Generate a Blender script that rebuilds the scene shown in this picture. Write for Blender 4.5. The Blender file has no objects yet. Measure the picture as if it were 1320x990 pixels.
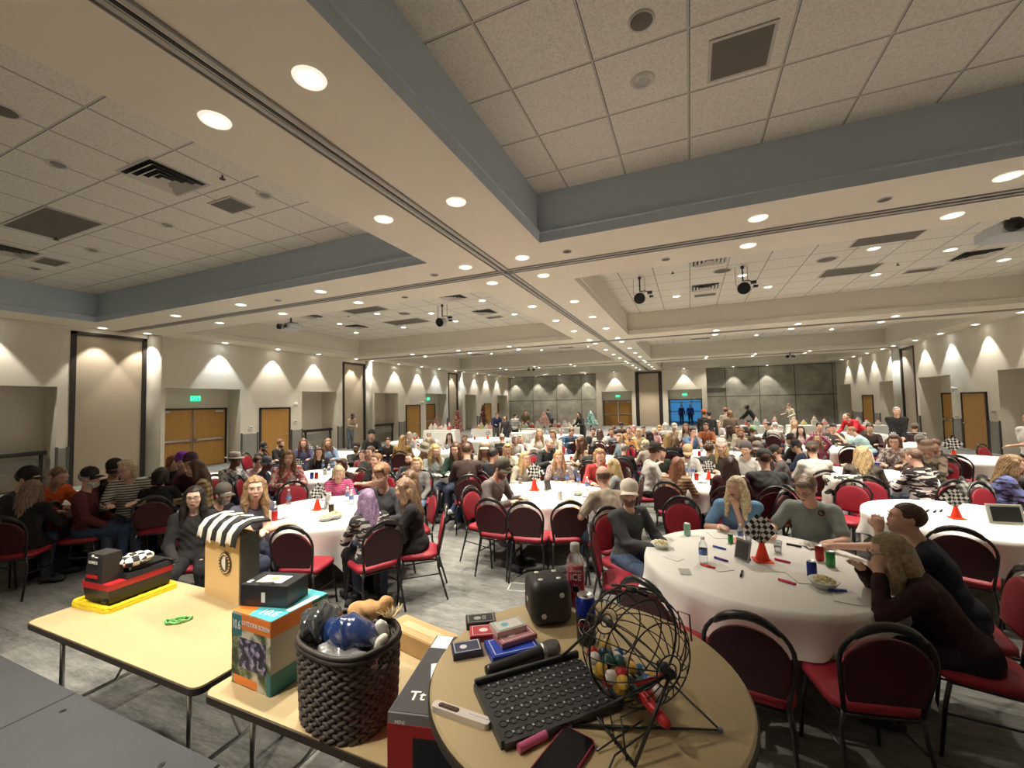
import bpy, math, random
import numpy as np
from mathutils import Vector, Matrix, Euler
PI = math.pi; R = math.radians
SC = bpy.context.scene; COL = SC.collection
random.seed(7); rng = np.random.RandomState(11)

# ---------------------------------------------------------------- camera, world, exposure
cam_d = bpy.data.cameras.new('camera'); cam = bpy.data.objects.new('camera', cam_d); COL.objects.link(cam)
cam_d.sensor_width = 36.0; cam_d.lens = 538.0/1320*36; cam_d.clip_start = .02; cam_d.clip_end = 200
rt, up, bk = Vector((.91936, .39286, -.02074)), Vector((.03713, -.03416, .99873)), Vector((.39166, -.91896, -.04599))
cam.matrix_world = Matrix(((rt.x, up.x, bk.x, 0), (rt.y, up.y, bk.y, 0), (rt.z, up.z, bk.z, 2.13), (0, 0, 0, 1)))
SC.camera = cam
w = bpy.data.worlds.new('world'); SC.world = w; w.use_nodes = True
w.node_tree.nodes['Background'].inputs[0].default_value = (.9, .95, 1, 1); w.node_tree.nodes['Background'].inputs[1].default_value = .3
SC.view_settings.view_transform = 'Standard'; SC.view_settings.look = 'None'; SC.view_settings.gamma = 1
SC.view_settings.use_curve_mapping = False
SC.view_settings.exposure = 1.25
SC.cycles.max_bounces = 8; SC.cycles.diffuse_bounces = 5; SC.cycles.glossy_bounces = 3
SC.cycles.transmission_bounces = 4; SC.cycles.transparent_max_bounces = 6
SC.cycles.caustics_reflective = False; SC.cycles.caustics_refractive = False
SC.cycles.sample_clamp_indirect = 4
SC.cycles.use_adaptive_sampling = True; SC.cycles.adaptive_threshold = .02
# colours and watts of the room's ceiling cans (the fixtures themselves are built with the ceiling)
WARM = (1.0, .905, .76); COOL = (.92, .97, 1.0)
W_CAN = 190; W_COFFER = 150; W_WALL = 100

# ---------------------------------------------------------------- materials
def nodes(m):
    m.use_nodes = True
    return m.node_tree.nodes, m.node_tree.links, m.node_tree.nodes['Principled BSDF']
MATS = {}
def mat(name, c, rough=.6, metal=0, bump=0, bscale=80, var=0, vscale=6, emit=None, es=1, alpha=None, trans=0, spec=None, obcol=False, coat=0, sheen=0):
    if name in MATS: return MATS[name]
    m = bpy.data.materials.new(name); n, l, b = nodes(m)
    b.inputs['Base Color'].default_value = (*c, 1); b.inputs['Roughness'].default_value = rough; b.inputs['Metallic'].default_value = metal
    if spec is not None: b.inputs['Specular IOR Level'].default_value = spec
    if coat: b.inputs['Coat Weight'].default_value = coat
    if sheen: b.inputs['Sheen Weight'].default_value = sheen
    if trans: b.inputs['Transmission Weight'].default_value = trans; b.inputs['IOR'].default_value = 1.3
    if alpha is not None: b.inputs['Alpha'].default_value = alpha
    if emit: b.inputs['Emission Color'].default_value = (*emit, 1); b.inputs['Emission Strength'].default_value = es
    src = None
    if obcol:
        oi = n.new('ShaderNodeObjectInfo'); src = oi.outputs['Color']; l.new(src, b.inputs['Base Color'])
    if var or bump:
        tc = n.new('ShaderNodeTexCoord')
    if var:
        nz = n.new('ShaderNodeTexNoise'); nz.inputs['Scale'].default_value = vscale; nz.inputs['Detail'].default_value = 5
        l.new(tc.outputs['Object'], nz.inputs['Vector'])
        mr = n.new('ShaderNodeMapRange'); mr.inputs['From Min'].default_value = .3; mr.inputs['From Max'].default_value = .7
        mr.inputs['To Min'].default_value = 1-var; mr.inputs['To Max'].default_value = 1+var*.6
        l.new(nz.outputs['Fac'], mr.inputs['Value'])
        mx = n.new('ShaderNodeVectorMath'); mx.operation = 'SCALE'
        if src: l.new(src, mx.inputs[0])
        else: mx.inputs[0].default_value = c
        l.new(mr.outputs[0], mx.inputs['Scale']); l.new(mx.outputs[0], b.inputs['Base Color'])
    if bump:
        nb = n.new('ShaderNodeTexNoise'); nb.inputs['Scale'].default_value = bscale; nb.inputs['Detail'].default_value = 3
        l.new(tc.outputs['Object'], nb.inputs['Vector'])
        bp = n.new('ShaderNodeBump'); bp.inputs['Strength'].default_value = bump; bp.inputs['Distance'].default_value = .01
        l.new(nb.outputs['Fac'], bp.inputs['Height']); l.new(bp.outputs[0], b.inputs['Normal'])
    MATS[name] = m
    return m
def mathn(n, l, op, a, b=None, c=None):
    x = n.new('ShaderNodeMath'); x.operation = op
    for i, v in enumerate((a, b, c)):
        if v is None: continue
        if isinstance(v, (int, float)): x.inputs[i].default_value = v
        else: l.new(v, x.inputs[i])
    return x.outputs[0]
def mixc(n, l, f, a, b):
    x = n.new('ShaderNodeMix'); x.data_type = 'RGBA'
    if isinstance(f, (int, float)): x.inputs[0].default_value = f
    else: l.new(f, x.inputs[0])
    for i, v in ((6, a), (7, b)):
        if isinstance(v, tuple): x.inputs[i].default_value = (*v[:3], 1)
        else: l.new(v, x.inputs[i])
    return x.outputs[2]

# ---------------------------------------------------------------- mesh helpers
class MB:
    """collects shapes; build() links them as ONE mesh object"""
    def __init__(s): s.v = []; s.f = []; s.m = []
    def add(s, vs, fs, mi=0):
        o = len(s.v); s.v += [tuple(p) for p in vs]; s.f += [tuple(i+o for i in f) for f in fs]; s.m += [mi]*len(fs); return s
    def box(s, c, d, rot=None, mi=0, bev=0):
        x, y, z = d[0]/2, d[1]/2, d[2]/2
        if bev:
            b = min(bev, x*.9, y*.9); zb = min(bev, z*.9)
            pr = []
            for (zz, ins) in ((-z, b), (-z+zb, 0), (z-zb, 0), (z, b)):
                X, Y = x-ins*.6, y-ins*.6
                pr.append([(-X+b*.5, -Y, zz), (X-b*.5, -Y, zz), (X, -Y+b*.5, zz), (X, Y-b*.5, zz), (X-b*.5, Y, zz), (-X+b*.5, Y, zz), (-X, Y-b*.5, zz), (-X, -Y+b*.5, zz)])
            vs = [p for r_ in pr for p in r_]
            fs = [tuple(range(7, -1, -1)), tuple(range(24, 32))]
            for k in range(3):
                for i in range(8):
                    j = (i+1) % 8; fs.append((k*8+i, k*8+j, k*8+8+j, k*8+8+i))
        else:
            vs = [(-x, -y, -z), (x, -y, -z), (x, y, -z), (-x, y, -z), (-x, -y, z), (x, -y, z), (x, y, z), (-x, y, z)]
            fs = [(3, 2, 1, 0), (4, 5, 6, 7), (0, 1, 5, 4), (1, 2, 6, 5), (2, 3, 7, 6), (3, 0, 4, 7)]
        M = Matrix.Translation(c) @ (Euler(rot).to_matrix().to_4x4() if rot else Matrix())
        return s.add([M @ Vector(p) for p in vs], fs, mi)
    def bb(s, a, b, mi=0, bev=0):
        return s.box([(a[i]+b[i])/2 for i in range(3)], [abs(b[i]-a[i]) for i in range(3)], mi=mi, bev=bev)
    def cyl(s, p0, p1, r0, r1=None, n=12, mi=0, cap=True):
        r1 = r0 if r1 is None else r1
        p0 = Vector(p0); p1 = Vector(p1); q = (p1-p0).to_track_quat('Z', 'Y')
        vs = []
        for p, r in ((p0, r0), (p1, r1)):
            for i in range(n):
                a = 2*PI*i/n; vs.append(p + q @ Vector((r*math.cos(a), r*math.sin(a), 0)))
        fs = [(i, (i+1) % n, n+(i+1) % n, n+i) for i in range(n)]
        if cap: fs += [tuple(range(n-1, -1, -1)), tuple(range(n, 2*n))]
        return s.add(vs, fs, mi)
    def lathe(s, prof, n=20, c=(0, 0, 0), mi=0, M=None, a0=0, a1=2*PI):
        full = abs(a1-a0-2*PI) < 1e-6; cols = n if full else n+1
        vs = []; c = Vector(c)
        for r, z in prof:
            for i in range(cols):
                a = a0+(a1-a0)*i/n; p = Vector((r*math.cos(a), r*math.sin(a), z))
                vs.append((M @ p if M else p)+c)
        fs = []
        for k in range(len(prof)-1):
            for i in range(n):
                j = (i+1) % cols; fs.append((k*cols+i, k*cols+j, (k+1)*cols+j, (k+1)*cols+i))
        return s.add(vs, fs, mi)
    def tube(s, pts, r, n=8, closed=False, mi=0):
        pts = [Vector(p) for p in pts]; N = len(pts); vs = []; prev = None
        rr = r if isinstance(r, (list, tuple)) else [r]*N
        for i, p in enumerate(pts):
            if closed: t = pts[(i+1) % N]-pts[i-1]
            else: t = pts[min(i+1, N-1)]-pts[max(i-1, 0)]
            t.normalize()
            if prev is None:
                a = Vector((0, 0, 1)) if abs(t.z) < .9 else Vector((1, 0, 0)); u = t.cross(a).normalized()
            else:
                u = (prev - t*prev.dot(t)).normalized()
            prev = u; v = t.cross(u)
            for k in range(n):
                a = 2*PI*k/n; vs.append(p+(u*math.cos(a)+v*math.sin(a))*rr[i])
        fs = []
        for i in range(N if closed else N-1):
            j = (i+1) % N
            for k in range(n):
                m = (k+1) % n; fs.append((i*n+k, i*n+m, j*n+m, j*n+k))
        if not closed: fs += [tuple(range(n-1, -1, -1)), tuple(range((N-1)*n, N*n))]
        return s.add(vs, fs, mi)
    def ball(s, c, r, n=12, m=8, mi=0, rot=None):
        r = (r, r, r) if isinstance(r, (int, float)) else r; c = Vector(c)
        q = Euler(rot).to_matrix() if rot else None
        vs = []
        for j in range(1, m):
            t = PI*j/m
            for i in range(n):
                a = 2*PI*i/n; vs.append(Vector((r[0]*math.sin(t)*math.cos(a), r[1]*math.sin(t)*math.sin(a), r[2]*math.cos(t))))
        vs += [Vector((0, 0, r[2])), Vector((0, 0, -r[2]))]
        fs = []
        for j in range(m-2):
            for i in range(n):
                k = (i+1) % n; fs.append((j*n+k, j*n+i, (j+1)*n+i, (j+1)*n+k))
        T = (m-1)*n
        fs += [(i, (i+1) % n, T) for i in range(n)] + [((m-2)*n+(i+1) % n, (m-2)*n+i, T+1) for i in range(n)]
        return s.add([(q @ p if q else p)+c for p in vs], fs, mi)
    def prism(s, poly, z0, z1, mi=0, M=None):
        n = len(poly); vs = [Vector((x, y, z0)) for x, y in poly]+[Vector((x, y, z1)) for x, y in poly]
        if M: vs = [M @ p for p in vs]
        return s.add(vs, [tuple(range(n-1, -1, -1)), tuple(range(n, 2*n))]+[(i, (i+1) % n, n+(i+1) % n, n+i) for i in range(n)], mi)
    def quad(s, a, b, c, d, mi=0): return s.add([a, b, c, d], [(0, 1, 2, 3)], mi)
    def mesh(s, name, mats, smooth=False):
        me = bpy.data.meshes.new(name); me.from_pydata(s.v, [], s.f)
        for m in (mats if isinstance(mats, (list, tuple)) else [mats]): me.materials.append(m)
        me.polygons.foreach_set('material_index', s.m)
        if smooth: me.polygons.foreach_set('use_smooth', [True]*len(s.f))
        me.update()
        if smooth == 'auto':
            try: me.set_sharp_from_angle(angle=R(40))
            except Exception: pass
        return me
    def build(s, name, mats, parent=None, smooth=False, loc=None):
        return link(name, s.mesh(name, mats, smooth), parent, loc)
def link(name, me, parent=None, loc=None, rot=None):
    o = bpy.data.objects.new(name, me); COL.objects.link(o)
    if parent: o.parent = parent
    if loc is not None: o.location = loc
    if rot is not None: o.rotation_euler = rot
    return o
def tag(o, label=None, cat=None, group=None, kind=None):
    if label: o['label'] = label
    if cat: o['category'] = cat
    if group: o['group'] = group
    if kind: o['kind'] = kind
    return o
def thing(name, label, cat, loc=(0, 0, 0), rz=0, group=None):
    o = bpy.data.objects.new(name, None); COL.objects.link(o); o.empty_display_size = .1
    o.location = loc; o.rotation_euler = (0, 0, rz)
    return tag(o, label, cat, group)
def struct(name, mb, m, smooth=False):
    return tag(mb.build(name, m, smooth=smooth), kind='structure')
def copy_tree(o, parent=None):
    c = o.copy(); COL.objects.link(c); c.parent = parent
    for ch in list(o.children): copy_tree(ch, c)
    return c
def place(proto, flag, loc, rz, label, group=None):
    """first call moves the prototype itself, later calls copy it with its parts"""
    o = proto if not flag else copy_tree(proto)
    flag.append(1)
    o.location = loc; o.rotation_euler = (0, 0, rz); o['label'] = label
    if group: o['group'] = group
    elif 'group' in o: del o['group']
    return o
def text(name, s, size, m, parent, loc, rot, ext=.001, align='CENTER', sx=1):
    cu = bpy.data.curves.new(name, 'FONT'); cu.body = s; cu.size = size; cu.extrude = ext; cu.align_x = align; cu.align_y = 'CENTER'; cu.resolution_u = 3
    cu.offset = size*.012
    t = bpy.data.objects.new('t', cu); me = bpy.data.meshes.new_from_object(t); bpy.data.objects.remove(t)
    me.materials.clear(); me.materials.append(m)
    o = link(name, me, parent, loc, rot); o.scale = (sx, 1, 1)
    return o
def rrect(w_, h_, r, n=5):
    p = []
    for cx, cy, a0 in ((w_/2-r, h_/2-r, 0), (-w_/2+r, h_/2-r, 90), (-w_/2+r, -h_/2+r, 180), (w_/2-r, -h_/2+r, 270)):
        for i in range(n+1):
            a = R(a0+90*i/n); p.append((cx+r*math.cos(a), cy+r*math.sin(a)))
    return p
# ---------------------------------------------------------------- room shell
XL, XR, YB, YN = -16.4, 9.9, 37.5, -3.0
SZ, CZ = 4.63, 5.43                       # soffit and coffer heights
M_wall = mat('wall_paint', (.70, .655, .56), .8, bump=.05, bscale=60, var=.03, vscale=2)
M_sof = mat('soffit_paint', (.80, .745, .64), .85, var=.03, vscale=1)
M_cof = mat('coffer_side_paint', (.72, .68, .60), .85); M_cofb = mat('coffer_side_cool_light', (.52, .60, .69), .85)  # near coffers: cool light on the sides is put into this blue-grey
M_dark = mat('dark_frame', (.018, .013, .011), .45)
M_black = mat('black_plastic', (.012, .012, .013), .4)
M_chrome = mat('brushed_metal', (.55, .55, .54), .3, metal=1)
M_white = mat('white_plastic', (.75, .74, .7), .45)
M_wains = mat('grey_wainscot', (.27, .265, .24), .6, bump=.1, bscale=200)
def carpet_mat():
    m = bpy.data.materials.new('grey_plank_carpet'); n, l, b = nodes(m)
    tc = n.new('ShaderNodeTexCoord'); br = n.new('ShaderNodeTexBrick')
    br.inputs['Scale'].default_value = 1; br.inputs['Brick Width'].default_value = .95; br.inputs['Row Height'].default_value = .48
    br.inputs['Mortar Size'].default_value = 0; br.inputs['Color1'].default_value = (0, 0, 0, 1); br.inputs['Color2'].default_value = (1, 1, 1, 1)
    mp = n.new('ShaderNodeMapping'); mp.inputs['Rotation'].default_value = (0, 0, R(0)); l.new(tc.outputs['Object'], mp.inputs[0]); l.new(mp.outputs[0], br.inputs['Vector'])
    m2 = n.new('ShaderNodeMapping'); m2.inputs['Scale'].default_value = (2.2, 9, 1); l.new(tc.outputs['Object'], m2.inputs[0])
    nz = n.new('ShaderNodeTexNoise'); nz.inputs['Scale'].default_value = 1; nz.inputs['Detail'].default_value = 9; nz.inputs['Roughness'].default_value = .75; l.new(m2.outputs[0], nz.inputs['Vector'])
    m3 = n.new('ShaderNodeMapping'); m3.inputs['Scale'].default_value = (14, 60, 1); l.new(tc.outputs['Object'], m3.inputs[0])
    n3 = n.new('ShaderNodeTexNoise'); n3.inputs['Scale'].default_value = 1; n3.inputs['Detail'].default_value = 5; l.new(m3.outputs[0], n3.inputs['Vector'])
    v = mathn(n, l, 'ADD', mathn(n, l, 'MULTIPLY', nz.outputs['Fac'], .75), mathn(n, l, 'MULTIPLY', br.outputs['Color'], .09))
    v = mathn(n, l, 'ADD', v, mathn(n, l, 'MULTIPLY', n3.outputs['Fac'], .25))
    cr = n.new('ShaderNodeValToRGB'); cr.color_ramp.elements[0].position = .38; cr.color_ramp.elements[0].color = (.075, .077, .072, 1)
    cr.color_ramp.elements[1].position = .66; cr.color_ramp.elements[1].color = (.25, .25, .235, 1); l.new(v, cr.inputs[0])
    l.new(cr.outputs[0], b.inputs['Base Color']); b.inputs['Roughness'].default_value = .95
    bp = n.new('ShaderNodeBump'); bp.inputs['Strength'].default_value = .3; bp.inputs['Distance'].default_value = .01; l.new(n3.outputs['Fac'], bp.inputs['Height']); l.new(bp.outputs[0], b.inputs['Normal'])
    return m
def tile_mat():
    m = bpy.data.materials.new('acoustic_ceiling_tile'); n, l, b = nodes(m)
    tc = n.new('ShaderNodeTexCoord'); sp = n.new('ShaderNodeSeparateXYZ'); l.new(tc.outputs['Object'], sp.inputs[0])
    def line(ax, off, per, wd):
        f = mathn(n, l, 'FRACT', mathn(n, l, 'DIVIDE', mathn(n, l, 'ADD', sp.outputs[ax], off), per))
        return mathn(n, l, 'LESS_THAN', f, wd/per)
    gx = line('X', 1.63+86, .86, .022); gy = line('Y', -5.6+84.5, .845, .022)
    g = mathn(n, l, 'MAXIMUM', gx, gy)
    nz = n.new('ShaderNodeTexNoise'); nz.inputs['Scale'].default_value = 45; nz.inputs['Detail'].default_value = 6; nz.inputs['Roughness'].default_value = .8; l.new(tc.outputs['Object'], nz.inputs['Vector'])
    cr = n.new('ShaderNodeValToRGB'); cr.color_ramp.elements[0].position = .36; cr.color_ramp.elements[0].color = (.58, .55, .50, 1)
    cr.color_ramp.elements[1].position = .55; cr.color_ramp.elements[1].color = (.80, .765, .69, 1); l.new(nz.outputs['Fac'], cr.inputs[0])
    # dark joint line beside each grid bar
    gx2 = line('X', 1.63+86, .86, .030); gy2 = line('Y', -5.6+84.5, .845, .030)
    g2 = mathn(n, l, 'MAXIMUM', gx2, gy2)
    c = mixc(n, l, g2, cr.outputs[0], (.07, .065, .06)); c = mixc(n, l, g, c, (.5, .48, .43))
    l.new(c, b.inputs['Base Color']); b.inputs['Roughness'].default_value = .9
    return m
def concrete_mat():
    m = bpy.data.materials.new('board_formed_concrete'); n, l, b = nodes(m)
    tc = n.new('ShaderNodeTexCoord'); sp = n.new('ShaderNodeSeparateXYZ'); l.new(tc.outputs['Object'], sp.inputs[0])
    nz = n.new('ShaderNodeTexNoise'); nz.inputs['Scale'].default_value = 1.3; nz.inputs['Detail'].default_value = 9; nz.inputs['Roughness'].default_value = .65; l.new(tc.outputs['Object'], nz.inputs['Vector'])
    cr = n.new('ShaderNodeValToRGB'); cr.color_ramp.elements[0].position = .3; cr.color_ramp.elements[0].color = (.22, .215, .18, 1)
    cr.color_ramp.elements[1].position = .7; cr.color_ramp.elements[1].color = (.46, .44, .37, 1); l.new(nz.outputs['Fac'], cr.inputs[0])
    def line(ax, off, per, wd): return mathn(n, l, 'LESS_THAN', mathn(n, l, 'FRACT', mathn(n, l, 'DIVIDE', mathn(n, l, 'ADD', sp.outputs[ax], off), per)), wd/per)
    g = mathn(n, l, 'MAXIMUM', line('X', 30.3, 2.35, .05), line('Z', 2.29*3-2.29, 2.29, .06))
    g = mathn(n, l, 'MULTIPLY', g, mathn(n, l, 'GREATER_THAN', sp.outputs['Z'], .2))
    l.new(mixc(n, l, g, cr.outputs[0], (.07, .066, .055)), b.inputs['Base Color']); b.inputs['Roughness'].default_value = .8
    return m
def wood_mat(name, a, c, sc=(1.5, 12, 1.2)):
    m = bpy.data.materials.new(name); n, l, b = nodes(m)
    tc = n.new('ShaderNodeTexCoord'); mp = n.new('ShaderNodeMapping'); mp.inputs['Scale'].default_value = sc; l.new(tc.outputs['Object'], mp.inputs[0])
    nz = n.new('ShaderNodeTexNoise'); nz.inputs['Scale'].default_value = 3; nz.inputs['Detail'].default_value = 6; nz.inputs['Distortion'].default_value = 1; l.new(mp.outputs[0], nz.inputs['Vector'])
    l.new(mixc(n, l, nz.outputs['Fac'], a, c), b.inputs['Base Color']); b.inputs['Roughness'].default_value = .45
    return m
M_carpet, M_tile, M_conc = carpet_mat(), tile_mat(), concrete_mat()
M_door = wood_mat('oak_door_veneer', (.33, .16, .035), (.52, .28, .07), (8, 8, .8))

struct('floor', MB().bb((XL-1.2, YN-.3, -.15), (XR+1.2, 42, 0)), M_carpet)
# soffit grid with openings, coffer walls, tile ceilings
XI = [(-15.2, -4.18), (-2.08, 8.95)]; YI = [(-1.9, 6.1), (8.2, 16.2), (18.35, 26.2), (29.2, 36.0)]
sof = MB()
ys = [YN]; 
for a, b_ in YI: ys += [a, b_]
ys.append(42)
for k in range(len(ys)-1):
    y0, y1 = ys[k], ys[k+1]
    if k % 2 == 0: spans = [(XL-1.2, XR+1.2)]
    else: spans = [(XL-1.2, XI[0][0]), (XI[0][1], XI[1][0]), (XI[1][1], XR+1.2)]
    for x0, x1 in spans: sof.quad((x0, y0, SZ), (x0, y1, SZ), (x1, y1, SZ), (x1, y0, SZ))
sof.bb((XL-1.2, YN-.3, CZ+.05), (XR+1.2, 42, CZ+.3))
struct('ceiling', sof, M_sof)
cs = MB(); tl = MB(); cb = MB(); csm = cs
for x0, x1 in XI:
    for y0, y1 in YI:
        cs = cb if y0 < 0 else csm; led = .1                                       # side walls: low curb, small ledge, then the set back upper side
        zl = SZ+.16
        for (ax, bx, ay, by, z0, z1) in ((x0, x1, y0, y1, SZ, zl), (x0-led*.35, x1+led*.35, y0-led*.35, y1+led*.35, zl, CZ)):
            P = [(ax, ay), (bx, ay), (bx, by), (ax, by)]
            for i in range(4):
                p, q = P[i], P[(i+1) % 4]; cs.quad((*p, z0), (*p, z1), (*q, z1), (*q, z0))
        P = [(x0, y0), (x1, y0), (x1, y1), (x0, y1)]; e = led*.35
        Q = [(x0-e, y0-e), (x1+e, y0-e), (x1+e, y1+e), (x0-e, y1+e)]
        for i in range(4):
            j = (i+1) % 4; cs.quad((*P[i], zl), (*P[j], zl), (*Q[j], zl), (*Q[i], zl))
        # slim roll moulding on the ledge
        for i in range(4):
            j = (i+1) % 4; cs.cyl((*P[i], zl), (*P[j], zl), .022, n=6)
        tl.quad((x0-.1, y0-.1, CZ), (x0-.1, y1+.1, CZ), (x1+.1, y1+.1, CZ), (x1+.1, y0-.1, CZ))
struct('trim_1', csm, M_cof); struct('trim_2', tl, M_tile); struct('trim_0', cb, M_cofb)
# partition tracks: pale channel with a dark slot
tk = MB()
def track(a, b_):
    ax = 0 if abs(a[0]-b_[0]) < .01 else 1
    for off, wd, z, mi in ((0, .028, SZ-.012, 1), (-.06, .045, SZ-.012, 0), (.06, .045, SZ-.012, 0), (-.105, .012, SZ-.02, 2), (.105, .012, SZ-.02, 2)):
        if ax == 0: tk.bb((a[0]+off-wd/2, a[1], z), (a[0]+off+wd/2, b_[1], SZ+.004), mi)
        else: tk.bb((a[0], a[1]+off-wd/2, z), (b_[0], a[1]+off+wd/2, SZ+.004), mi)
track((-3.14, YN), (-3.14, 36.4))
for y in (7.17, 17.38, 27.7): track((XL, y), (XR, y))
struct('trim_3', tk, [mat('track_channel', (.42, .41, .38), .5), M_black, mat('track_edge', (.25, .24, .22), .5)])

def wall_x(name, x, s, openings, y0, y1, depth=.75):
    """wall in plane x; s=+1 when the room lies on its +x side; openings = (ya, yb, height, depth)"""
    m = MB(); y = y0
    def q(ya, yb, za, zb): m.quad((x, ya, za), (x, yb, za), (x, yb, zb), (x, ya, zb))
    for ya, yb, h, d in sorted(openings):
        q(y, ya, 0, SZ); q(ya, yb, h, SZ); xx = x-s*d
        m.quad((xx, ya, 0), (xx, yb, 0), (xx, yb, h), (xx, ya, h))
        for yy in (ya, yb): m.quad((x, yy, 0), (xx, yy, 0), (xx, yy, h), (x, yy, h))
        m.quad((x, ya, h), (x, yb, h), (xx, yb, h), (xx, ya, h)); y = yb
    q(y, y1, 0, SZ)
    return struct(name, m, M_wall)
N = .75
L_open = [(2.0, 5.78, 2.86, N), (6.03, 7.9, 4.5, .12), (8.42, 11.0, 2.9, N), (13.85, 15.9, 2.88, 1.0), (16.28, 17.95, 4.45, .12), (18.65, 20.7, 2.88, 1.0), (23.6, 26.2, 2.9, N), (26.45, 27.85, 4.5, .12), (28.9, 30.85, 2.88, 1.0), (34.9, 37.2, 2.88, N)]
R_open = [(6.03, 7.9, 4.5, .12), (8.6, 11, 2.9, N), (16.28, 17.9, 4.45, .12), (17.9+.25, 20.05, 2.93, N), (22.95, 25.55, 2.93, N), (25.8, 27.3, 4.5, .12), (28.05, 30.0, 2.9, N), (34.6, 37.2, 2.95, N)]
wall_x('wall_left', XL, 1, L_open, YN, YB); wall_x('wall_right', XR, -1, R_open, YN, YB)
struct('wall_near', MB().bb((XL-1.2, YN-.2, 0), (XR+1.2, YN, SZ+.9)), M_wall)
# back wall: concrete with a paler block either side of the folded partition pocket
bw = MB()
bw.quad((XL-1.2, YB, 0), (-7.5, YB, 0), (-7.5, YB, SZ), (XL-1.2, YB, SZ)); bw.quad((1.2, YB, 0), (XR+1.2, YB, 0), (XR+1.2, YB, SZ), (1.2, YB, SZ))
struct('wall_back', bw, M_conc)
pb = MB(); YP = 36.45
def portal(x0, x1, a, b_, h, d):
    for (p, q_, z0, z1) in ((x0, a, 0, CZ), (b_, x1, 0, CZ), (a, b_, h, CZ)): pb.quad((p, YP, z0), (q_, YP, z0), (q_, YP, z1), (p, YP, z1))
    for xx in (a, b_): pb.quad((xx, YP, 0), (xx, YP+d, 0), (xx, YP+d, h), (xx, YP, h))
    pb.quad((a, YP, h), (b_, YP, h), (b_, YP+d, h), (a, YP+d, h))
    for xx in (x0, x1): pb.quad((xx, YP, 0), (xx, YB+.05, 0), (xx, YB+.05, CZ), (xx, YP, CZ))
portal(-7.55, -4.25, -7.1, -4.57, 2.95, .7); portal(-2.1, 1.22, -1.7, .86, 2.95, .7)
# wall around the door leaves at the back of each portal
pb.quad((-7.1, YP+.7, 2.13), (-4.57, YP+.7, 2.13), (-4.57, YP+.7, 2.95), (-7.1, YP+.7, 2.95))
pb.quad((-1.7, YP+.7, 2.17), (.86, YP+.7, 2.17), (.86, YP+.7, 2.95), (-1.7, YP+.7, 2.95))
pb.quad((-4.25, YP+.15, 0), (-2.1, YP+.15, 0), (-2.1, YP+.15, SZ), (-4.25, YP+.15, SZ))
struct('wall_back_portal', pb, M_wall)
# beam face that drops in front of the concrete
struct('trim_4', MB().bb((XL, 36.02, SZ), (-7.55, 36.3, CZ)).bb((1.22, 36.02, SZ), (XR, 36.3, CZ)), M_cof)

# storage pockets for the folding partitions: dark frame, cloth panel
M_panel = mat('tan_partition_fabric', (.42, .35, .26), .85, bump=.15, bscale=150)
nt = [5]
def pocket_x(x, s, y0, y1, h):
    f = MB(); X0, X1 = x-s*.12, x+s*.015
    f.bb((X0, y0, 0), (X1, y0+.13, h)); f.bb((X0, y1-.13, 0), (X1, y1, h)); f.bb((X0, y0, h-.09), (X1, y1, h))
    t = struct('trim_%d' % nt[0], f, M_dark); nt[0] += 1
    p = MB().bb((x-s*.10, y0+.13, .02), (x-s*.06, y1-.13, h-.09))
    o = p.build('partition_panel', M_panel, t)
for a in L_open:
    if a[2] > 4: pocket_x(XL, 1, a[0], a[1], a[2])
for a in R_open:
    if a[2] > 4: pocket_x(XR, -1, a[0], a[1], a[2])
f = MB().bb((-4.22, YP-.02, 0), (-3.95, YP+.14, 4.5)).bb((-2.38, YP-.02, 0), (-2.1, YP+.14, 4.5)).bb((-4.22, YP-.02, 4.38), (-2.1, YP+.14, 4.5))
t = struct('trim_%d' % nt[0], f, M_dark); nt[0] += 1
MB().bb((-3.95, YP+.05, .02), (-2.38, YP+.1, 4.38)).build('partition_panel', M_panel, t)
# round pilasters beside the pockets
M_col = mat('pilaster_paint', (.56, .53, .45), .75)
for x, s, y in ((XL, 1, 8.07), (XL, 1, 18.12), (XL, 1, 28.1), (XR, -1, 27.6)):
    struct('trim_%d' % nt[0], MB().cyl((x+s*.02, y, 0), (x+s*.02, y, SZ), .2, n=20), M_col, True); nt[0] += 1
# grey wainscot pieces with dark end posts
for x, s, ya, yb in ((XL, 1, 5.8, 6.02), (XL, 1, 11.05, 11.7), (XL, 1, 13.3, 13.84), (XL, 1, 15.95, 16.26), (XL, 1, 20.75, 21.3), (XL, 1, 26.22, 26.43), (XL, 1, 30.9, 32.1), (XR, -1, 20.1, 20.65), (XR, -1, 22.3, 22.9), (XR, -1, 30.05, 30.9), (XR, -1, 32.7, 34.4), (XR, -1, 25.57, 25.78)):
    struct('trim_%d' % nt[0], MB().bb((x, ya, 0), (x+s*.025, yb, 1.12)).bb((x, ya-.03, 0), (x+s*.045, ya+.02, 1.16), 1).bb((x, yb-.02, 0), (x+s*.045, yb+.03, 1.16), 1), [M_wains, mat('steel_corner_guard', (.12, .12, .11), .4, metal=.6)]); nt[0] += 1

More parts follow.
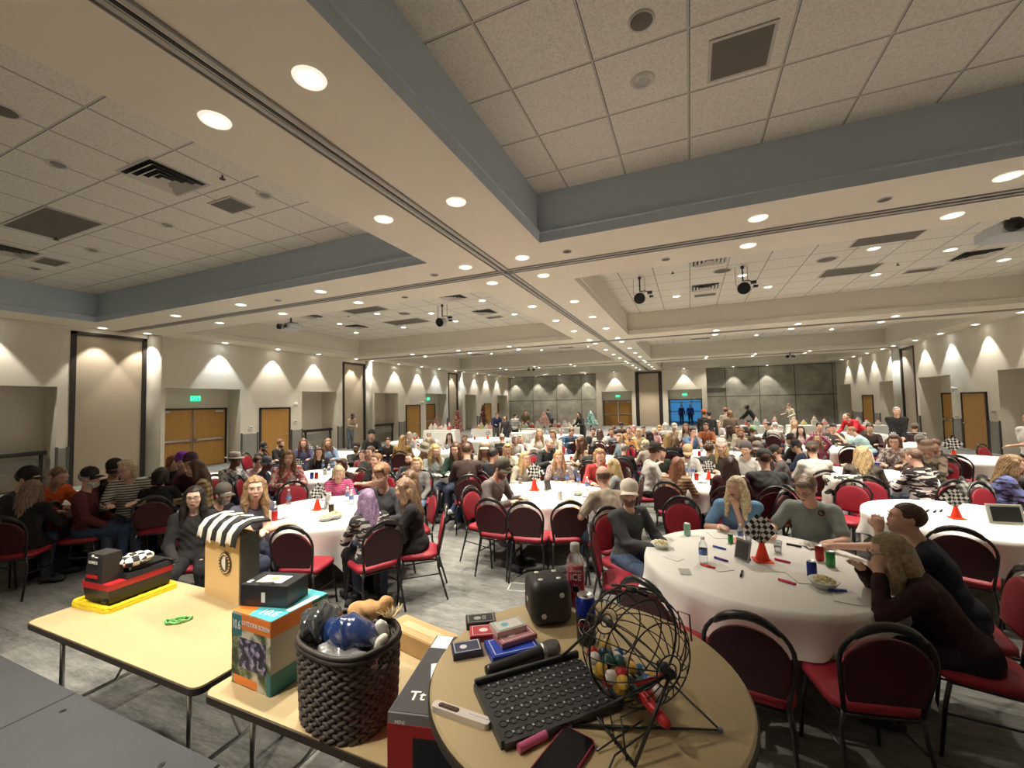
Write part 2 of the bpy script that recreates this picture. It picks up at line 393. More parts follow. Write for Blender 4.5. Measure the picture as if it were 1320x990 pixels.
# doors
nd = [1]
def door(axis, pos, s, a, b_, h, double=False, bars=True, open_=False):
    """axis 'x': leaf lies in a plane x=pos spanning y a..b; 'y': plane y=pos spanning x a..b; s points into the room"""
    def T(u, v, z): return (pos+s*v, u, z) if axis == 'x' else (u, pos+s*v, z)
    fr = MB()
    for u0, u1, z0, z1 in ((a-.07, a, 0, h+.06), (b_, b_+.07, 0, h+.06), (a-.07, b_+.07, h, h+.06)): fr.bb(T(u0, -.02, z0), T(u1, .05, z1))
    d = struct('door_%d' % nd[0], fr, M_dark); nd[0] += 1
    mid = (a+b_)/2; leaves = [(a, mid-.006), (mid+.006, b_)] if double else [(a, b_)]
    for i, (u0, u1) in enumerate(leaves):
        MB().bb(T(u0+.004, -.01, .01), T(u1-.004, .03, h-.004)).build('door_leaf', M_door, d)
        if bars:
            MB().bb(T(u0+.06, .05, .98), T(u1-.06, .10, 1.04)).bb(T(u0+.05, .03, .96), T(u0+.14, .10, 1.06)).bb(T(u1-.14, .03, .96), T(u1-.05, .10, 1.06)).build('push_bar', M_chrome, d)
        if double:
            c0 = u0+.1 if i == 0 else u1-.4
            MB().bb(T(c0, .03, h-.1), T(c0+.3, .09, h-.03)).build('door_closer', M_chrome, d)
            e = mid-.03 if i == 0 else mid+.03
            MB().cyl(T(e, .06, .3), T(e, .06, h-.05), .012, n=8).build('vertical_rod', M_chrome, d)
    if not bars:
        u = b_-.09
        MB().cyl(T(u, .03, 1), T(u, .085, 1), .022, n=10).bb(T(u-.12, .075, .988), T(u+.01, .095, 1.012)).build('door_handle', M_chrome, d)
    return d
door('x', XL-N+.02, 1, 8.5, 10.85, 2.13, True)
door('x', XL+.005, 1, 11.85, 13.15, 2.1, bars=False)
door('x', XL+.005, 1, 21.5, 22.85, 2.1, bars=False)
door('x', XL-N+.02, 1, 24.1, 25.7, 2.13)
door('x', XL+.005, 1, 32.3, 33.5, 2.1, bars=False)
door('x', XL-N+.02, 1, 35.2, 36.7, 2.1)
door('y', YP+.72, -1, -7.03, -4.62, 2.13, True)
door('x', XR-.005, -1, 20.75, 22.15, 2.13, bars=False)
door('x', XR+N-.02, -1, 23.95, 25.3, 2.13)
door('x', XR-.005, -1, 31.0, 32.5, 2.13, bars=False)
door('x', XR+N-.02, -1, 35.2, 36.6, 2.13)
# open glass doorway to the blue-lit lobby
fr = MB()
for x0, x1, z0, z1 in ((-1.7, -1.62, 0, 2.17), (.78, .86, 0, 2.17), (-1.7, .86, 2.1, 2.17)): fr.bb((x0, YP+.66, z0), (x1, YP+.74, z1))
dd = struct('door_%d' % nd[0], fr, M_dark)
lb = MB()
lb.quad((-3.4, 41.6, 0), (2.6, 41.6, 0), (2.6, 41.6, 3), (-3.4, 41.6, 3)); lb.quad((-3.4, 37.3, 0), (-3.4, 41.6, 0), (-3.4, 41.6, 3), (-3.4, 37.3, 3))
lb.quad((2.6, 37.3, 0), (2.6, 41.6, 0), (2.6, 41.6, 3), (2.6, 37.3, 3)); lb.quad((-3.4, 37.2, 3), (-3.4, 41.6, 3), (2.6, 41.6, 3), (2.6, 37.2, 3))
struct('wall_lobby', lb, mat('lobby_paint', (.35, .42, .47), .7))
M_dusk = mat('dusk_window', (.02, .08, .15), .3, emit=(.05, .24, .50), es=.32)
wn = MB().bb((-2.4, 41.5, .1), (1.9, 41.55, 2.6))
wo = struct('window_1', wn, M_dusk)
m = MB()
for x in (-2.4, -1.75, -.75, .1, 1.0, 1.9): m.bb((x-.06, 41.4, .1), (x+.06, 41.5, 2.65))
for z in (.12, 1.05, 1.9, 2.62): m.bb((-2.4, 41.4, z-.05), (1.9, 41.5, z+.05))
m.build('window_frame', mat('window_frame_paint', (.5, .58, .6), .5), wo)
ll = bpy.data.lights.new('lobby_light', 'AREA'); ll.energy = 14; ll.size = 3; ll.color = (.25, .6, 1)
link('lobby_light', ll, None, (-.4, 39.6, 2.95))

# exit signs
M_exit = mat('exit_green', (.02, .3, .12), .4, emit=(.05, .9, .38), es=1.6)
M_signbox = mat('sign_housing', (.03, .22, .12), .5, emit=(.0, .25, .1), es=.5)
es_used = []
def exit_sign(loc, rz, label):
    t = thing('exit_sign', label, 'exit sign', loc, rz, 'green exit signs')
    MB().box((0, .02, 0), (.34, .05, .2), bev=.01).build('housing', M_signbox, t)
    text('lettering', 'EXIT', .17, M_exit, t, (0, -.008, 0), (R(90), 0, 0), .003)
    m = MB()
    for x0, x1, z0, z1 in ((-.165, .165, .085, .093), (-.165, .165, -.093, -.085), (-.165, -.157, -.09, .09), (.157, .165, -.09, .09)): m.bb((x0, -.012, z0), (x1, -.004, z1))
    m.build('rim', M_exit, t)
exit_sign((XL-N+.06, 9.75, 2.55), R(90), 'green EXIT sign over the double doors of the left wall')
exit_sign((XL-N+.06, 24.9, 2.55), R(90), 'green EXIT sign over the far single door of the left wall')
exit_sign((-5.8, YP+.62, 2.55), 0, 'green EXIT sign over the closed wooden double doors of the back wall')
exit_sign((-.42, YP+.62, 2.55), 0, 'green EXIT sign over the blue glass doorway')
# small wall devices
def thermostat(loc, rz, label):
    t = thing('wall_switch', label, 'wall switch', loc, rz)
    MB().box((0, -.02, 0), (.16, .04, .14), bev=.01).build('plate', M_white, t)
    MB().box((0, -.045, .01), (.09, .01, .05)).build('display', mat('lcd', (.2, .22, .2), .3), t)
for l_, rz, lb_ in (((XL+.03, 11.4, 1.35), R(90), 'white control box on the wall between the left double doors and the first single door'), ((XL+.01, 13.5, 1.5), R(90), 'white control plate right of the first single door on the left wall'),
        ((XR-.03, 22.6, 1.2), R(-90), 'white control box between the two brown doors of the right wall'), ((XR-.01, 20.35, 1.45), R(-90), 'white control plate at the near side of the right wall door')):
    thermostat(l_, rz, lb_)
def wall_speaker(loc, rz, label):
    t = thing('wall_lamp', label, 'wall lamp', loc, rz)
    MB().cyl((0, 0, 0), (0, -.1, 0), .05, n=12).ball((0, -.13, -.02), (.06, .06, .1)).build('housing', M_white, t, 'auto')
wall_speaker((XL, 13.45, 2.3), R(90), 'white strobe lamp high on the left wall by the first single door')
wall_speaker((XL, 23.1, 2.3), R(90), 'white strobe lamp on the left wall between the two far doors')
wall_speaker((XR, 22.55, 2.35), R(-90), 'white strobe lamp on the right wall between the brown doors')
# black rail with shelf along the near left niche and the second niche
for y0, y1, l_ in ((2.2, 5.7, 'dark padded rail across the near niche of the left wall'), (14.2, 15.85, 'dark rail across the second niche of the left wall'), (18.8, 20.6, 'dark rail across the third niche of the left wall')):
    t = thing('niche_rail', l_, 'rail', (XL-.3, (y0+y1)/2, 0))
    MB().box((0, 0, 1.02), (.14, y1-y0, .12), bev=.02).build('rail', M_dark, t); h = (y1-y0)/2
    MB().box((-.02, 0, .7), (.03, y1-y0, .3)).build('ledge', M_wains, t)
    for yy in (-h+.1, h-.1): MB().bb((-.04, yy-.03, 0), (.04, yy+.03, .98)).build('post', M_dark, t)

# ---------------------------------------------------------------- ceiling fixtures
M_lens = mat('lamp_lens', (1, 1, .95), .4, emit=(1, .93, .80), es=14)
M_lensc = mat('lamp_lens_cool', (1, 1, 1), .4, emit=(.93, .97, 1), es=16)
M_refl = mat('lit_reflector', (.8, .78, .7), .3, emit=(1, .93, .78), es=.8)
M_off = mat('unlit_reflector', (.35, .34, .32), .25, metal=.6)
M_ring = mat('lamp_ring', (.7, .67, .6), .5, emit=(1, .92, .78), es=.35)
M_ringoff = mat('lamp_ring_unlit', (.55, .53, .48), .5)
def can(z, r=.105, on=True, cool=False):
    t = thing('ceiling_light', '', 'ceiling light', (0, 0, z))
    MB().lathe([(r*.86, -.010), (r*1.12, -.012), (r*1.18, 0)], 24).build('ring', M_ring if on else M_ringoff, t, True)
    if on: MB().lathe([(r*.62, -.002), (r*.87, -.009)], 24).build('reflector', M_refl, t, True)
    lens = MB().lathe([(.001, -.001), (r*.45, -.004), (r*.63, -.002)], 24)
    if not on: lens = MB().lathe([(.001, -.005), (r*.3, -.004), (r*.5, -.012), (r*.75, -.001)], 24)
    lens.build('lens', (M_lensc if cool else M_lens) if on else M_off, t, True)
    return t
spots = {}
def lamp(kind, x, y, z, cool=False):
    key = (kind, cool)
    if key not in spots:
        s = bpy.data.lights.new('can_spot', 'SPOT'); s.color = COOL if cool else (WARM if kind != 'wall' else (1, .93, .82))
        s.energy = {'can': W_CAN, 'wall': W_WALL, 'coffer': W_COFFER}[kind]; s.spot_size = R({'can': 90, 'wall': 70, 'coffer': 105}[kind]); s.spot_blend = {'can': .6, 'wall': .25, 'coffer': .6}[kind]
        s.shadow_soft_size = .05; spots[key] = s
    return spots[key]
protos = {k: [can(0, on=on, cool=c), []] for k, on, c in (('on', True, False), ('cool', True, True), ('off', False, False))}
def put_can(x, y, z, kind, label, group, cool=False, on=True):
    p = protos['off' if not on else 'cool' if cool else 'on']
    o = copy_tree(p[0]); o.location = (x, y, z); tag(o, label, None, group)
    if on:
        l_ = bpy.data.objects.new('lamp_bulb', lamp(kind, x, y, z, cool)); COL.objects.link(l_); l_.parent = o; l_.location = (0, 0, -.03)
row = lambda y: 'first' if y < 7 else 'second'
YS = [-2.1, .06, 2.23, 4.39, 6.6, 7.72, 10.1, 12.2, 14.35, 16.8, 17.92, 20.4, 22.6, 24.75, 27.1, 28.2, 30.6, 32.7, 34.9]
for i, y in enumerate(YS):
    put_can(-3.69, y, SZ, 'can', 'round recessed light left of the central ceiling track, one of a long row', 'lights left of the central track')
    put_can(-2.57, y, SZ, 'can', 'round recessed light right of the central ceiling track, one of a long row', 'lights right of the central track')
for y, nm in ((6.6, 'near side of the first cross track'), (7.72, 'far side of the first cross track'), (16.83, 'near side of the second cross track'), (17.92, 'far side of the second cross track'), (27.1, 'near side of the third cross track'), (28.2, 'far side of the third cross track')):
    for x in (-12.45, -9.86, -7.27, .96, 3.47, 6.06):
        put_can(x, y, SZ, 'can', 'round recessed light on the %s' % nm, 'lights on the '+nm)
WY = [-2.1, .05, 2.2, 4.4, 6.6, 7.72, 10.18, 12.37, 14.5, 16.9, 18.1, 20.4, 22.7, 24.8, 27.0, 28.3, 30.5, 32.65, 34.9]
for y in WY:
    put_can(-16.08, y, SZ, 'wall', 'round recessed light washing the left wall', 'lights along the left wall', cool=(abs(y-10.18) < .1 or abs(y-24.8) < .1 or abs(y-28.3) < .1))
    put_can(9.58, y, SZ, 'wall', 'round recessed light washing the right wall', 'lights along the right wall', cool=(abs(y-22.7) < .1 or abs(y-27) < .1))
for x in (-15.6, -13.3, -11.0, 3.2, 5.5, -8.6):
    put_can(x, 37.0, SZ, 'wall', 'round recessed light washing the concrete back wall', 'lights along the concrete wall')
for x, y in ((-12.6, 31.5), (-9.9, 31.2), (-7.2, 31), (-12, 35.2), (-8.5, 35.2), (.5, 30.8), (3.4, 31), (6, 31), (1.5, 35.1), (5, 35.1)):
    put_can(x, y, CZ, 'coffer', 'small round light in the coffer nearest the back wall', 'lights of the back coffers')
for x in (-5.9, -.4):
    put_can(x, 36.1, SZ, 'wall', 'round recessed light above the pale wall block with doors', 'lights of the portal')
for x, y in ((-10.2, 11.75), (-8.49, 12.62), (-12.74, 12.5), (-13.68, 14.38), (-11.05, 14.34), (-8.46, 14.26), (-5.89, 14.19), (-6, 11.8), (-13.5, 9.6), (-8.4, 9.6)):
    put_can(x, y, CZ, 'coffer', 'small round light between the tiles of the left coffer', 'lights of the left middle coffer')
for x, y in ((-.29, 14.22), (2.25, 14.33), (4.78, 14.27), (7.28, 14.21), (5.6, 12.62), (3.91, 11.7), (1.41, 12.63), (-.3, 9.6), (6.6, 9.8)):
    put_can(x, y, CZ, 'coffer', 'small round light between the tiles of the right coffer', 'lights of the right middle coffer')
for x, y in ((-12.6, 22.5), (-9.8, 22.5), (-7, 22.5), (-12, 24.8), (-8.5, 24.8), (-5.5, 24.8), (-.4, 22), (2.3, 22), (5, 22), (.6, 25), (3.3, 25), (6.5, 24.9)):
    put_can(x, y, CZ, 'coffer', 'small round light in the far coffer', 'lights of the far coffers')
for x, y, l_ in ((-7.62, 2.63, 'unlit round light of the near left coffer, the one nearest the camera'), (-5.94, 4.33, 'unlit round light of the near left coffer by its right edge'), (-8.46, 4.32, 'unlit round light in the middle of the near left coffer'), (-11.08, 4.37, 'unlit round light of the near left coffer beyond the long dark panel'), (-13.65, 4.39, 'unlit round light in the left end of the near left coffer'), (-.33, 4.38, 'unlit round light in the near right coffer')):
    put_can(x, y, CZ, 'coffer', l_, None, on=False)
for p in protos.values():                     # the pattern fixtures themselves are not part of the room
    for ch in list(p[0].children): bpy.data.objects.remove(ch)
    bpy.data.objects.remove(p[0])
# registers, grilles, speakers, sprinklers
M_reg = mat('register_white', (.52, .5, .45), .5); M_grille = mat('brown_grey_grille', (.12, .105, .085), .7, bump=.3, bscale=300)
M_vdark = mat('register_throat', (.02, .02, .02), .8)
def diffuser(x, y, s, label):
    t = thing('air_diffuser', label, 'air vent', (x, y, CZ), 0, None)
    m = MB()
    def ring(a, b_, z0, z1):
        P = [(-a, -a), (a, -a), (a, a), (-a, a)]; Q = [(-b_, -b_), (b_, -b_), (b_, b_), (-b_, b_)]
        for i in range(4):
            j = (i+1) % 4; m.quad((*P[i], z0), (*P[j], z0), (*Q[j], z1), (*Q[i], z1))
    ring(s, s*.88, -.004, -.006)
    m.build('frame', M_reg, t)
    MB().quad((-s*.88, -s*.88, -.003), (-s*.88, s*.88, -.003), (s*.88, s*.88, -.003), (s*.88, -s*.88, -.003)).build('throat', M_vdark, t)
    for k, a in enumerate((.80, .58, .36)):
        m = MB(); ring(s*a, s*(a-.13), -.045, -.008); m.build('louver', M_reg, t)
    MB().box((0, 0, -.035), (s*.3, s*.3, .006)).build('centre_plate', M_reg, t)
    return t
def grille(x, y, sx, sy, label, z=CZ, fr=False):
    t = thing('ceiling_grille', label, 'ceiling grille', (x, y, z))
    MB().box((0, 0, -.008), (sx, sy, .012)).build('panel', M_grille, t)
    m = MB()
    for a, b_, c, d in ((-sx/2-.03, -sy/2-.03, sx/2+.03, -sy/2), (-sx/2-.03, sy/2, sx/2+.03, sy/2+.03), (-sx/2-.03, -sy/2, -sx/2, sy/2), (sx/2, -sy/2, sx/2+.03, sy/2)): m.bb((a, b_, -.014), (c, d, .002))
    m.build('frame', M_reg, t)
def disc(x, y, z, r, name, cat, label, dark=True, group=None):
    t = thing(name, label, cat, (x, y, z), 0, group)
    MB().lathe([(r*1.15, 0), (r*1.12, -.008), (r*.95, -.012)], 20).build('rim', M_reg, t, True)
    MB().lathe([(r*.95, -.010), (r*.5, -.018), (.001, -.02)], 20).build('cover', M_grille if dark else M_reg, t, True)
for x, y, l_ in ((-6.75, 3.41, 'large louvered air diffuser in the near left coffer'), (-12.6, 3.66, 'louvered air diffuser at the left edge of the near left coffer'), (.9, 3.4, 'louvered air diffuser cut by the top edge in the near right coffer'),
        (-12.53, 10.86, 'louvered air diffuser by the left projector'), (-12.58, 13.27, 'louvered air diffuser above the far left of the middle left coffer'), (-6.6, 10.92, 'louvered air diffuser near the right edge of the middle left coffer'), (-6.68, 13.31, 'louvered air diffuser at the far right of the middle left coffer'),
        (.53, 10.84, 'nearer louvered air diffuser at the left of the middle right coffer'), (.52, 13.43, 'farther louvered air diffuser at the left of the middle right coffer'), (6.36, 13.33, 'louvered air diffuser by the right projector')):
    diffuser(x, y, .4, l_)
for x, y, sx, sy, l_ in ((-10.16, 3.46, 1.55, .7, 'long dark brown ceiling grille in the near left coffer'), (-6.72, 4.33, .5, .36, 'small grey ceiling grille beside the large diffuser'), (-12.75, 4.33, .55, .36, 'small grey ceiling grille at the left of the near left coffer'), (.56, 4.42, .5, .5, 'square dark ceiling grille in the near right coffer'),
        (-10.14, 11.0, 1.5, .75, 'nearer brown ceiling grille of the middle left coffer'), (-10.19, 13.4, 1.6, .8, 'farther brown ceiling grille of the middle left coffer'), (-6.77, 14.3, .6, .3, 'small grille by the far right corner of the middle left coffer'),
        (3.91, 10.95, 1.1, .75, 'nearer brown ceiling grille of the middle right coffer'), (3.96, 13.48, 1.15, .75, 'farther brown ceiling grille of the middle right coffer'), (.55, 14.44, .6, .3, 'small grey ceiling grille beside the far diffuser of the middle right coffer'), (5.75, 14.33, .6, .3, 'small grey ceiling grille at the far right of the middle right coffer'),
        (5.13, 23.5, 1.2, .7, 'brown ceiling grille of the far right coffer'), (-6.79, 24.3, .9, .5, 'brown ceiling grille at the right of the far left coffer'), (-12.9, 24.5, .9, .5, 'brown ceiling grille at the left of the far left coffer'), (.63, 24.8, .9, .4, 'thin grey ceiling grille of the far right coffer')):
    grille(x, y, sx, sy, l_)
disc(-6.77, 1.89, CZ, .13, 'ceiling_speaker', 'ceiling speaker', 'round ceiling speaker at the left edge of the near left coffer')
disc(-.27, 3.67, CZ, .1, 'ceiling_speaker', 'ceiling speaker', 'round ceiling speaker of the near right coffer')
disc(-9.33, 12.16, CZ, .2, 'ceiling_speaker', 'ceiling speaker', 'round ceiling speaker of the middle left coffer')
disc(.88, 11.92, CZ, .2, 'ceiling_speaker', 'ceiling speaker', 'round grey ceiling speaker between the two left diffusers of the middle right coffer')
disc(3.14, 12.1, CZ, .2, 'ceiling_speaker', 'ceiling speaker', 'round grey ceiling speaker left of the brown grilles in the middle right coffer')
for x, y in ((-1.79, 6.65), (-.31, 7.81), (2.37, 6.68), (-4.44, 6.72), (-5.98, 7.82), (-8.72, 6.7)):
    disc(x, y, SZ, .07, 'ceiling_sensor', 'ceiling sensor', 'small round sensor on the soffit beside the first cross track', True, 'sensors beside the first cross track')
def sprinkler(x, y, z=CZ):
    t = thing('sprinkler_head', 'small dark sprinkler head under the ceiling tiles', 'sprinkler', (x, y, z), 0, 'sprinkler heads')
    MB().cyl((0, 0, 0), (0, 0, -.05), .012, n=8).build('stem', M_dark, t); MB().cyl((0, 0, -.05), (0, 0, -.058), .04, n=10).build('deflector', M_dark, t)
for x, y in ((-5.96, 3.71), (-10.86, 3.75), (-11.3, 11.5), (-8.9, 13.6), (5.6, 11.4), (4.9, 13.3), (-.3, 11.4)): sprinkler(x, y)
# hanging stage-light clusters
M_greyp = mat('grey_housing', (.3, .3, .3), .5)
def spot_cluster(loc, label):
    x, y, z = loc; t = thing('hanging_stage_light', label, 'stage light', loc)
    MB().cyl((0, 0, .18), (0, 0, CZ-z), .018, n=8).ball((0, 0, CZ-z-.04), .045, mi=0).build('drop_rod', M_black, t)
    MB().tube([(-.16, 0, .55), (-.16, 0, .1), (-.1, 0, .05)], .008, 6).tube([(.12, .1, .6), (.12, .1, .15)], .008, 6).build('hanger', M_greyp, t)
    b = MB().lathe([(.001, .17), (.09, .16), (.125, .06), (.14, -.16), (.15, -.17)], 20, M=Matrix.Rotation(R(-76), 3, 'X'))
    b.build('lamp_head', mat('pale_grey_shell', (.45, .46, .48), .4), t, True)
    MB().lathe([(.001, -.176), (.125, -.177), (.14, -.178)], 20, M=Matrix.Rotation(R(-76), 3, 'X')).build('lens', M_black, t, True)
    MB().box((.24, .08, .14), (.12, .1, .07)).box((.28, .05, .03), (.1, .08, .05)).tube([(.0, 0, .18), (.12, .05, .2), (.24, .08, .14)], .012, 6).build('bracket', M_black, t)
spot_cluster((-7.41, 11.65, 4.85), 'hanging stage light cluster under the left coffer tiles')
spot_cluster((-1.13, 11.47, 4.85), 'left one of two hanging stage lights in the right coffer')
spot_cluster((1.31, 11.73, 4.87), 'right one of two hanging stage lights in the right coffer')
def projector(loc, rz, s, label):
    t = thing('ceiling_projector', label, 'projector', loc, rz); t.scale = (s, s, s)
    MB().prism(rrect(.62, .46, .07), -.12, .0, M=None).prism(rrect(.5, .36, .07), 0, .05).build('body', mat('projector_shell', (.55, .58, .62), .35), t)
    MB().lathe([(.001, 0), (.06, .0), (.07, -.05), (.085, -.05), (.085, .06)], 16, c=(-.19, -.25, -.03), M=Matrix.Rotation(R(-90), 3, 'X')).build('lens', M_black, t, True)
    MB().bb((.02, -.235, -.09), (.22, -.228, -.01)).build('vent', M_black, t)
    zt = (CZ-loc[2])/s
    MB().cyl((0, 0, .04), (0, 0, zt), .025, n=10).box((0, 0, .07), (.34, .24, .03)).cyl((0, 0, zt-.04), (0, 0, zt), .08, n=16).build('mount', M_black, t)
projector((-12.33, 9.97, 4.9), R(-12), 1.1, 'pale projector hanging from the left coffer')
projector((5.25, 9.95, 4.97), R(10), 1.3, 'pale projector hanging at the right edge of the picture')
projector((5.2, 27.4, 4.42), 0, .9, 'distant dark and white projector before the concrete wall')
t = thing('ceiling_camera', 'pair of small black cameras under the far left soffit', 'camera', (-10.1, 27.05, SZ))
for x in (-.15, .22):
    MB().cyl((x, 0, 0), (x, 0, -.12), .02).ball((x, 0, -.2), .1, 14, 10).build('camera_head', M_black, t, True)
# ---------------------------------------------------------------- stage edge
M_stage = mat('grey_stage_deck', (.04, .042, .046), .75, bump=.25, bscale=120, var=.15, vscale=3)
sg = MB()
for i in range(9):
    x0 = -6.8+i*1.09*1.118
    sg.bb((x0+.004, YN, .5), (x0+1.214, 1.22, .6), bev=.006)
st = struct('stage_deck', sg, M_stage)
sk = MB().bb((-6.8, .9, 0), (4.2, .93, .5)); struct('stage_skirt', sk, M_black)
bt = MB()
for x, y in ((-3.02, 1.12), (-2.16, 1.12), (-4.2, 1.1), (-.9, 1.12)): bt.cyl((x, y, .6), (x, y, .6015), .014, n=12).box((x, y, .602), (.02, .004, .002))
bt.build('deck_bolts', M_black, st)
# ---------------------------------------------------------------- banquet chair
M_burg = mat('burgundy_vinyl', (.050, .003, .007), .5, bump=.05, bscale=300, var=.1, vscale=9)
M_burgd = mat('burgundy_seat_fabric', (.30, .010, .026), .6, bump=.1, bscale=300, var=.1, vscale=9)
M_frame = mat('black_chair_frame', (.014, .012, .012), .3, spec=.6)
def arch(w_, z0, z1, n=14, taper=.82, inset=0.0):
    """outline of the chair back: round top, sides drawn in towards the seat; local (x, z)"""
    r = w_/2; zc = z1-r*.92; p = []
    p.append((-r*taper+inset, z0+inset)); 
    p.append((-(r*.97)+inset, zc-.08))
    for i in range(n+1):
        a = PI-PI*i/n; p.append(((r-inset)*math.cos(a), zc+(r*.92-inset)*math.sin(a)))
    p.append((r*.97-inset, zc-.08)); p.append((r*taper-inset, z0+inset))
    return p
def slab(m, outline, y0, y1, puff, M=None):
    """closed pad with a domed face, outline in x,z"""
    n = len(outline); cx = sum(p[0] for p in outline)/n; cz = sum(p[1] for p in outline)/n
    rings = []
    for s_, y in ((.0, y0-puff), (.6, y0-puff*.9), (.9, y0-puff*.5), (1, y0), (1, y1), (.9, y1+puff*.5), (.6, y1+puff*.7), (.0, y1+puff*.8)):
        rings.append([Vector((cx+(p[0]-cx)*s_, y, cz+(p[1]-cz)*s_)) for p in outline])
    vs = [(M @ v if M else v) for r_ in rings for v in r_]; fs = []
    for k in range(len(rings)-1):
        for i in range(n):
            j = (i+1) % n; fs.append((k*n+j, k*n+i, (k+1)*n+i, (k+1)*n+j))
    m.add(vs, fs)
def make_chair():
    t = thing('banquet_chair', '', 'chair')
    # local: sitter faces -y; backrest on the +y side, raked
    rake = Matrix.Translation((0, .2, .46)) @ Matrix.Rotation(R(-11), 4, 'X') @ Matrix.Translation((0, 0, -.46))
    s = MB(); o = rrect(.44, .42, .09, 5); n = len(o)
    rings = [[(x*k, y*k-.02, z) for x, y in o] for k, z in ((.0, .445), (.92, .445), (1, .455), (1, .482), (.93, .498), (.6, .508), (0, .51))]
    vs = [p for r_ in rings for p in r_]; fs = []
    for k in range(len(rings)-1):
        for i in range(n): fs.append((k*n+i, k*n+(i+1) % n, (k+1)*n+(i+1) % n, (k+1)*n+i))
    s.add(vs, fs); s.build('seat', M_burgd, t, True)
    b = MB(); slab(b, arch(.40, .55, .90), -.014, .004, .012, rake); b.build('backrest', M_burgd, t, True)
    b = MB(); slab(b, arch(.412, .54, .91), .006, .020, .004, rake); b.build('back_shell', M_burg, t, True)
    f = MB(); ol = [rake @ Vector((x, .003, z)) for x, z in arch(.435, .47, .97)]
    f.tube(ol, .0125, 8); f.build('back_frame', M_frame, t, True)
    h = MB(); zc = .97-.2175*.92
    pts = []
    for i in range(9):
        a = R(40+100*i/8); pts.append(rake @ Vector((.205*math.cos(a), .004, zc+.203*math.sin(a))))
    h.tube(pts, [.014, .021, .024, .025, .025, .025, .024, .021, .014], 8)
    h.build('handle', M_frame, t, True)
    for sx in (-1, 1):
        MB().tube([(sx*.185, -.17, .45), (sx*.195, -.2, .3), (sx*.215, -.235, 0)], [.013, .012, .011], 8).build('leg', M_frame, t, True)
        MB().tube([(sx*.18, .2, .47), (sx*.195, .2, .36), (sx*.215, .3, 0)], [.013, .012, .011], 8).build('leg', M_frame, t, True)
    m = MB().tube([(-.19, -.18, .435), (.19, -.18, .435)], .01, 6).tube([(-.19, .18, .435), (.19, .18, .435)], .01, 6)
    for sx in (-1, 1): m.tube([(sx*.19, -.18, .435), (sx*.19, .19, .435)], .01, 6).tube([(sx*.2, -.208, .25), (sx*.2, .225, .28)], .007, 6)
    m.build('seat_frame', M_frame, t, True)
    return t
chair0 = make_chair(); chair_used = []
def chair(x, y, rz, label, group=None): return place(chair0, chair_used, (x, y, 0), rz, label, group)
# ---------------------------------------------------------------- round tables
M_cloth = mat('white_tablecloth', (.80, .79, .755), .85, bump=.04, bscale=90, sheen=.2)
M_ply = mat('table_top_laminate', (.34, .27, .165), .45, var=.06, vscale=2)
TR = .90
def cloth_mesh(seed, a=1.13, tr=TR):
    r_ = random.Random(seed); n = 128; ph = [r_.uniform(0, 6.28) for _ in range(4)]
    m = MB(); rings = [(0, 0), (tr*.5, 0), (tr*.97, 0)]
    vs = []; rows = [[], [], []]
    for i in range(n):
        th = 2*PI*i/n; c, s = math.cos(th), math.sin(th)
        for k, (r, z) in enumerate(rings): rows[k].append((r*c, r*s, z))
    K = 9
    for k in range(K+1):
        row = []
        for i in range(n):
            th = 2*PI*i/n; c, s = math.cos(th), math.sin(th)
            d = min(a/max(abs(c), 1e-6), a/max(abs(s), 1e-6)); drop = min(d-tr, .66)
            corner = max(0, (d-a)/(a*.414)); f = k/K; dp = drop*f
            if k == 0: row.append((tr*c, tr*s, -.004)); continue
            wave = math.sin(13*th+ph[0])*.5+math.sin(21*th+ph[1])*.35+math.sin(8*th+ph[2])*.4
            amp = (.012+.055*f*f+.05*corner*f)
            r = tr+.012+.045*f*corner + wave*amp*(.25+.75*min(1, dp/.2)) - .03*corner*f
            row.append((r*c, r*s, -.012-dp))
        rows.append(row)
    for row in rows: vs += row
    fs = []
    for k in range(len(rows)-1):
        for i in range(n):
            j = (i+1) % n; fs.append((k*n+i, k*n+j, (k+1)*n+j, (k+1)*n+i) if k else (i, j, n+j, n+i))
    m.add(vs, fs); return m.mesh('tablecloth', M_cloth, True)
cloths = [cloth_mesh(s_) for s_ in range(5)]
def make_table():
    t = thing('round_table', '', 'table')
    MB().lathe([(.001, .75), (TR-.01, .75), (TR, .742), (TR, .732), (TR-.01, .725), (.001, .725)], 64).build('tabletop', M_ply, t, 'auto')
    for sx in (-1, 1):
        m = MB()
        for sy in (-1, 1): m.tube([(sx*.42, sy*.05, .72), (sx*.45, sy*.34, .68), (sx*.45, sy*.36, .01)], .014, 6)
        m.tube([(sx*.45, -.36, .25), (sx*.45, .36, .25)], .011, 6)
        m.build('folding_leg', M_frame, t, True)
    return t
table0 = make_table(); table_used = []; nt_ = [0]
def round_table(x, y, rz, where, tl=None):
    place(table0, table_used, (x, y, 0), rz, 'round folding table %s' % where, None)
    me = cloths[nt_[0] % 5]; nt_[0] += 1
    o = link('tablecloth', me, None, (x, y, .765), (0, 0, rz)); tag(o, 'white tablecloth %s' % where, 'tablecloth')
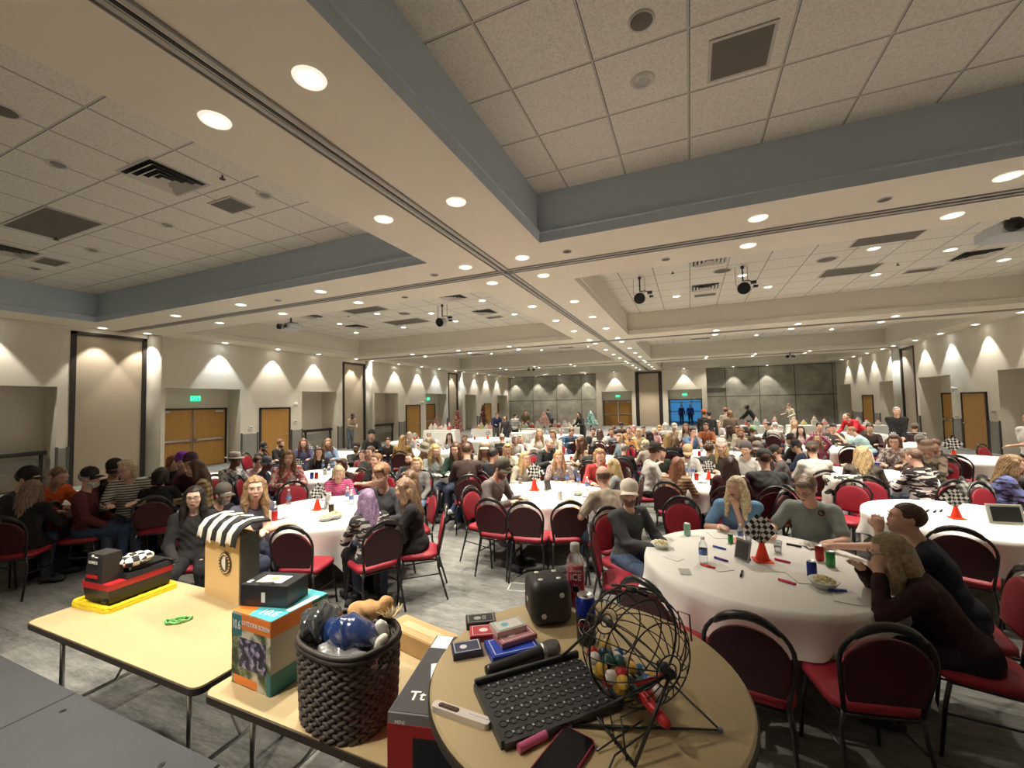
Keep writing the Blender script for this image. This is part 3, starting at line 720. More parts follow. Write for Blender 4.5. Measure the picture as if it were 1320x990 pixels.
# ---------------------------------------------------------------- table dressing prototypes
M_orange = mat('cone_orange', (.85, .045, .012), .4, emit=(.85, .045, .012), es=0); M_checkw = mat('flag_white', (.78, .78, .76), .7); M_checkb = mat('flag_black', (.01, .01, .01), .6)
M_water = mat('clear_plastic', (.85, .9, .93), .08, trans=.85, alpha=.6); M_cap = mat('white_cap', (.8, .8, .8), .4)
M_paper = mat('paper', (.72, .71, .66), .8)
def flag_mesh(m, w_, M, n=6):
    k = 2; vs = []; N = n*k+1
    for j in range(N):
        for i in range(N):
            u, v = i/(N-1)-.5, j/(N-1)-.5
            vs.append(M @ Vector((u*w_, math.sin(u*7+v*2)*w_*.05, v*w_)))
    for j in range(N-1):
        for i in range(N-1):
            a = j*N+i; m.add([vs[a], vs[a+1], vs[a+N+1], vs[a+N]], [(0, 1, 2, 3)], ((i//k)+(j//k)) % 2)
def make_cone(many=False):
    t = thing('cone_centrepiece', '', 'table centrepiece')
    MB().lathe([(.062, 0), (.062, .008), (.048, .012), (.02, .115), (.017, .13), (.001, .13)], 16).box((0, 0, .005), (.12, .12, .008), bev=.004).build('cone', M_orange, t, 'auto')
    for k in range(3 if many else 2):
        a = (-20, 24, 2)[k]; dx = (-.02, .025, 0)[k]
        M = Matrix.Translation((dx*.6, .012*k, .22+.02*(k == 2))) @ Matrix.Rotation(R(a), 4, 'Z') @ Matrix.Rotation(R((38, 52, 45)[k]), 4, 'Y')
        m = MB(); flag_mesh(m, .165, M); m.build('flag', [M_checkw, M_checkb], t)
        MB().tube([(0, .003, .1), (dx, .012*k+.008, .33)], .003, 5).build('flag_stick', M_checkb, t)
    return t
def make_bottle():
    t = thing('water_bottle', '', 'bottle')
    MB().lathe([(.001, 0), (.03, 0), (.032, .01), (.031, .06), (.033, .12), (.03, .15), (.014, .18), (.013, .192)], 14).build('bottle_body', M_water, t, True)
    MB().lathe([(.0325, .07), (.0325, .115)], 14).build('bottle_label', mat('label_blue', (.12, .2, .5), .5), t, True)
    MB().lathe([(.015, .188), (.016, .206), (.001, .207)], 12).build('bottle_cap', M_cap, t, True)
    return t
def make_can(nm, c):
    t = thing('drink_can', '', 'can')
    MB().lathe([(.026, 0), (.032, .008), (.033, .012), (.033, .108), (.027, .118)], 16).build('can_body', mat('can_'+nm, c, .35, metal=.3), t, True)
    MB().lathe([(.027, .118), (.026, .121), (.024, .117), (.001, .116)], 16).build('can_lid', M_chrome, t, True)
    return t
def make_cup():
    t = thing('plastic_cup', '', 'cup')
    MB().lathe([(.001, .002), (.026, .0), (.036, .1), (.034, .1), (.025, .006)], 14).build('cup_body', M_water, t, True)
    MB().lathe([(.001, .05), (.029, .05)], 14).build('drink', mat('cola', (.08, .03, .015), .2), t, True)
    return t
def make_bowl():
    t = thing('snack_bowl', '', 'bowl')
    MB().lathe([(.001, .004), (.05, .002), (.085, .045), (.088, .046), (.084, .05), (.05, .008)], 20).build('bowl_body', mat('bowl_plastic', (.7, .72, .68), .3), t, True)
    m = MB(); r_ = random.Random(3)
    for i in range(26):
        a = r_.uniform(0, 6.28); q = r_.uniform(0, .06); m.ball((q*math.cos(a), q*math.sin(a), .045+.02*(1-q/.06)), r_.uniform(.009, .016), 6, 4)
    m.build('popcorn', mat('popcorn', (.75, .66, .36), .8, var=.2, vscale=90), t, True)
    return t
def make_marker(nm, c):
    t = thing('marker_pen', '', 'marker')
    MB().cyl((-.055, 0, .009), (.03, 0, .009), .009, n=10).build('barrel', mat('pen_'+nm, c, .4), t, True)
    MB().cyl((.03, 0, .009), (.062, 0, .009), .0095, .008, n=10).build('pen_cap', mat('pen_'+nm, c, .4), t, True)
    return t
def make_frame():
    t = thing('picture_stand', '', 'sign stand')
    T = Matrix.Rotation(R(-12), 4, 'X')
    m = MB(); m.box((0, 0, .085), (.15, .008, .17), (R(-12), 0, 0)); m.build('backing', M_greyp, t)
    MB().box((0, -.007, .085), (.12, .003, .14), (R(-12), 0, 0)).build('picture', mat('dark_picture', (.05, .05, .045), .4), t)
    MB().box((0, .03, .06), (.06, .005, .13), (R(22), 0, 0)).build('prop_leg', M_greyp, t)
    return t
def make_sheet(nm, c):
    t = MB(); 
    t.box((0, 0, .002), (.14, .21, .003)); o = t.build('paper_sheet', mat('sheet_'+nm, c, .8)); tag(o, '', 'paper'); return o
def make_napkin():
    m = MB(); r_ = random.Random(5); n = 10; vs = []
    for j in range(n):
        for i in range(n): vs.append(((i/(n-1)-.5)*.15, (j/(n-1)-.5)*.15, .004+abs(math.sin(i*1.3+j*.8))*.012+r_.uniform(0, .006)))
    for j in range(n-1):
        for i in range(n-1): m.add([vs[j*n+i], vs[j*n+i+1], vs[(j+1)*n+i+1], vs[(j+1)*n+i]], [(0, 1, 2, 3)])
    o = m.build('crumpled_napkin', M_paper); tag(o, '', 'napkin'); return o
PR = {'cone': make_cone(), 'conem': make_cone(True), 'bottle': make_bottle(), 'cup': make_cup(), 'bowl': make_bowl(), 'frame': make_frame(), 'napkin': make_napkin()}
for nm, c in (('red', (.45, .02, .02)), ('green', (.03, .28, .07)), ('blue', (.02, .04, .3)), ('silver', (.5, .52, .5)), ('palegreen', (.25, .42, .32)), ('dark', (.05, .03, .02))): PR['can_'+nm] = make_can(nm, c)
for nm, c in (('blue', (.02, .08, .4)), ('red', (.6, .03, .03)), ('pink', (.7, .03, .16)), ('purple', (.1, .03, .3)), ('black', (.01, .01, .01))): PR['pen_'+nm] = make_marker(nm, c)
for nm, c in (('white', (.72, .71, .67)), ('grey', (.4, .4, .38)), ('pink', (.7, .3, .3))): PR['sheet_'+nm] = make_sheet(nm, c)
PU = {k: [] for k in PR}
def item(kind, x, y, rz, label, group=None, s=1, z=.767):
    o = place(PR[kind], PU[kind], (x, y, z), R(rz), label, group)
    if s != 1: o.scale = (s, s, s)
    else: o.scale = (1, 1, 1)
    return o
# ---------------------------------------------------------------- tables, empty chairs and what lies on the cloths
round_table(0.47, 4.08, R(18), 'in the right foreground')
round_table(-2.08, 6.12, R(38), 'in the middle with three empty chairs before it')
round_table(-4.5, 4.2, R(20), 'left of centre by the lavender hair')
round_table(2.75, 6.25, R(10), 'at the right edge carrying the framed tablet')
round_table(-6.8, 6.4, R(40), 'behind the pink-striped sweater at the left')
round_table(-9.1, 3.5, R(30), 'at the far left beside the man in orange')
round_table(-8.75, 5.45, R(10), 'beside the violet knit hat')
round_table(-4.75, 8.15, R(25), 'beside the couple hugging')
round_table(0.35, 7.75, R(5), 'beside the black cowboy hat')
round_table(-9.6, 9.1, R(15), 'in front of the first single door of the left wall')
round_table(-2.35, 10.0, R(30), 'behind the long golden-haired pair')
round_table(2.75, 9.15, R(12), 'beside the woman in zebra stripes')
round_table(5.35, 11.9, R(0), 'by the right wall door with two empty chairs')
round_table(5.3, 15.3, R(20), 'in front of the standing man in black')
round_table(3.3, 13.6, R(35), 'where the man in red bends over')
round_table(-7.2, 10.4, R(0), 'before the second niche of the left wall')
round_table(-4.9, 12.3, R(20), 'left of the balding man in the dark jacket')
round_table(0.4, 11.7, R(15), 'beside the mid blue tee')
round_table(-9.7, 13.2, R(10), 'close to the left wall by the standing tan top')
round_table(-7.3, 14.6, R(30), 'in front of the far left single door')
round_table(-2.4, 14.1, R(0), 'in the centre of the far crowd')
round_table(-4.9, 16.5, R(20), 'in the far crowd left of centre')
round_table(0.5, 15.8, R(40), 'in the far crowd right of centre')
round_table(2.9, 17.6, R(0), 'in the far crowd below the concrete wall')
round_table(-2.4, 18.3, R(15), 'in the far crowd before the back double doors')
round_table(5.4, 19.0, R(25), 'in the far crowd near the right wall')
round_table(0.4, 20.0, R(0), 'farthest of the crowd, before the blue doorway')
round_table(-7.4, 18.8, R(10), 'in the far crowd in front of the pink trees')
chair(-2.31, 4.94, R(179), 'empty maroon chair, leftmost of the three before the middle table')
chair(-1.88, 4.93, R(-174), 'empty maroon chair, middle of the three before the middle table')
chair(-1.47, 5.07, R(-155), 'empty maroon chair, rightmost of the three before the middle table')
chair(-3.77, 3.24, R(-161), 'empty maroon chair in front of the left table, its back to the camera')
chair(-5.60, 4.67, R(67), 'empty maroon chair on the far side of the left table, facing the camera')
chair(0.27, 2.9, R(172), 'black-backed empty chair just right of the bingo table')
chair(0.82, 3.02, R(192), 'chair with a dark red seat in the shadow right of the bingo table')
chair(-0.18, 3.12, R(148), 'dark-backed maroon chair directly behind the wire bingo cage')
chair(-0.62, 4.0, R(98), 'red-seated chair seen from its side behind the red drink bottle')
chair(-0.07, 5.15, R(17), 'empty maroon chair beyond the pale green can, facing the camera')
chair(2.23, 5.17, R(154), 'empty black-backed chair in front of the right edge table')
chair(3.35, 4.75, R(200), 'empty chair with red seat at the right edge of the picture')
chair(1.85, 7.0, R(-40), 'empty maroon chair behind the dark-haired man leaning at the right')
chair(2.25, 7.35, R(-15), 'empty maroon chair with only its top showing behind the right edge table')
chair(3.6, 7.25, R(35), 'maroon chair at the right edge behind the tablet')
chair(4.37, 11.06, R(125), 'empty black-backed chair left of the pair before the right wall door table')
chair(4.75, 10.87, R(146), 'empty black-backed chair right of the pair before the right wall door table')
chair(6.3, 12.9, R(35), 'empty maroon chair behind the checkered flags by the right wall door')
chair(-3.21, 6.37, R(91), 'empty maroon chair behind the crossed legs in sneakers')
chair(0.79, 6.39, R(-121), 'empty maroon chair turned sideways right of the grey-haired man')
chair(1.41, 6.62, R(110), 'second maroon chair turned sideways right of the grey-haired man')
chair(3.37, 12.40, R(-177), 'empty maroon chair behind the person in light blue')
chair(-3.51, 7.44, R(-122), 'maroon chair behind the man in the grey hoodie')
chair(-1.25, 11.47, R(97), 'empty maroon chair left of the cowboy hat')
chair(-3.18, 12.95, R(151), 'red chair back left of the dark-haired far woman')
item('cone', 0.506, 4.090, 10, 'orange cone with black and white checkered flags on the big right foreground table', s=1.15)
item('frame', 0.359, 4.055, -50, 'small grey picture stand left of the orange cone on the big right foreground table')
item('bottle', 0.050, 3.870, 0, 'clear water bottle left of the picture stand on the big right foreground table', s=1.05)
item('can_palegreen', -0.079, 4.602, 0, 'pale green can at the back left edge of the big right table')
item('can_red', 0.946, 4.267, 0, 'red can beside two others on the big right foreground table')
item('can_green', 0.988, 4.142, 0, 'green can right of the red one on the big right foreground table')
item('can_blue', 0.798, 3.848, 0, 'dark blue can in front of the red can on the big right foreground table')
item('bowl', -0.302, 4.140, 0, 'bowl of popcorn at the left edge of the big right table')
item('bowl', 0.829, 3.675, 0, 'takeout tray of snacks by the blonde woman in dark', s=1.1)
item('napkin', 0.969, 4.616, 20, 'crumpled white wrapper before the grey-haired man')
item('pen_blue', 0.190, 4.294, -30, 'blue marker behind the others, beyond the water bottle')
item('pen_purple', 0.185, 3.992, -32, 'dark purple marker on a folded sheet on the big right foreground table')
item('pen_red', 0.077, 3.792, -25, 'red marker lying in front of the water bottle')
item('pen_pink', 0.650, 4.124, -28, 'pink marker right of the orange cone')
item('pen_pink', 0.602, 3.674, -30, 'pink marker nearest the camera on the big right foreground table')
item('pen_blue', 0.891, 3.620, 20, 'blue marker by the elbow of the blonde woman in dark')
item('pen_black', 0.314, 3.716, 80, 'thin black pen in the middle of the big right table')
item('pen_black', 0.820, 4.584, -25, 'black marker behind the snack wrapper on the big right table')
item('sheet_grey', -0.090, 3.631, 10, 'grey card at the near left of the big right table', s=0.6)
item('sheet_white', 0.153, 3.837, 35, 'white sheet beneath the purple marker')
item('sheet_white', 0.582, 3.977, 20, 'white sheet beneath the orange cone')
item('sheet_pink', 0.347, 4.577, 10, 'pink packet before the blonde woman in blue', s=0.9)
item('sheet_white', 0.199, 4.700, 20, 'white bingo sheet before the blonde woman in blue')
item('sheet_white', -0.186, 3.914, 60, 'white napkin sheet right of the popcorn bowl', s=0.7)
item('sheet_white', 0.894, 3.699, 25, 'white sheet under the hands of the blonde woman in dark')
item('sheet_white', 0.918, 3.543, -10, 'white sheet at the right end of the big right table')
item('sheet_white', 0.720, 3.805, 15, 'white bingo card left of the blue can')
item('cup', 0.462, 4.618, 0, 'clear cup beside the elbow of the blonde woman in blue')
item('bottle', 0.392, 4.569, 0, 'small clear bottle in front of the blonde woman in blue', s=0.8)
item('cup', 0.661, 4.358, 0, 'clear cup behind the orange cone on the big right table')
item('can_green', 0.300, 4.490, 0, 'small green tub beside the pink packet', s=0.7)
item('conem', -2.288, 6.175, 0, 'orange cone crowded with checkered flags on the middle table', s=1.25)
item('frame', -2.092, 6.236, 70, 'dark tent sign right of the orange cone on the middle table')
item('can_silver', -1.732, 5.696, 0, 'tall silver can on the middle table')
item('bottle', -1.967, 6.912, 0, 'water bottle farthest back on the middle table')
item('bottle', -1.740, 6.793, 0, 'water bottle with blue label right of the silver can', s=1.1)
item('bottle', -1.513, 6.417, 0, 'water bottle by the bald man in the tan tee')
item('bowl', -1.568, 6.059, 0, 'bowl of yellow snacks on the middle table')
item('bowl', -1.550, 5.564, 0, 'flat pale snack tray nearest the camera on the middle table', s=0.9)
item('cup', -2.710, 6.613, 0, 'clear cup before the woman with long blonde hair on the middle table')
item('sheet_white', -2.708, 6.361, 15, 'white sheet left of the cone on the middle table')
item('sheet_white', -2.200, 5.968, 5, 'white sheet beneath the cone on the middle table')
item('napkin', -1.417, 6.001, 5, 'white napkin beside the yellow snacks')
item('bottle', -2.169, 6.915, 0, 'small water bottle before the woman with long auburn hair', s=0.8)
item('conem', -4.626, 4.149, 15, 'orange cone with big checkered flag on the left table')
item('frame', -4.537, 4.221, -60, 'small grey card stand right of the flag cone on the left table')
item('bottle', -4.795, 3.656, 0, 'red-labelled drink bottle by the arm of the bearded man')
item('can_red', -4.697, 3.582, 0, 'red can beside the bearded man on the left table')
item('bottle', -4.607, 4.663, 0, 'blue bottle before the pink-striped sweater')
item('bottle', -4.408, 4.534, 0, 'clear water bottle next to the blue one on the left table')
item('bottle', -4.993, 4.588, 0, 'clear bottle at the back of the left table', s=0.9)
item('can_silver', -4.914, 4.614, 0, 'silver tumbler before the pink-striped sweater')
item('can_dark', -4.283, 4.059, 0, 'dark can in front of the flag cone on the left table')
item('bowl', -4.059, 3.907, 0, 'tray of snacks at the near right of the left table', s=1.2)
item('bowl', -4.086, 3.790, 0, 'brown snack plate at the near edge of the left table')
item('sheet_white', -4.471, 3.624, 15, 'white sheet near the bearded man on the left table')
item('sheet_white', -4.376, 4.318, 15, 'white sheet before the dark grey sweater on the left table')
item('napkin', -4.719, 3.682, 0, 'crumpled napkin right of the red can on the left table')
item('bottle', -5.298, 4.256, 0, 'clear bottle by the woman with crossed bare arms')
item('cup', -4.140, 4.397, 0, 'clear cup near the lavender hair on the left table')
item('cone', 2.639, 6.183, 5, 'orange cone with checkered flag on the right edge table')
item('pen_black', 2.424, 6.386, 60, 'dark marker in the loose row left of the cone on the right edge table', 'markers on the right edge table')
item('pen_black', 2.505, 6.450, 60, 'dark marker in the loose row left of the cone on the right edge table', 'markers on the right edge table')
item('pen_black', 2.560, 6.431, 60, 'dark marker in the loose row left of the cone on the right edge table', 'markers on the right edge table')
item('pen_black', 2.641, 6.495, 60, 'dark marker in the loose row left of the cone on the right edge table', 'markers on the right edge table')
item('bowl', 3.118, 6.219, 0, 'snack tray behind the tablet at the right edge', s=0.8)
item('cone', -7.499, 6.220, 5, 'small orange cone on the table behind the pink-striped sweater')
item('can_blue', -6.721, 5.901, 0, 'blue can on the table behind the pink-striped sweater', 'drinks of on the table behind the pink-striped sweater')
item('can_red', -6.630, 5.928, 0, 'red can on the table behind the pink-striped sweater', 'drinks of on the table behind the pink-striped sweater')
item('bottle', -7.464, 6.847, 0, 'water bottle on the table behind the pink-striped sweater', 'drinks of on the table behind the pink-striped sweater')
item('bottle', -6.829, 6.413, 0, 'water bottle on the table behind the pink-striped sweater', 'drinks of on the table behind the pink-striped sweater')
item('cup', -7.241, 5.746, 0, 'clear cup on the table behind the pink-striped sweater', 'drinks of on the table behind the pink-striped sweater')
item('cup', -8.084, 5.893, 0, 'clear cup on the table behind the pink-striped sweater', 'drinks of on the table behind the pink-striped sweater')
item('can_silver', -6.832, 6.317, 0, 'silver can on the table behind the pink-striped sweater', 'drinks of on the table behind the pink-striped sweater')
item('cup', -8.490, 6.206, 0, 'clear cup on the table behind the pink-striped sweater', 'drinks of on the table behind the pink-striped sweater')
item('sheet_white', -6.640, 5.616, 10, 'white sheet on the table behind the pink-striped sweater')
item('conem', 0.241, 7.890, 10, 'red cone with checkered flags on the table behind the blonde woman in blue')
item('bottle', -0.115, 8.265, 0, 'water bottle on the table behind the blonde woman in blue', 'things on the table of the cowboy hat man')
item('bottle', -0.012, 8.211, 0, 'water bottle on the table behind the blonde woman in blue', 'things on the table of the cowboy hat man')
item('cup', -0.051, 7.880, 0, 'clear cup on the table behind the blonde woman in blue')
item('can_red', 0.046, 7.758, 0, 'red tumbler on the table behind the blonde woman in blue')
item('napkin', 0.125, 7.567, 0, 'white napkin on the table behind the blonde woman in blue')
item('sheet_white', 0.399, 8.414, 0, 'white sheet on the table behind the blonde woman in blue')
item('can_dark', 0.264, 7.341, 0, 'small dark dish on the table behind the blonde woman in blue')
item('cone', -8.316, 3.339, 10, 'red cone on the far left table', s=0.9)
item('sheet_white', -8.343, 3.242, 70, 'white box-like card on the far left table')
item('can_silver', -8.749, 3.650, 0, 'silver can on the far left table')
item('frame', -8.304, 3.421, -30, 'grey upright card on the far left table')
item('cone', -4.691, 7.845, 0, 'orange cone on the table beside the hugging couple', s=1.1)
item('can_red', -4.855, 7.582, 0, 'red cup on the table beside the hugging couple')
item('bowl', -4.798, 7.705, 0, 'yellow snack tray on the table beside the hugging couple')
item('bottle', -5.100, 8.325, 0, 'water bottle on the table beside the hugging couple')
item('cup', -5.363, 8.513, 0, 'clear cup on the table beside the hugging couple')
item('sheet_white', -4.728, 7.350, 0, 'white sheet on the table beside the hugging couple')
item('bowl', -4.404, 7.429, 0, 'snack dish nearest the camera on the table beside the hugging couple')
item('conem', 5.028, 11.716, 0, 'red cone with many checkered flags by the right wall door', s=1.4)
item('frame', 4.899, 11.937, 10, 'grey picture stand by the flags near the right wall door')
item('cone', -9.610, 8.309, 0, 'orange cone on the table before the first single door', s=1.2)
item('bottle', -10.391, 8.979, 0, 'water bottle on the table before the first single door', 'bottles before the first single door')
item('bottle', -10.375, 9.298, 0, 'water bottle on the table before the first single door', 'bottles before the first single door')
item('bottle', -9.607, 9.191, 0, 'water bottle on the table before the first single door', 'bottles before the first single door')
item('cup', -9.116, 8.463, 0, 'clear cup on the table before the first single door', 'cups before the first single door')
item('cup', -9.879, 8.940, 0, 'clear cup on the table before the first single door', 'cups before the first single door')
item('can_blue', 3.149, 9.844, 0, 'blue can on the table of the woman in zebra stripes')
item('cup', 3.048, 9.892, 0, 'clear cup on the table of the zebra stripes')
item('sheet_white', 3.296, 9.735, 0, 'white sheet on the table of the zebra stripes')
item('sheet_white', 2.533, 9.920, 0, 'white paper left of the blonde back on the table of the zebra stripes')
item('bowl', 2.704, 9.949, 0, 'pale snack bowl on the table of the zebra stripes')
item('cone', -4.765, 12.887, 0, 'orange cone on the far table before the woman in white', s=1.2)
item('cone', -2.35, 10.0, 0, 'orange cone in the middle of the table behind the two long-haired women')
item('bottle', -1.97, 9.94, 101, 'water bottle on the table behind the two long-haired women', 'bottles on the table behind the two long-haired women')
item('cup', -2.16, 10.33, 5, 'clear cup on the table behind the two long-haired women')
item('can_silver', -2.65, 10.60, 15, 'silver can on the table behind the two long-haired women')
item('bottle', -2.88, 10.08, 70, 'water bottle on the table behind the two long-haired women', 'bottles on the table behind the two long-haired women')
item('can_red', -2.57, 9.40, 67, 'red can on the table behind the two long-haired women')
item('sheet_white', -2.11, 9.37, 164, 'white sheet on the table behind the two long-haired women')
item('cone', 3.3, 13.6, 0, 'orange cone in the middle of the table of the man bending in red')
item('bottle', 3.92, 13.72, 49, 'water bottle on the table of the man bending in red', 'bottles on the table of the man bending in red')
item('cup', 3.60, 13.94, 95, 'clear cup on the table of the man bending in red')
item('can_silver', 3.14, 14.14, 171, 'silver can on the table of the man bending in red')
item('bottle', 2.86, 13.63, 63, 'water bottle on the table of the man bending in red', 'bottles on the table of the man bending in red')
item('can_red', 3.11, 13.27, 140, 'red can on the table of the man bending in red')
item('sheet_white', 3.54, 13.34, 74, 'white sheet on the table of the man bending in red')
item('cone', -7.2, 10.4, 0, 'orange cone in the middle of the table before the second niche')
item('bottle', -6.54, 10.43, 130, 'water bottle on the table before the second niche', 'bottles on the table before the second niche')
item('cup', -6.88, 10.78, 73, 'clear cup on the table before the second niche')
item('can_silver', -7.39, 10.76, 78, 'silver can on the table before the second niche')
item('bottle', -7.82, 10.49, 20, 'water bottle on the table before the second niche', 'bottles on the table before the second niche')
item('can_red', -7.60, 10.00, 71, 'red can on the table before the second niche')
item('sheet_white', -6.90, 9.91, 179, 'white sheet on the table before the second niche')
item('cone', -4.9, 12.3, 0, 'orange cone in the middle of the table of the woman in white')
item('bottle', -4.20, 12.23, 50, 'water bottle on the table of the woman in white', 'bottles on the table of the woman in white')
item('cup', -4.43, 12.78, 162, 'clear cup on the table of the woman in white')
item('can_silver', -5.16, 12.67, 91, 'silver can on the table of the woman in white')
item('bottle', -5.46, 12.32, 162, 'water bottle on the table of the woman in white', 'bottles on the table of the woman in white')
item('can_red', -5.21, 11.71, 25, 'red can on the table of the woman in white')
item('sheet_white', -4.50, 11.86, 71, 'white sheet on the table of the woman in white')
item('cone', 0.4, 11.7, 0, 'orange cone in the middle of the table of the man with hands at his face')
item('bottle', 0.96, 11.79, 60, 'water bottle on the table of the man with hands at his face', 'bottles on the table of the man with hands at his face')
item('cup', 0.86, 12.20, 74, 'clear cup on the table of the man with hands at his face')
item('can_silver', 0.22, 12.02, 178, 'silver can on the table of the man with hands at his face')
item('bottle', -0.27, 11.86, 73, 'water bottle on the table of the man with hands at his face', 'bottles on the table of the man with hands at his face')
item('can_red', 0.15, 11.06, 4, 'red can on the table of the man with hands at his face')
item('sheet_white', 0.59, 11.28, 39, 'white sheet on the table of the man with hands at his face')
item('cone', -9.7, 13.2, 0, 'orange cone in the middle of the table near the standing man in tan')
item('bottle', -9.21, 13.28, 158, 'water bottle on the table near the standing man in tan', 'bottles on the table near the standing man in tan')
item('cup', -9.55, 13.55, 158, 'clear cup on the table near the standing man in tan')
item('can_silver', -9.87, 13.68, 34, 'silver can on the table near the standing man in tan')
item('bottle', -10.25, 13.28, 40, 'water bottle on the table near the standing man in tan', 'bottles on the table near the standing man in tan')
item('can_red', -9.90, 12.91, 11, 'red can on the table near the standing man in tan')
item('sheet_white', -9.47, 12.78, 92, 'white sheet on the table near the standing man in tan')
item('cone', -7.3, 14.6, 0, 'orange cone in the middle of the table before the far left door')
item('bottle', -6.77, 14.76, 112, 'water bottle on the table before the far left door', 'bottles on the table before the far left door')
item('cup', -7.19, 15.09, 53, 'clear cup on the table before the far left door')
item('can_silver', -7.41, 14.96, 43, 'silver can on the table before the far left door')
item('bottle', -7.99, 14.55, 155, 'water bottle on the table before the far left door', 'bottles on the table before the far left door')
item('can_red', -7.67, 14.23, 63, 'red can on the table before the far left door')
item('sheet_white', -7.15, 14.27, 135, 'white sheet on the table before the far left door')
item('cone', -2.4, 14.1, 0, 'orange cone in the middle of the central far table')
item('bottle', -1.71, 14.01, 166, 'water bottle on the central far table', 'bottles on the central far table')
item('cup', -2.28, 14.60, 61, 'clear cup on the central far table')
item('can_silver', -2.65, 14.56, 56, 'silver can on the central far table')
item('bottle', -2.84, 14.12, 109, 'water bottle on the central far table', 'bottles on the central far table')
item('can_red', -2.56, 13.60, 8, 'red can on the central far table')
item('sheet_white', -2.29, 13.68, 134, 'white sheet on the central far table')
item('cone', -4.9, 16.5, 0, 'orange cone in the middle of the far table left of centre')
item('bottle', -4.48, 16.42, 66, 'water bottle on the far table left of centre', 'bottles on the far table left of centre')
item('cup', -4.65, 16.77, 80, 'clear cup on the far table left of centre')
item('can_silver', -5.28, 17.09, 103, 'silver can on the far table left of centre')
item('bottle', -5.46, 16.34, 10, 'water bottle on the far table left of centre', 'bottles on the far table left of centre')
item('can_red', -5.09, 16.17, 53, 'red can on the far table left of centre')
item('sheet_white', -4.51, 16.11, 42, 'white sheet on the far table left of centre')
item('cone', 0.5, 15.8, 0, 'orange cone in the middle of the far table right of centre')
item('bottle', 1.08, 15.74, 164, 'water bottle on the far table right of centre', 'bottles on the far table right of centre')
item('cup', 0.79, 16.20, 55, 'clear cup on the far table right of centre')
item('can_silver', 0.16, 16.28, 68, 'silver can on the far table right of centre')
item('bottle', 0.01, 15.84, 127, 'water bottle on the far table right of centre', 'bottles on the far table right of centre')
item('can_red', 0.02, 15.30, 160, 'red can on the far table right of centre')
item('sheet_white', 0.72, 15.51, 158, 'white sheet on the far table right of centre')
item('cone', 2.9, 17.6, 0, 'orange cone in the middle of the far table below the concrete wall')
item('bottle', 3.57, 17.45, 170, 'water bottle on the far table below the concrete wall', 'bottles on the far table below the concrete wall')
item('cup', 3.10, 18.22, 176, 'clear cup on the far table below the concrete wall')
item('can_silver', 2.59, 18.05, 103, 'silver can on the far table below the concrete wall')
item('bottle', 2.49, 17.49, 0, 'water bottle on the far table below the concrete wall', 'bottles on the far table below the concrete wall')
item('can_red', 2.64, 17.29, 156, 'red can on the far table below the concrete wall')
item('sheet_white', 3.17, 17.32, 97, 'white sheet on the far table below the concrete wall')
item('cone', -2.4, 18.3, 0, 'orange cone in the middle of the far table before the back double doors')
item('bottle', -1.87, 18.42, 51, 'water bottle on the far table before the back double doors', 'bottles on the far table before the back double doors')
item('cup', -2.03, 18.72, 143, 'clear cup on the far table before the back double doors')
item('can_silver', -2.73, 18.70, 134, 'silver can on the far table before the back double doors')
item('bottle', -2.78, 18.31, 178, 'water bottle on the far table before the back double doors', 'bottles on the far table before the back double doors')
item('can_red', -2.63, 17.83, 65, 'red can on the far table before the back double doors')
item('sheet_white', -2.17, 17.97, 92, 'white sheet on the far table before the back double doors')
item('cone', 5.3, 15.3, 0, 'orange cone in the middle of the table before the standing man in black')
item('bottle', 5.94, 15.14, 2, 'water bottle on the table before the standing man in black', 'bottles on the table before the standing man in black')
item('cup', 5.58, 15.68, 19, 'clear cup on the table before the standing man in black')
item('can_silver', 5.15, 15.82, 97, 'silver can on the table before the standing man in black')
item('bottle', 4.62, 15.42, 99, 'water bottle on the table before the standing man in black', 'bottles on the table before the standing man in black')
item('can_red', 4.98, 14.89, 102, 'red can on the table before the standing man in black')
item('sheet_white', 5.41, 14.93, 158, 'white sheet on the table before the standing man in black')

# tablet in a pale frame on the right edge table
t = thing('tablet_display', 'tablet in a pale frame standing on the right edge table', 'tablet', (2.98, 6.08, .767), R(8))
MB().box((0, 0, .1), (.30, .02, .2), (R(-14), 0, 0), bev=.006).build('bezel', mat('pale_bezel', (.45, .46, .40), .5), t)
MB().box((0, -.013, .1), (.245, .004, .15), (R(-14), 0, 0)).build('screen', M_black, t)
MB().box((0, .06, .07), (.12, .005, .16), (R(28), 0, 0)).build('stand', M_greyp, t)
MB().box((.42, .0, .05), (.2, .1, .1)).build('side_box', M_paper, t)

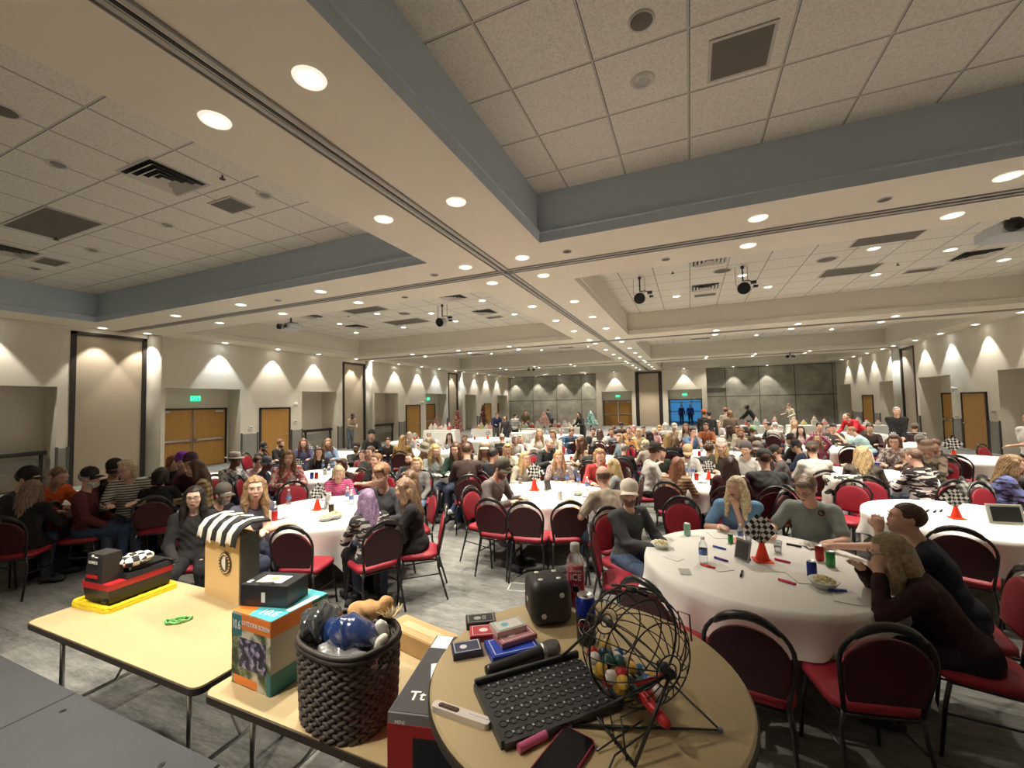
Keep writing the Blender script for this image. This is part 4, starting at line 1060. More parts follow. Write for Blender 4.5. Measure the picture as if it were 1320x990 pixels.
# ---------------------------------------------------------------- implicit-surface modelling (one continuous skin from tapered limbs)
class Vol:
    def __init__(s, lo, hi, h):
        s.h = h; s.lo = np.array(lo, float); s.n = np.ceil((np.array(hi)-s.lo)/h).astype(int)+1
        s.d = np.full(s.n, 1.0, np.float32)
        s.ax = [s.lo[i]+h*np.arange(s.n[i]) for i in range(3)]
    def block(s, lo, hi):
        a = np.clip(np.floor((lo-s.lo)/s.h).astype(int), 0, s.n); b = np.clip(np.ceil((hi-s.lo)/s.h).astype(int)+1, 0, s.n)
        if (b <= a).any(): return None
        sl = tuple(slice(a[i], b[i]) for i in range(3))
        g = np.meshgrid(s.ax[0][sl[0]], s.ax[1][sl[1]], s.ax[2][sl[2]], indexing='ij', sparse=True)
        return sl, g
    def smin(s, sl, e, k):
        a = s.d[sl]
        if k <= 0: s.d[sl] = np.minimum(a, e); return
        hh = np.clip(.5+.5*(e-a)/k, 0, 1); s.d[sl] = (e*(1-hh)+a*hh-k*hh*(1-hh)).astype(np.float32)
    def cap(s, a, b, ra, rb, k=.02, cut=False):
        a = np.array(a, float); b = np.array(b, float); m = max(ra, rb)+k+2*s.h
        q = s.block(np.minimum(a, b)-m, np.maximum(a, b)+m)
        if q is None: return s
        sl, (X, Y, Z) = q; ab = b-a; L = max(ab @ ab, 1e-9)
        t = np.clip(((X-a[0])*ab[0]+(Y-a[1])*ab[1]+(Z-a[2])*ab[2])/L, 0, 1)
        e = np.sqrt((X-a[0]-t*ab[0])**2+(Y-a[1]-t*ab[1])**2+(Z-a[2]-t*ab[2])**2)-(ra+(rb-ra)*t)
        if cut: s.d[sl] = np.maximum(s.d[sl], -e).astype(np.float32)
        else: s.smin(sl, e, k)
        return s
    def ell(s, c, r, k=.02, M=None, cut=False):
        c = np.array(c, float); r = np.array(r, float); m = r.max()+k+2*s.h
        q = s.block(c-m, c+m)
        if q is None: return s
        sl, (X, Y, Z) = q; P = [X-c[0], Y-c[1], Z-c[2]]
        if M is not None: P = [P[0]*M[0][i]+P[1]*M[1][i]+P[2]*M[2][i] for i in range(3)]
        k0 = np.sqrt((P[0]/r[0])**2+(P[1]/r[1])**2+(P[2]/r[2])**2); k1 = np.sqrt((P[0]/r[0]**2)**2+(P[1]/r[1]**2)**2+(P[2]/r[2]**2)**2)+1e-6
        e = k0*(k0-1)/k1
        if cut: 
            a = s.d[sl]; e = -e; hh = np.clip(.5-.5*(e-a)/max(k, 1e-5), 0, 1); s.d[sl] = (e*(1-hh)+a*hh+k*hh*(1-hh)).astype(np.float32)
        else: s.smin(sl, e, k)
        return s
    def disp(s, f):
        X, Y, Z = np.meshgrid(*s.ax, indexing='ij', sparse=True); s.d = (s.d+f(X, Y, Z)).astype(np.float32); return s
    def clip(s, f):
        X, Y, Z = np.meshgrid(*s.ax, indexing='ij', sparse=True); s.d = np.maximum(s.d, f(X, Y, Z)).astype(np.float32); return s
    def mesh(s, name, mats, smooth=1):
        d = s.d; ins = d < 0
        off = [(i, j, k) for i in (0, 1) for j in (0, 1) for k in (0, 1)]
        nx, ny, nz = [v-1 for v in d.shape]
        cnt = np.zeros((nx, ny, nz), np.int8)
        for o in off: cnt += ins[o[0]:o[0]+nx, o[1]:o[1]+ny, o[2]:o[2]+nz]
        act = (cnt > 0) & (cnt < 8); idx = np.argwhere(act)
        if len(idx) == 0: return bpy.data.meshes.new(name)
        acc = np.zeros((len(idx), 3)); num = np.zeros(len(idx))
        for a in off:
            for ax in range(3):
                if a[ax]: continue
                b = list(a); b[ax] = 1
                da = d[idx[:, 0]+a[0], idx[:, 1]+a[1], idx[:, 2]+a[2]]; db = d[idx[:, 0]+b[0], idx[:, 1]+b[1], idx[:, 2]+b[2]]
                m = (da < 0) != (db < 0); t = np.where(m, da/np.where(m, da-db, 1), 0)
                p = np.tile(np.array(a, float), (len(idx), 1)); p[:, ax] += t
                acc += p*m[:, None]; num += m
        vs = (idx+acc/num[:, None])*s.h+s.lo
        ids = np.full(act.shape, -1, np.int64); ids[act] = np.arange(len(idx))
        quads = []
        for ax in range(3):
            u, v = (ax+1) % 3, (ax+2) % 3
            sl0 = [slice(1, -1)]*3; sl0[ax] = slice(0, -1)
            sl1 = [slice(1, -1)]*3; sl1[ax] = slice(1, None)
            A, B = ins[tuple(sl0)], ins[tuple(sl1)]
            c = np.argwhere(A != B)
            if len(c) == 0: continue
            flip = A[c[:, 0], c[:, 1], c[:, 2]]
            base = c.copy()
            for w_ in (u, v): base[:, w_] += 1
            def g(du, dv):
                q = base.copy(); q[:, u] -= du; q[:, v] -= dv
                return ids[q[:, 0], q[:, 1], q[:, 2]]
            q4 = np.stack([g(1, 1), g(0, 1), g(0, 0), g(1, 0)], 1)
            q4[~flip] = q4[~flip][:, ::-1]; quads.append(q4)
        F = np.concatenate(quads); F = F[(F >= 0).all(1)]
        for _ in range(smooth):                                 # light relaxation
            S = np.zeros_like(vs); n_ = np.zeros(len(vs))
            for i in range(4):
                np.add.at(S, F[:, i], vs[F[:, (i+1) % 4]]); np.add.at(n_, F[:, i], 1)
                np.add.at(S, F[:, i], vs[F[:, (i+3) % 4]]); np.add.at(n_, F[:, i], 1)
            vs = vs*.5+.5*S/np.maximum(n_, 1)[:, None]
        me = bpy.data.meshes.new(name)
        me.vertices.add(len(vs)); me.vertices.foreach_set('co', vs.astype(np.float32).ravel())
        me.loops.add(len(F)*4); me.loops.foreach_set('vertex_index', F.astype(np.int32).ravel())
        me.polygons.add(len(F)); me.polygons.foreach_set('loop_start', np.arange(0, len(F)*4, 4, dtype=np.int32))
        try: me.polygons.foreach_set('loop_total', np.full(len(F), 4, np.int32))
        except Exception: pass
        me.polygons.foreach_set('use_smooth', np.ones(len(F), bool))
        for m in (mats if isinstance(mats, (list, tuple)) else [mats]): me.materials.append(m)
        me.update(calc_edges=True)
        return me

# ---------------------------------------------------------------- materials that take the object's own colour
M_skin = mat('skin', (.5, .3, .22), .55, obcol=True, var=.07, vscale=18)
M_hair = mat('hair', (.1, .05, .03), .45, obcol=True, var=.45, vscale=38, bump=.5, bscale=60)
M_top = mat('plain_knit', (.3, .3, .3), .9, obcol=True, var=.10, vscale=14, bump=.15, bscale=200)
M_pants = mat('trouser_cloth', (.1, .1, .15), .9, obcol=True, var=.12, vscale=16, bump=.15, bscale=200)
M_hat = mat('hat_cloth', (.1, .1, .1), .8, obcol=True, bump=.1, bscale=200)
M_eye = mat('eye_dark', (.02, .012, .01), .2); M_lips = mat('lips', (.33, .11, .09), .5); M_glass = mat('spectacle_frame', (.03, .015, .012), .3)
def pattern_mat(kind, c2):
    m = bpy.data.materials.new('patterned_cloth_'+kind); n, l, b = nodes(m)
    tc = n.new('ShaderNodeTexCoord'); oi = n.new('ShaderNodeObjectInfo'); sp = n.new('ShaderNodeSeparateXYZ'); l.new(tc.outputs['Object'], sp.inputs[0])
    def st(ax, per, wd, o=10): return mathn(n, l, 'LESS_THAN', mathn(n, l, 'FRACT', mathn(n, l, 'DIVIDE', mathn(n, l, 'ADD', sp.outputs[ax], o), per)), wd)
    if kind == 'stripe': f = st('Z', .032, .38)
    elif kind == 'widestripe': f = st('Z', .05, .5)
    elif kind == 'plaid': f = mathn(n, l, 'MULTIPLY', mathn(n, l, 'ADD', st('Z', .07, .45), st('X', .07, .45)), .5)
    else:
        nz = n.new('ShaderNodeTexNoise'); nz.inputs['Scale'].default_value = {'zebra': 12, 'floral': 22, 'camo': 11, 'knit': 45}[kind]; nz.inputs['Detail'].default_value = 2
        mp = n.new('ShaderNodeMapping'); mp.inputs['Scale'].default_value = (.5, .5, 2.2) if kind == 'zebra' else (1, 1, 1)
        l.new(tc.outputs['Object'], mp.inputs[0]); l.new(mp.outputs[0], nz.inputs['Vector'])
        f = mathn(n, l, 'GREATER_THAN', nz.outputs['Fac'], .53)
    l.new(mixc(n, l, f, oi.outputs['Color'], c2), b.inputs['Base Color']); b.inputs['Roughness'].default_value = .9
    return m
PM = {}
def top_mat(kind, c2=(.75, .73, .7)):
    if not kind: return M_top
    k = (kind, c2)
    if k not in PM: PM[k] = pattern_mat(kind, c2)
    return PM[k]

V3 = lambda *a: Vector(a)
def ik(sh, tgt, l1, l2, pole):
    d = tgt-sh; L = min(d.length, (l1+l2)*.995); d.normalize(); tgt = sh+d*L
    a = (l1*l1-l2*l2+L*L)/(2*L); h = math.sqrt(max(l1*l1-a*a, 0))
    p = pole-d*pole.dot(d); p.normalize()
    return sh+d*a+p*h, tgt
POSES = {  # lean, side lean, head yaw, head pitch, left hand, right hand (local x,y,z relative to the seat origin on the floor), legs
    'rest': dict(lean=10, pitch=12, hl=(-.13, -.43, .80), hr=(.13, -.43, .80)),
    'restl': dict(lean=10, yaw=50, pitch=4, hl=(-.14, -.43, .80), hr=(.1, -.42, .80)),
    'restr': dict(lean=10, yaw=-50, pitch=4, hl=(-.1, -.43, .80), hr=(.14, -.42, .80)),
    'chin': dict(lean=20, pitch=2, hl=(-.18, -.40, .80), hr=(.05, -.30, 1.06)),
    'lean': dict(lean=30, pitch=22, hl=(-.16, -.52, .80), hr=(.16, -.52, .80)),
    'up': dict(lean=0, pitch=4, hl=(-.12, -.28, .60), hr=(.12, -.28, .60)),
    'cross': dict(lean=-6, pitch=0, hl=(.14, -.20, .90), hr=(-.14, -.23, .86), pole=(.8, -.3, -.6)),
    'stand': dict(stand=1, lean=2, hl=(-.26, -.08, .82), hr=(.26, -.08, .82)),
    'clasp': dict(stand=1, lean=0, pitch=5, hl=(-.04, -.24, .88), hr=(.04, -.25, .9)),
    'bend': dict(stand=1, lean=50, pitch=-5, hl=(-.2, -.62, .85), hr=(.2, -.66, .85)),
    'work': dict(stand=1, lean=14, pitch=20, hl=(-.15, -.45, 1.05), hr=(.13, -.42, 1.08)),
}
def skeleton(P):
    J = {}; st = P.get('stand'); S = P.get('w', 1.0)
    hip = V3(0, 0, .93 if st else .56); Rm = Matrix.Rotation(R(P.get('twist', 0)), 3, 'Z') @ Matrix.Rotation(R(P.get('lean', 0)), 3, 'X') @ Matrix.Rotation(R(P.get('side', 0)), 3, 'Y')
    # positive lean tips the torso towards -y
    T = lambda x, y, z: hip+Rm @ V3(x, y, z)
    J['R'] = Rm; J['hip'] = hip; J['waist'] = T(0, 0, .17); J['chest'] = T(0, -.005, .33); J['neck'] = T(0, .005, .485)
    J['shl'] = T(-.165*S, .0, .435); J['shr'] = T(.165*S, .0, .435)
    nl = Rm @ V3(0, -.02, .095)
    Hm = Matrix.Rotation(R(P.get('twist', 0)*.6+P.get('yaw', 0)), 3, 'Z') @ Matrix.Rotation(R(P.get('pitch', 0)), 3, 'X') @ Matrix.Rotation(R(P.get('tilt', 0)), 3, 'Y')
    J['H'] = Hm; J['head'] = J['neck']+nl+Hm @ V3(0, -.025, .085)
    k = P.get('pole', (.55, .25, -.8))
    for s, h, sh in ((-1, 'hl', 'shl'), (1, 'hr', 'shr')):
        pole = Rm @ V3(s*k[0], k[1], k[2]); e, t = ik(J[sh], V3(*P[h]), .275, .255, pole); J['el'+h[1]] = e; J['wr'+h[1]] = t
    if st:
        for s, n_ in ((-1, 'l'), (1, 'r')):
            J['hp'+n_] = hip+V3(s*.085, 0, -.02); J['kn'+n_] = V3(s*.1, -.03, .5); J['an'+n_] = V3(s*.11, .02, .085); J['to'+n_] = J['an'+n_]+V3(s*.02, -.15, -.045)
    else:
        F = P.get('feet', 0)
        for s, n_ in ((-1, 'l'), (1, 'r')):
            J['hp'+n_] = V3(s*.09, -.01, .54); J['kn'+n_] = V3(s*.13, -.44, .53); J['an'+n_] = V3(s*.13, -.42-.16*F, .09); J['to'+n_] = J['an'+n_]+V3(s*.02, -.15, -.045)
        if P.get('legx'):
            J['knr'] = V3(.0, -.46, .60); J['anr'] = V3(-.2, -.62, .36); J['tor'] = J['anr']+V3(-.06, -.13, .0)
    return J
def torso(v, J, S, B, o, k=.03):
    Rm = J['R']; M = [list(r_) for r_ in Rm]
    E = lambda c, r, kk=k: v.ell(c, (r[0]+o, r[1]+o, r[2]+o), kk, M)
    hip = J['hip']
    E(hip+Rm @ V3(0, .0, .02), (.155*S, .115*B, .11)); E(J['waist']+Rm @ V3(0, -.012*B, -.02), (.135*S*B, .10*B, .15))
    E(J['chest']+Rm @ V3(0, 0, -.02), (.155*S, .105*B, .16)); E(J['chest']+Rm @ V3(0, .01, .06), (.16*S, .085, .10))
    for s_ in ('shl', 'shr'): v.cap(J['neck']+Rm @ V3(0, .01, -.025), J[s_], .052+o, .050+o, k)
def arms(v, J, S, o, upto=2, frac=1):
    for n_ in 'lr':
        sh, e, w_ = J['sh'+n_], J['el'+n_], J['wr'+n_]
        if upto == 1: v.cap(sh, sh+(e-sh)*frac, .051+o, .047+o, .03)
        else:
            v.cap(sh, e, .050+o, .040+o, .03); v.cap(e, e+(w_-e)*frac, .040+o, (.027 if frac == 1 else .033)+o, .02)
def legs(v, J, S, o, k=.03, foot=True):
    for n_ in 'lr':
        v.cap(J['hp'+n_], J['kn'+n_], .088*S+o, .06*S+o, k); v.cap(J['kn'+n_], J['an'+n_], .056*S+o, .038+o, k)
        if foot: v.cap(J['an'+n_]+V3(0, .02, -.035), J['to'+n_], .035, .03, .02)
def hand(v, J, n_, s, curl, fine):
    w_, e = J['wr'+n_], J['el'+n_]; d = (w_-e).normalized(); up_ = V3(0, 0, 1); sd = d.cross(up_)
    if sd.length < .2: sd = V3(1, 0, 0)
    sd.normalize(); nrm = sd.cross(d).normalized()
    if fine is None: nrm = nrm
    pal = w_+d*.055
    v.cap(w_+d*.012, pal+d*.02, .024, .022, .02); v.cap(w_+d*.03+sd*.018, w_+d*.078+sd*.026, .017, .013, .012); v.cap(w_+d*.03-sd*.018, w_+d*.078-sd*.026, .017, .013, .012)
    for i, (a, L) in enumerate(((-.03, .062), (-.011, .073), (.01, .07), (.03, .055))):
        b0 = w_+d*.082+sd*a; c = R(curl); m1 = b0+(d*math.cos(c*.5)-nrm*math.sin(c*.5))*L*.5; m2 = m1+(d*math.cos(c*1.3)-nrm*math.sin(c*1.3))*L*.5
        v.cap(b0, m1, .0095, .009, .005); v.cap(m1, m2, .009, .0075, .004)
    th = w_+d*.03+sd*s*.026; t1 = th+d*.03+sd*s*.025-nrm*.008; v.cap(th, t1, .013, .011, .008); v.cap(t1, t1+d*.028+sd*s*.004-nrm*.006, .0105, .009, .005)
def headvol(v, c, Hm, o=0, nose=True, jaw=1.0):
    M = [list(r_) for r_ in Hm]; P = lambda x, y, z: c+Hm @ V3(x, y, z)
    v.ell(P(0, .016, .03), (.076, .094, .086), .02, M); v.ell(P(0, -.02, -.028), (.062*jaw, .072, .085), .03, M)
    v.ell(P(0, -.055, -.082), (.036*jaw, .032, .03), .03, M); v.ell(P(0, -.062, .028), (.055, .026, .022), .02, M)
    for s in (-1, 1):
        v.ell(P(s*.037, -.066, -.022), (.024, .02, .022), .02, M); v.ell(P(s*.031, -.092, .006), (.02, .013, .012), .012, M, cut=True)
        v.ell(P(s*.077, .012, -.004), (.011, .02, .031), .008, M)
    v.cap(P(0, -.082, .012), P(0, -.0955, -.022), .008, .0105, .012); v.ell(P(0, -.089, -.027), (.016, .010, .008), .008, M)
    v.ell(P(0, -.088, -.058), (.023, .010, .010), .008, M)
BODY = {}
def body_set(P, h):
    """skin, trousers, long and short sleeved tops for one pose"""
    J = skeleton(P); S, B = P.get('w', 1.0), P.get('b', 1.0)
    pts = [J[k_] for k_ in J if isinstance(J[k_], Vector)]
    lo = [min(p[i] for p in pts)-.16*max(1, B) for i in range(3)]; hi = [max(p[i] for p in pts)+.16*max(1, B) for i in range(3)]
    lo[2] = -.01; hi[2] = J['head'].z+.14
    v = Vol(lo, hi, h); i_ = -.006
    torso(v, J, S, B, i_); legs(v, J, S, i_, foot=True); arms(v, J, S, -.003)
    v.cap(J['neck']-J['R'] @ V3(0, 0, .03), J['head']+J['H'] @ V3(0, .012, -.05), .056 if S > .95 else .049, .05 if S > .95 else .043, .03)
    headvol(v, J['head'], J['H'], jaw=1.04 if S > .95 else .93)
    for n_, s in (('l', 1), ('r', -1)): hand(v, J, n_, s, P.get('curl', 35), h < .01)
    out = {'J': J, 'body': v.mesh('body', M_skin)}
    nk = J['neck']+J['R'] @ V3(0, -.03, .035)
    def fold(a):
        return lambda X, Y, Z: a*np.sin(X*38+Z*31+3*np.sin(Y*23))*np.sin(Z*47-Y*29+2*np.sin(X*19))
    for nm, kw in (('long', dict(upto=2, frac=.93)), ('short', dict(upto=1, frac=.72)), ('none', dict(upto=1, frac=.12))):
        if P.get('tops') and nm not in P['tops']: continue
        t = Vol(lo, hi, h); torso(t, J, S, B, .010); arms(t, J, S, .013 if nm == 'long' else .014, **kw)
        if not P.get('stand'): t.cap(J['hip']+V3(-.07, -.05, .02), J['hip']+V3(.07, -.05, .02), .10*B, .10*B, .03)
        t.disp(fold(.004)); t.ell(nk, (.062, .06, .075), .004, cut=True)
        out[nm] = t.mesh('top', M_top)
    t = Vol([lo[0], lo[1], -.01], [hi[0], hi[1], J['hip'].z+.2], h)
    t.ell(J['hip']+V3(0, 0, .0), (.16*S, .12*B, .12), .03); legs(t, J, S, .010, foot=False); t.disp(fold(.004)); t.clip(lambda X, Y, Z: (.085-Z)+0*X+0*Y)
    out['pants'] = t.mesh('trousers', M_pants)
    for n_ in 'lr':
        a, b_ = J['an'+n_]+V3(0, .025, -.035), J['to'+n_]
        sh = Vol([min(a[i], b_[i])-.07 for i in range(3)], [max(a[i], b_[i])+.07 for i in range(3)], h); sh.cap(a, b_, .043, .038, .01)
        if not P.get('legx'): sh.clip(lambda X, Y, Z: (.006-Z)+0*X+0*Y)
        out['shoe'+n_] = sh.mesh('shoe', M_hat)
    return out
def get_body(key, h=.0145, **kw):
    k = (key, h, tuple(sorted((a, str(b)) for a, b in kw.items())))
    if k not in BODY:
        P = dict(POSES[key]); P.update(kw); BODY[k] = body_set(P, h)
    return BODY[k]
# ---------------------------------------------------------------- hair, hats, faces in head space
HAIR = {}
def strands(a, f=70): return lambda X, Y, Z: a*np.sin(f*np.arctan2(X, Y+.02)+6*np.sin(Z*14))+a*.6*np.sin(X*90+Z*40)
def get_hair(kind, h=.009):
    if (kind, h) in HAIR: return HAIR[(kind, h)]
    v = Vol((-.2, -.2, -.42), (.2, .22, .2), h)
    face = lambda X, Y, Z: -(np.maximum(Y+.035+.25*np.maximum(Z-.02, 0), Z-.068))     # keeps hair behind the face, above the brow
    v.ell((0, .018, .034), (.086, .104, .094), .01)
    if kind in ('short', 'buzz', 'fringe'):
        if kind == 'buzz': v = Vol((-.2, -.2, -.2), (.2, .22, .2), h); v.ell((0, .018, .032), (.081, .098, .089), .01)
        v.disp(strands(.002)); v.clip(face); v.clip(lambda X, Y, Z: (-.028-Z+.5*np.minimum(0, -Y+.05))+0*X)
        if kind == 'fringe': v.clip(lambda X, Y, Z: Z-.035+0*X+0*Y)
    elif kind == 'sweep':
        v.ell((.02, -.045, .1), (.06, .06, .035), .02); v.ell((0, .04, .06), (.085, .09, .08), .02); v.disp(strands(.003)); v.clip(face); v.clip(lambda X, Y, Z: (-.045-Z)+0*X+0*Y)
    elif kind in ('bob', 'curly'):
        for s in (-1, 1): v.cap((s*.07, .02, .03), (s*.078, .01, -.10), .035, .03, .02)
        v.cap((0, .075, .02), (0, .07, -.10), .05, .05, .03); v.ell((0, -.03, .1), (.06, .06, .03), .02)
        a = .008 if kind == 'curly' else .003; v.disp(strands(a, 30 if kind == 'curly' else 70)); v.clip(lambda X, Y, Z: -(np.maximum(np.maximum(Y+.04, Z-.066), np.abs(X)-.062)))
    elif kind in ('long', 'wavy'):
        for s in (-1, 1):
            v.cap((s*.068, .0, .04), (s*.088, -.02, -.14), .032, .038, .02); v.cap((s*.088, -.02, -.14), (s*.10, -.045, -.30), .038, .022, .02)
            v.cap((s*.05, .06, -.05), (s*.07, .09, -.30), .05, .035, .03)
        v.cap((0, .08, .0), (0, .11, -.32), .06, .05, .03)
        v.disp(strands(.0045 if kind == 'wavy' else .0018, 34 if kind == 'wavy' else 60)); v.clip(lambda X, Y, Z: -(np.maximum(np.maximum(Y+.045, Z-.07), np.abs(X)-.058)))
    elif kind == 'tail':
        v.cap((0, .1, .04), (0, .14, -.02), .03, .032, .02); v.cap((0, .14, -.02), (0, .12, -.24), .032, .015, .02); v.disp(strands(.0025)); v.clip(face)
        v.clip(lambda X, Y, Z: np.where(Y < .09, -.05-Z, -1.)+0*X)
    elif kind == 'beard':
        v = Vol((-.12, -.16, -.2), (.12, .06, .06), h); v.ell((0, -.026, -.055), (.066, .073, .072), .02); v.ell((0, -.055, -.09), (.042, .036, .036), .02)
        v.disp(strands(.002)); v.clip(lambda X, Y, Z: (Z+.028-1.1*np.maximum(0, np.abs(X)-.035)+0*Y)); v.ell((0, -.1, -.052), (.022, .03, .008), .004, cut=True); v.ell((0, -.09, -.01), (.04, .04, .03), .01, cut=True)
    me = v.mesh('hair', M_hair); HAIR[(kind, h)] = me; return me
def hat_mesh(kind):
    if kind in HAIR: return HAIR[kind]
    m = MB()
    if kind in ('cap', 'capback', 'visor'):
        m.lathe([(.090, .030), (.094, .055), (.093, .085), (.082, .118), (.058, .143), (.028, .155), (.008, .158), (.007, .164), (.001, .164)], 24, c=(0, .012, 0)).lathe([(.086, .036), (.084, .08), (.05, .12), (.001, .13)], 16, c=(0, .012, 0))
        vs = []; n = 14; sg_ = -1 if kind != 'capback' else 1
        for j in range(5):
            for i in range(n+1):
                a = R(205+130*i/n); r = .088+.075*j/4*math.sin(PI*i/n)**.7
                y = r*math.sin(a); vs.append((r*.98*math.cos(a), .012+(y if sg_ < 0 else -y), .042-.012*j/4-.05*(abs(math.cos(a))**2)*(j/4)))
        q = len(vs); vs += [(x, y, z-.004) for x, y, z in vs]; fs = []
        for j in range(4):
            for i in range(n): a = j*(n+1)+i; fs += [(a, a+1, a+n+2, a+n+1), (q+a+n+1, q+a+n+2, q+a+1, q+a)]
        e = 4*(n+1)
        for i in range(n): fs.append((e+i, e+i+1, q+e+i+1, q+e+i))
        m.add(vs, fs)
    elif kind == 'beanie':
        m.lathe([(.090, .02), (.096, .022), (.097, .065), (.091, .068), (.088, .10), (.068, .135), (.03, .155), (.001, .158)], 24, c=(0, .014, 0))
    elif kind in ('cowboy', 'bucket', 'fedora'):
        vs = []; n = 36; prof = {'cowboy': [(.09, .05), (.088, .10), (.078, .165), (.05, .17), (.001, .155)], 'fedora': [(.09, .05), (.086, .10), (.075, .14), (.05, .145), (.001, .135)], 'bucket': [(.089, .05), (.085, .11), (.075, .13), (.001, .135)]}[kind]
        m.lathe(prof, n, c=(0, .012, 0), M=Matrix(((1, 0, 0), (0, 1.12, 0), (0, 0, 1))))
        bw = {'cowboy': .095, 'fedora': .055, 'bucket': .05}[kind]
        for zz in (0, -.004):
            for j in range(5):
                for i in range(n):
                    a = 2*PI*i/n; r = .088+bw*j/4; lift = (.055*abs(math.cos(a))**3-.02*abs(math.sin(a)))*(j/4)**1.6 if kind == 'cowboy' else (-.035*j/4 if kind == 'bucket' else -.005*j/4)
                    vs.append((r*math.cos(a), .012+1.12*r*math.sin(a), .05+lift+zz))
        fs = []; q = 5*n
        for j in range(4):
            for i in range(n):
                k_ = (i+1) % n; a, b_ = j*n+i, j*n+k_; fs += [(a, b_, b_+n, a+n), (q+a+n, q+b_+n, q+b_, q+a)]
        for i in range(n): fs.append((4*n+i, 4*n+(i+1) % n, q+4*n+(i+1) % n, q+4*n+i))
        m.add(vs, fs)
    me = m.mesh(kind, M_hat, True); HAIR[kind] = me; return me
def small(kind):
    if kind in HAIR: return HAIR[kind]
    m = MB(); mt = M_eye
    if kind == 'eye': m.ball((0, 0, 0), (.0125, .006, .0058), 10, 6, 0); m.ball((0, -.003, 0), (.0052, .005, .0052), 8, 6, 1); mt = [mat('eye_white', (.6, .56, .5), .3), M_eye]
    elif kind == 'mouth': m.ball((0, 0, .0032), (.021, .0075, .0042), 10, 6).ball((0, .001, -.0042), (.019, .0078, .0055), 10, 6); mt = M_lips
    elif kind == 'brow': m.tube([(-.018, 0, -.002), (-.004, -.003, .004), (.016, .002, -.001)], [.002, .0035, .002], 6); mt = M_hair
    elif kind == 'glasses':
        for s in (-1, 1):
            m.tube([(s*.032+.022*math.cos(a), -.104, .006+.017*math.sin(a)) for a in [2*PI*i/12 for i in range(12)]], .0022, 5, True)
            m.tube([(s*.054, -.102, .01), (s*.076, -.05, .012), (s*.08, .02, .006)], .002, 5)
        m.tube([(-.01, -.106, .01), (.01, -.106, .01)], .002, 5); mt = M_glass
    me = m.mesh(kind, mt, True); HAIR[kind] = me; return me
SKIN = {'p': (.64, .39, .28), 'f': (.72, .46, .35), 't': (.42, .24, .16), 'd': (.20, .10, .065), 'r': (.70, .42, .32)}
HC = {'bl': (.52, .36, .16), 'lb': (.62, .52, .34), 'br': (.085, .04, .02), 'lbr': (.22, .12, .06), 'bk': (.018, .013, .011), 'gr': (.36, .34, .32), 'wh': (.62, .60, .56), 'rd': (.24, .08, .03), 'pu': (.30, .20, .34), 'au': (.26, .11, .05), 'purple': (.22, .04, .4), 'stub': (.20, .11, .075)}
npers = [0]
def chest_print(t, x, z, w_, h_, m, name='chest_print'):
    """small printed mark laid on the front of the shirt"""
    from mathutils.bvhtree import BVHTree
    sh = [c for c in t.children if c.name.startswith('shirt')][0]; me = sh.data
    bv = BVHTree.FromPolygons([v.co for v in me.vertices], [tuple(p.vertices) for p in me.polygons])
    mb = MB(); n = 20; ring = []
    for i in range(n+1):
        a = 2*PI*i/n; dx, dz = (0, 0) if i == n else (w_*math.cos(a), h_*math.sin(a))
        hit = bv.ray_cast(Vector((x+dx, -1, z+dz)), Vector((0, 1, 0)))
        ring.append(tuple(hit[0]+Vector((0, -.002, 0))) if hit[0] else (x+dx, -.2, z+dz))
    mb.add(ring, [(n, i, (i+1) % n) for i in range(n)]); mb.build(name, m, t)
def person(label, x, y, rz, pose='rest', top=(.2, .2, .2), hair='short', hc='br', skin='p', sl='long', hat=None, hatc=(.05, .05, .05), pants=(.04, .05, .09), pat=None, c2=(.75, .73, .7), s=1, near=False, beard=None, glasses=False, group=None, chair_=True, shoes=(.03, .03, .03), chair_label=None, cz=0, **kw):
    h = .0088 if near else .0165
    B_ = get_body(pose, h, tops=(sl,), **kw); J = B_['J']
    t = thing('person', label, 'person', (x, y, 0), R(rz), group); t.scale = (s, s, s)
    def part(nm, me, col_, mt=None, loc=None, rot=None):
        o = link(nm, me, t, loc); o.color = (*col_, 1)
        if rot is not None: o.rotation_euler = rot.to_euler()
        if mt:
            o.material_slots[0].link = 'OBJECT'; o.material_slots[0].material = mt
        return o
    sk = SKIN[skin]; hcol = HC[hc] if isinstance(hc, str) else hc
    part('body', B_['body'], sk); part('shirt', B_[sl], top, top_mat(pat, c2) if pat else None)
    part('trousers', B_['pants'], pants); part('shoe', B_['shoel'], shoes); part('shoe', B_['shoer'], shoes)
    hd, Hm = J['head'], J['H']
    if hair and hair != 'bald': part('hair', get_hair(hair, .0065 if near else .010), hcol, None, hd, Hm)
    if hat: part({'cap': 'baseball_cap', 'capback': 'baseball_cap', 'beanie': 'knit_hat', 'cowboy': 'cowboy_hat', 'bucket': 'bucket_hat', 'fedora': 'brimmed_hat'}[hat], hat_mesh(hat), hatc, None, hd, Hm)
    if beard: part('beard', get_hair('beard', .0065 if near else .009), HC[beard], None, hd, Hm)
    if near or abs(y) < 14:
        for sx in (-1, 1):
            part('eye', small('eye'), (0, 0, 0), None, hd+Hm @ V3(sx*.031, -.0835, .006), Hm)
            if near: part('eyebrow', small('brow'), tuple(c*.6 for c in hcol), None, hd+Hm @ V3(sx*.031, -.089, .026), Hm)
        part('mouth', small('mouth'), (0, 0, 0), None, hd+Hm @ V3(0, -.0945, -.058), Hm)
    if glasses: part('glasses', small('glasses'), (0, 0, 0), None, hd, Hm)
    npers[0] += 1
    if chair_ and not POSES[pose].get('stand'):
        a = R(rz); chair(x-.02*math.sin(a), y+.02*math.cos(a), a, chair_label or 'chair carrying the '+label, None)
    return t, J
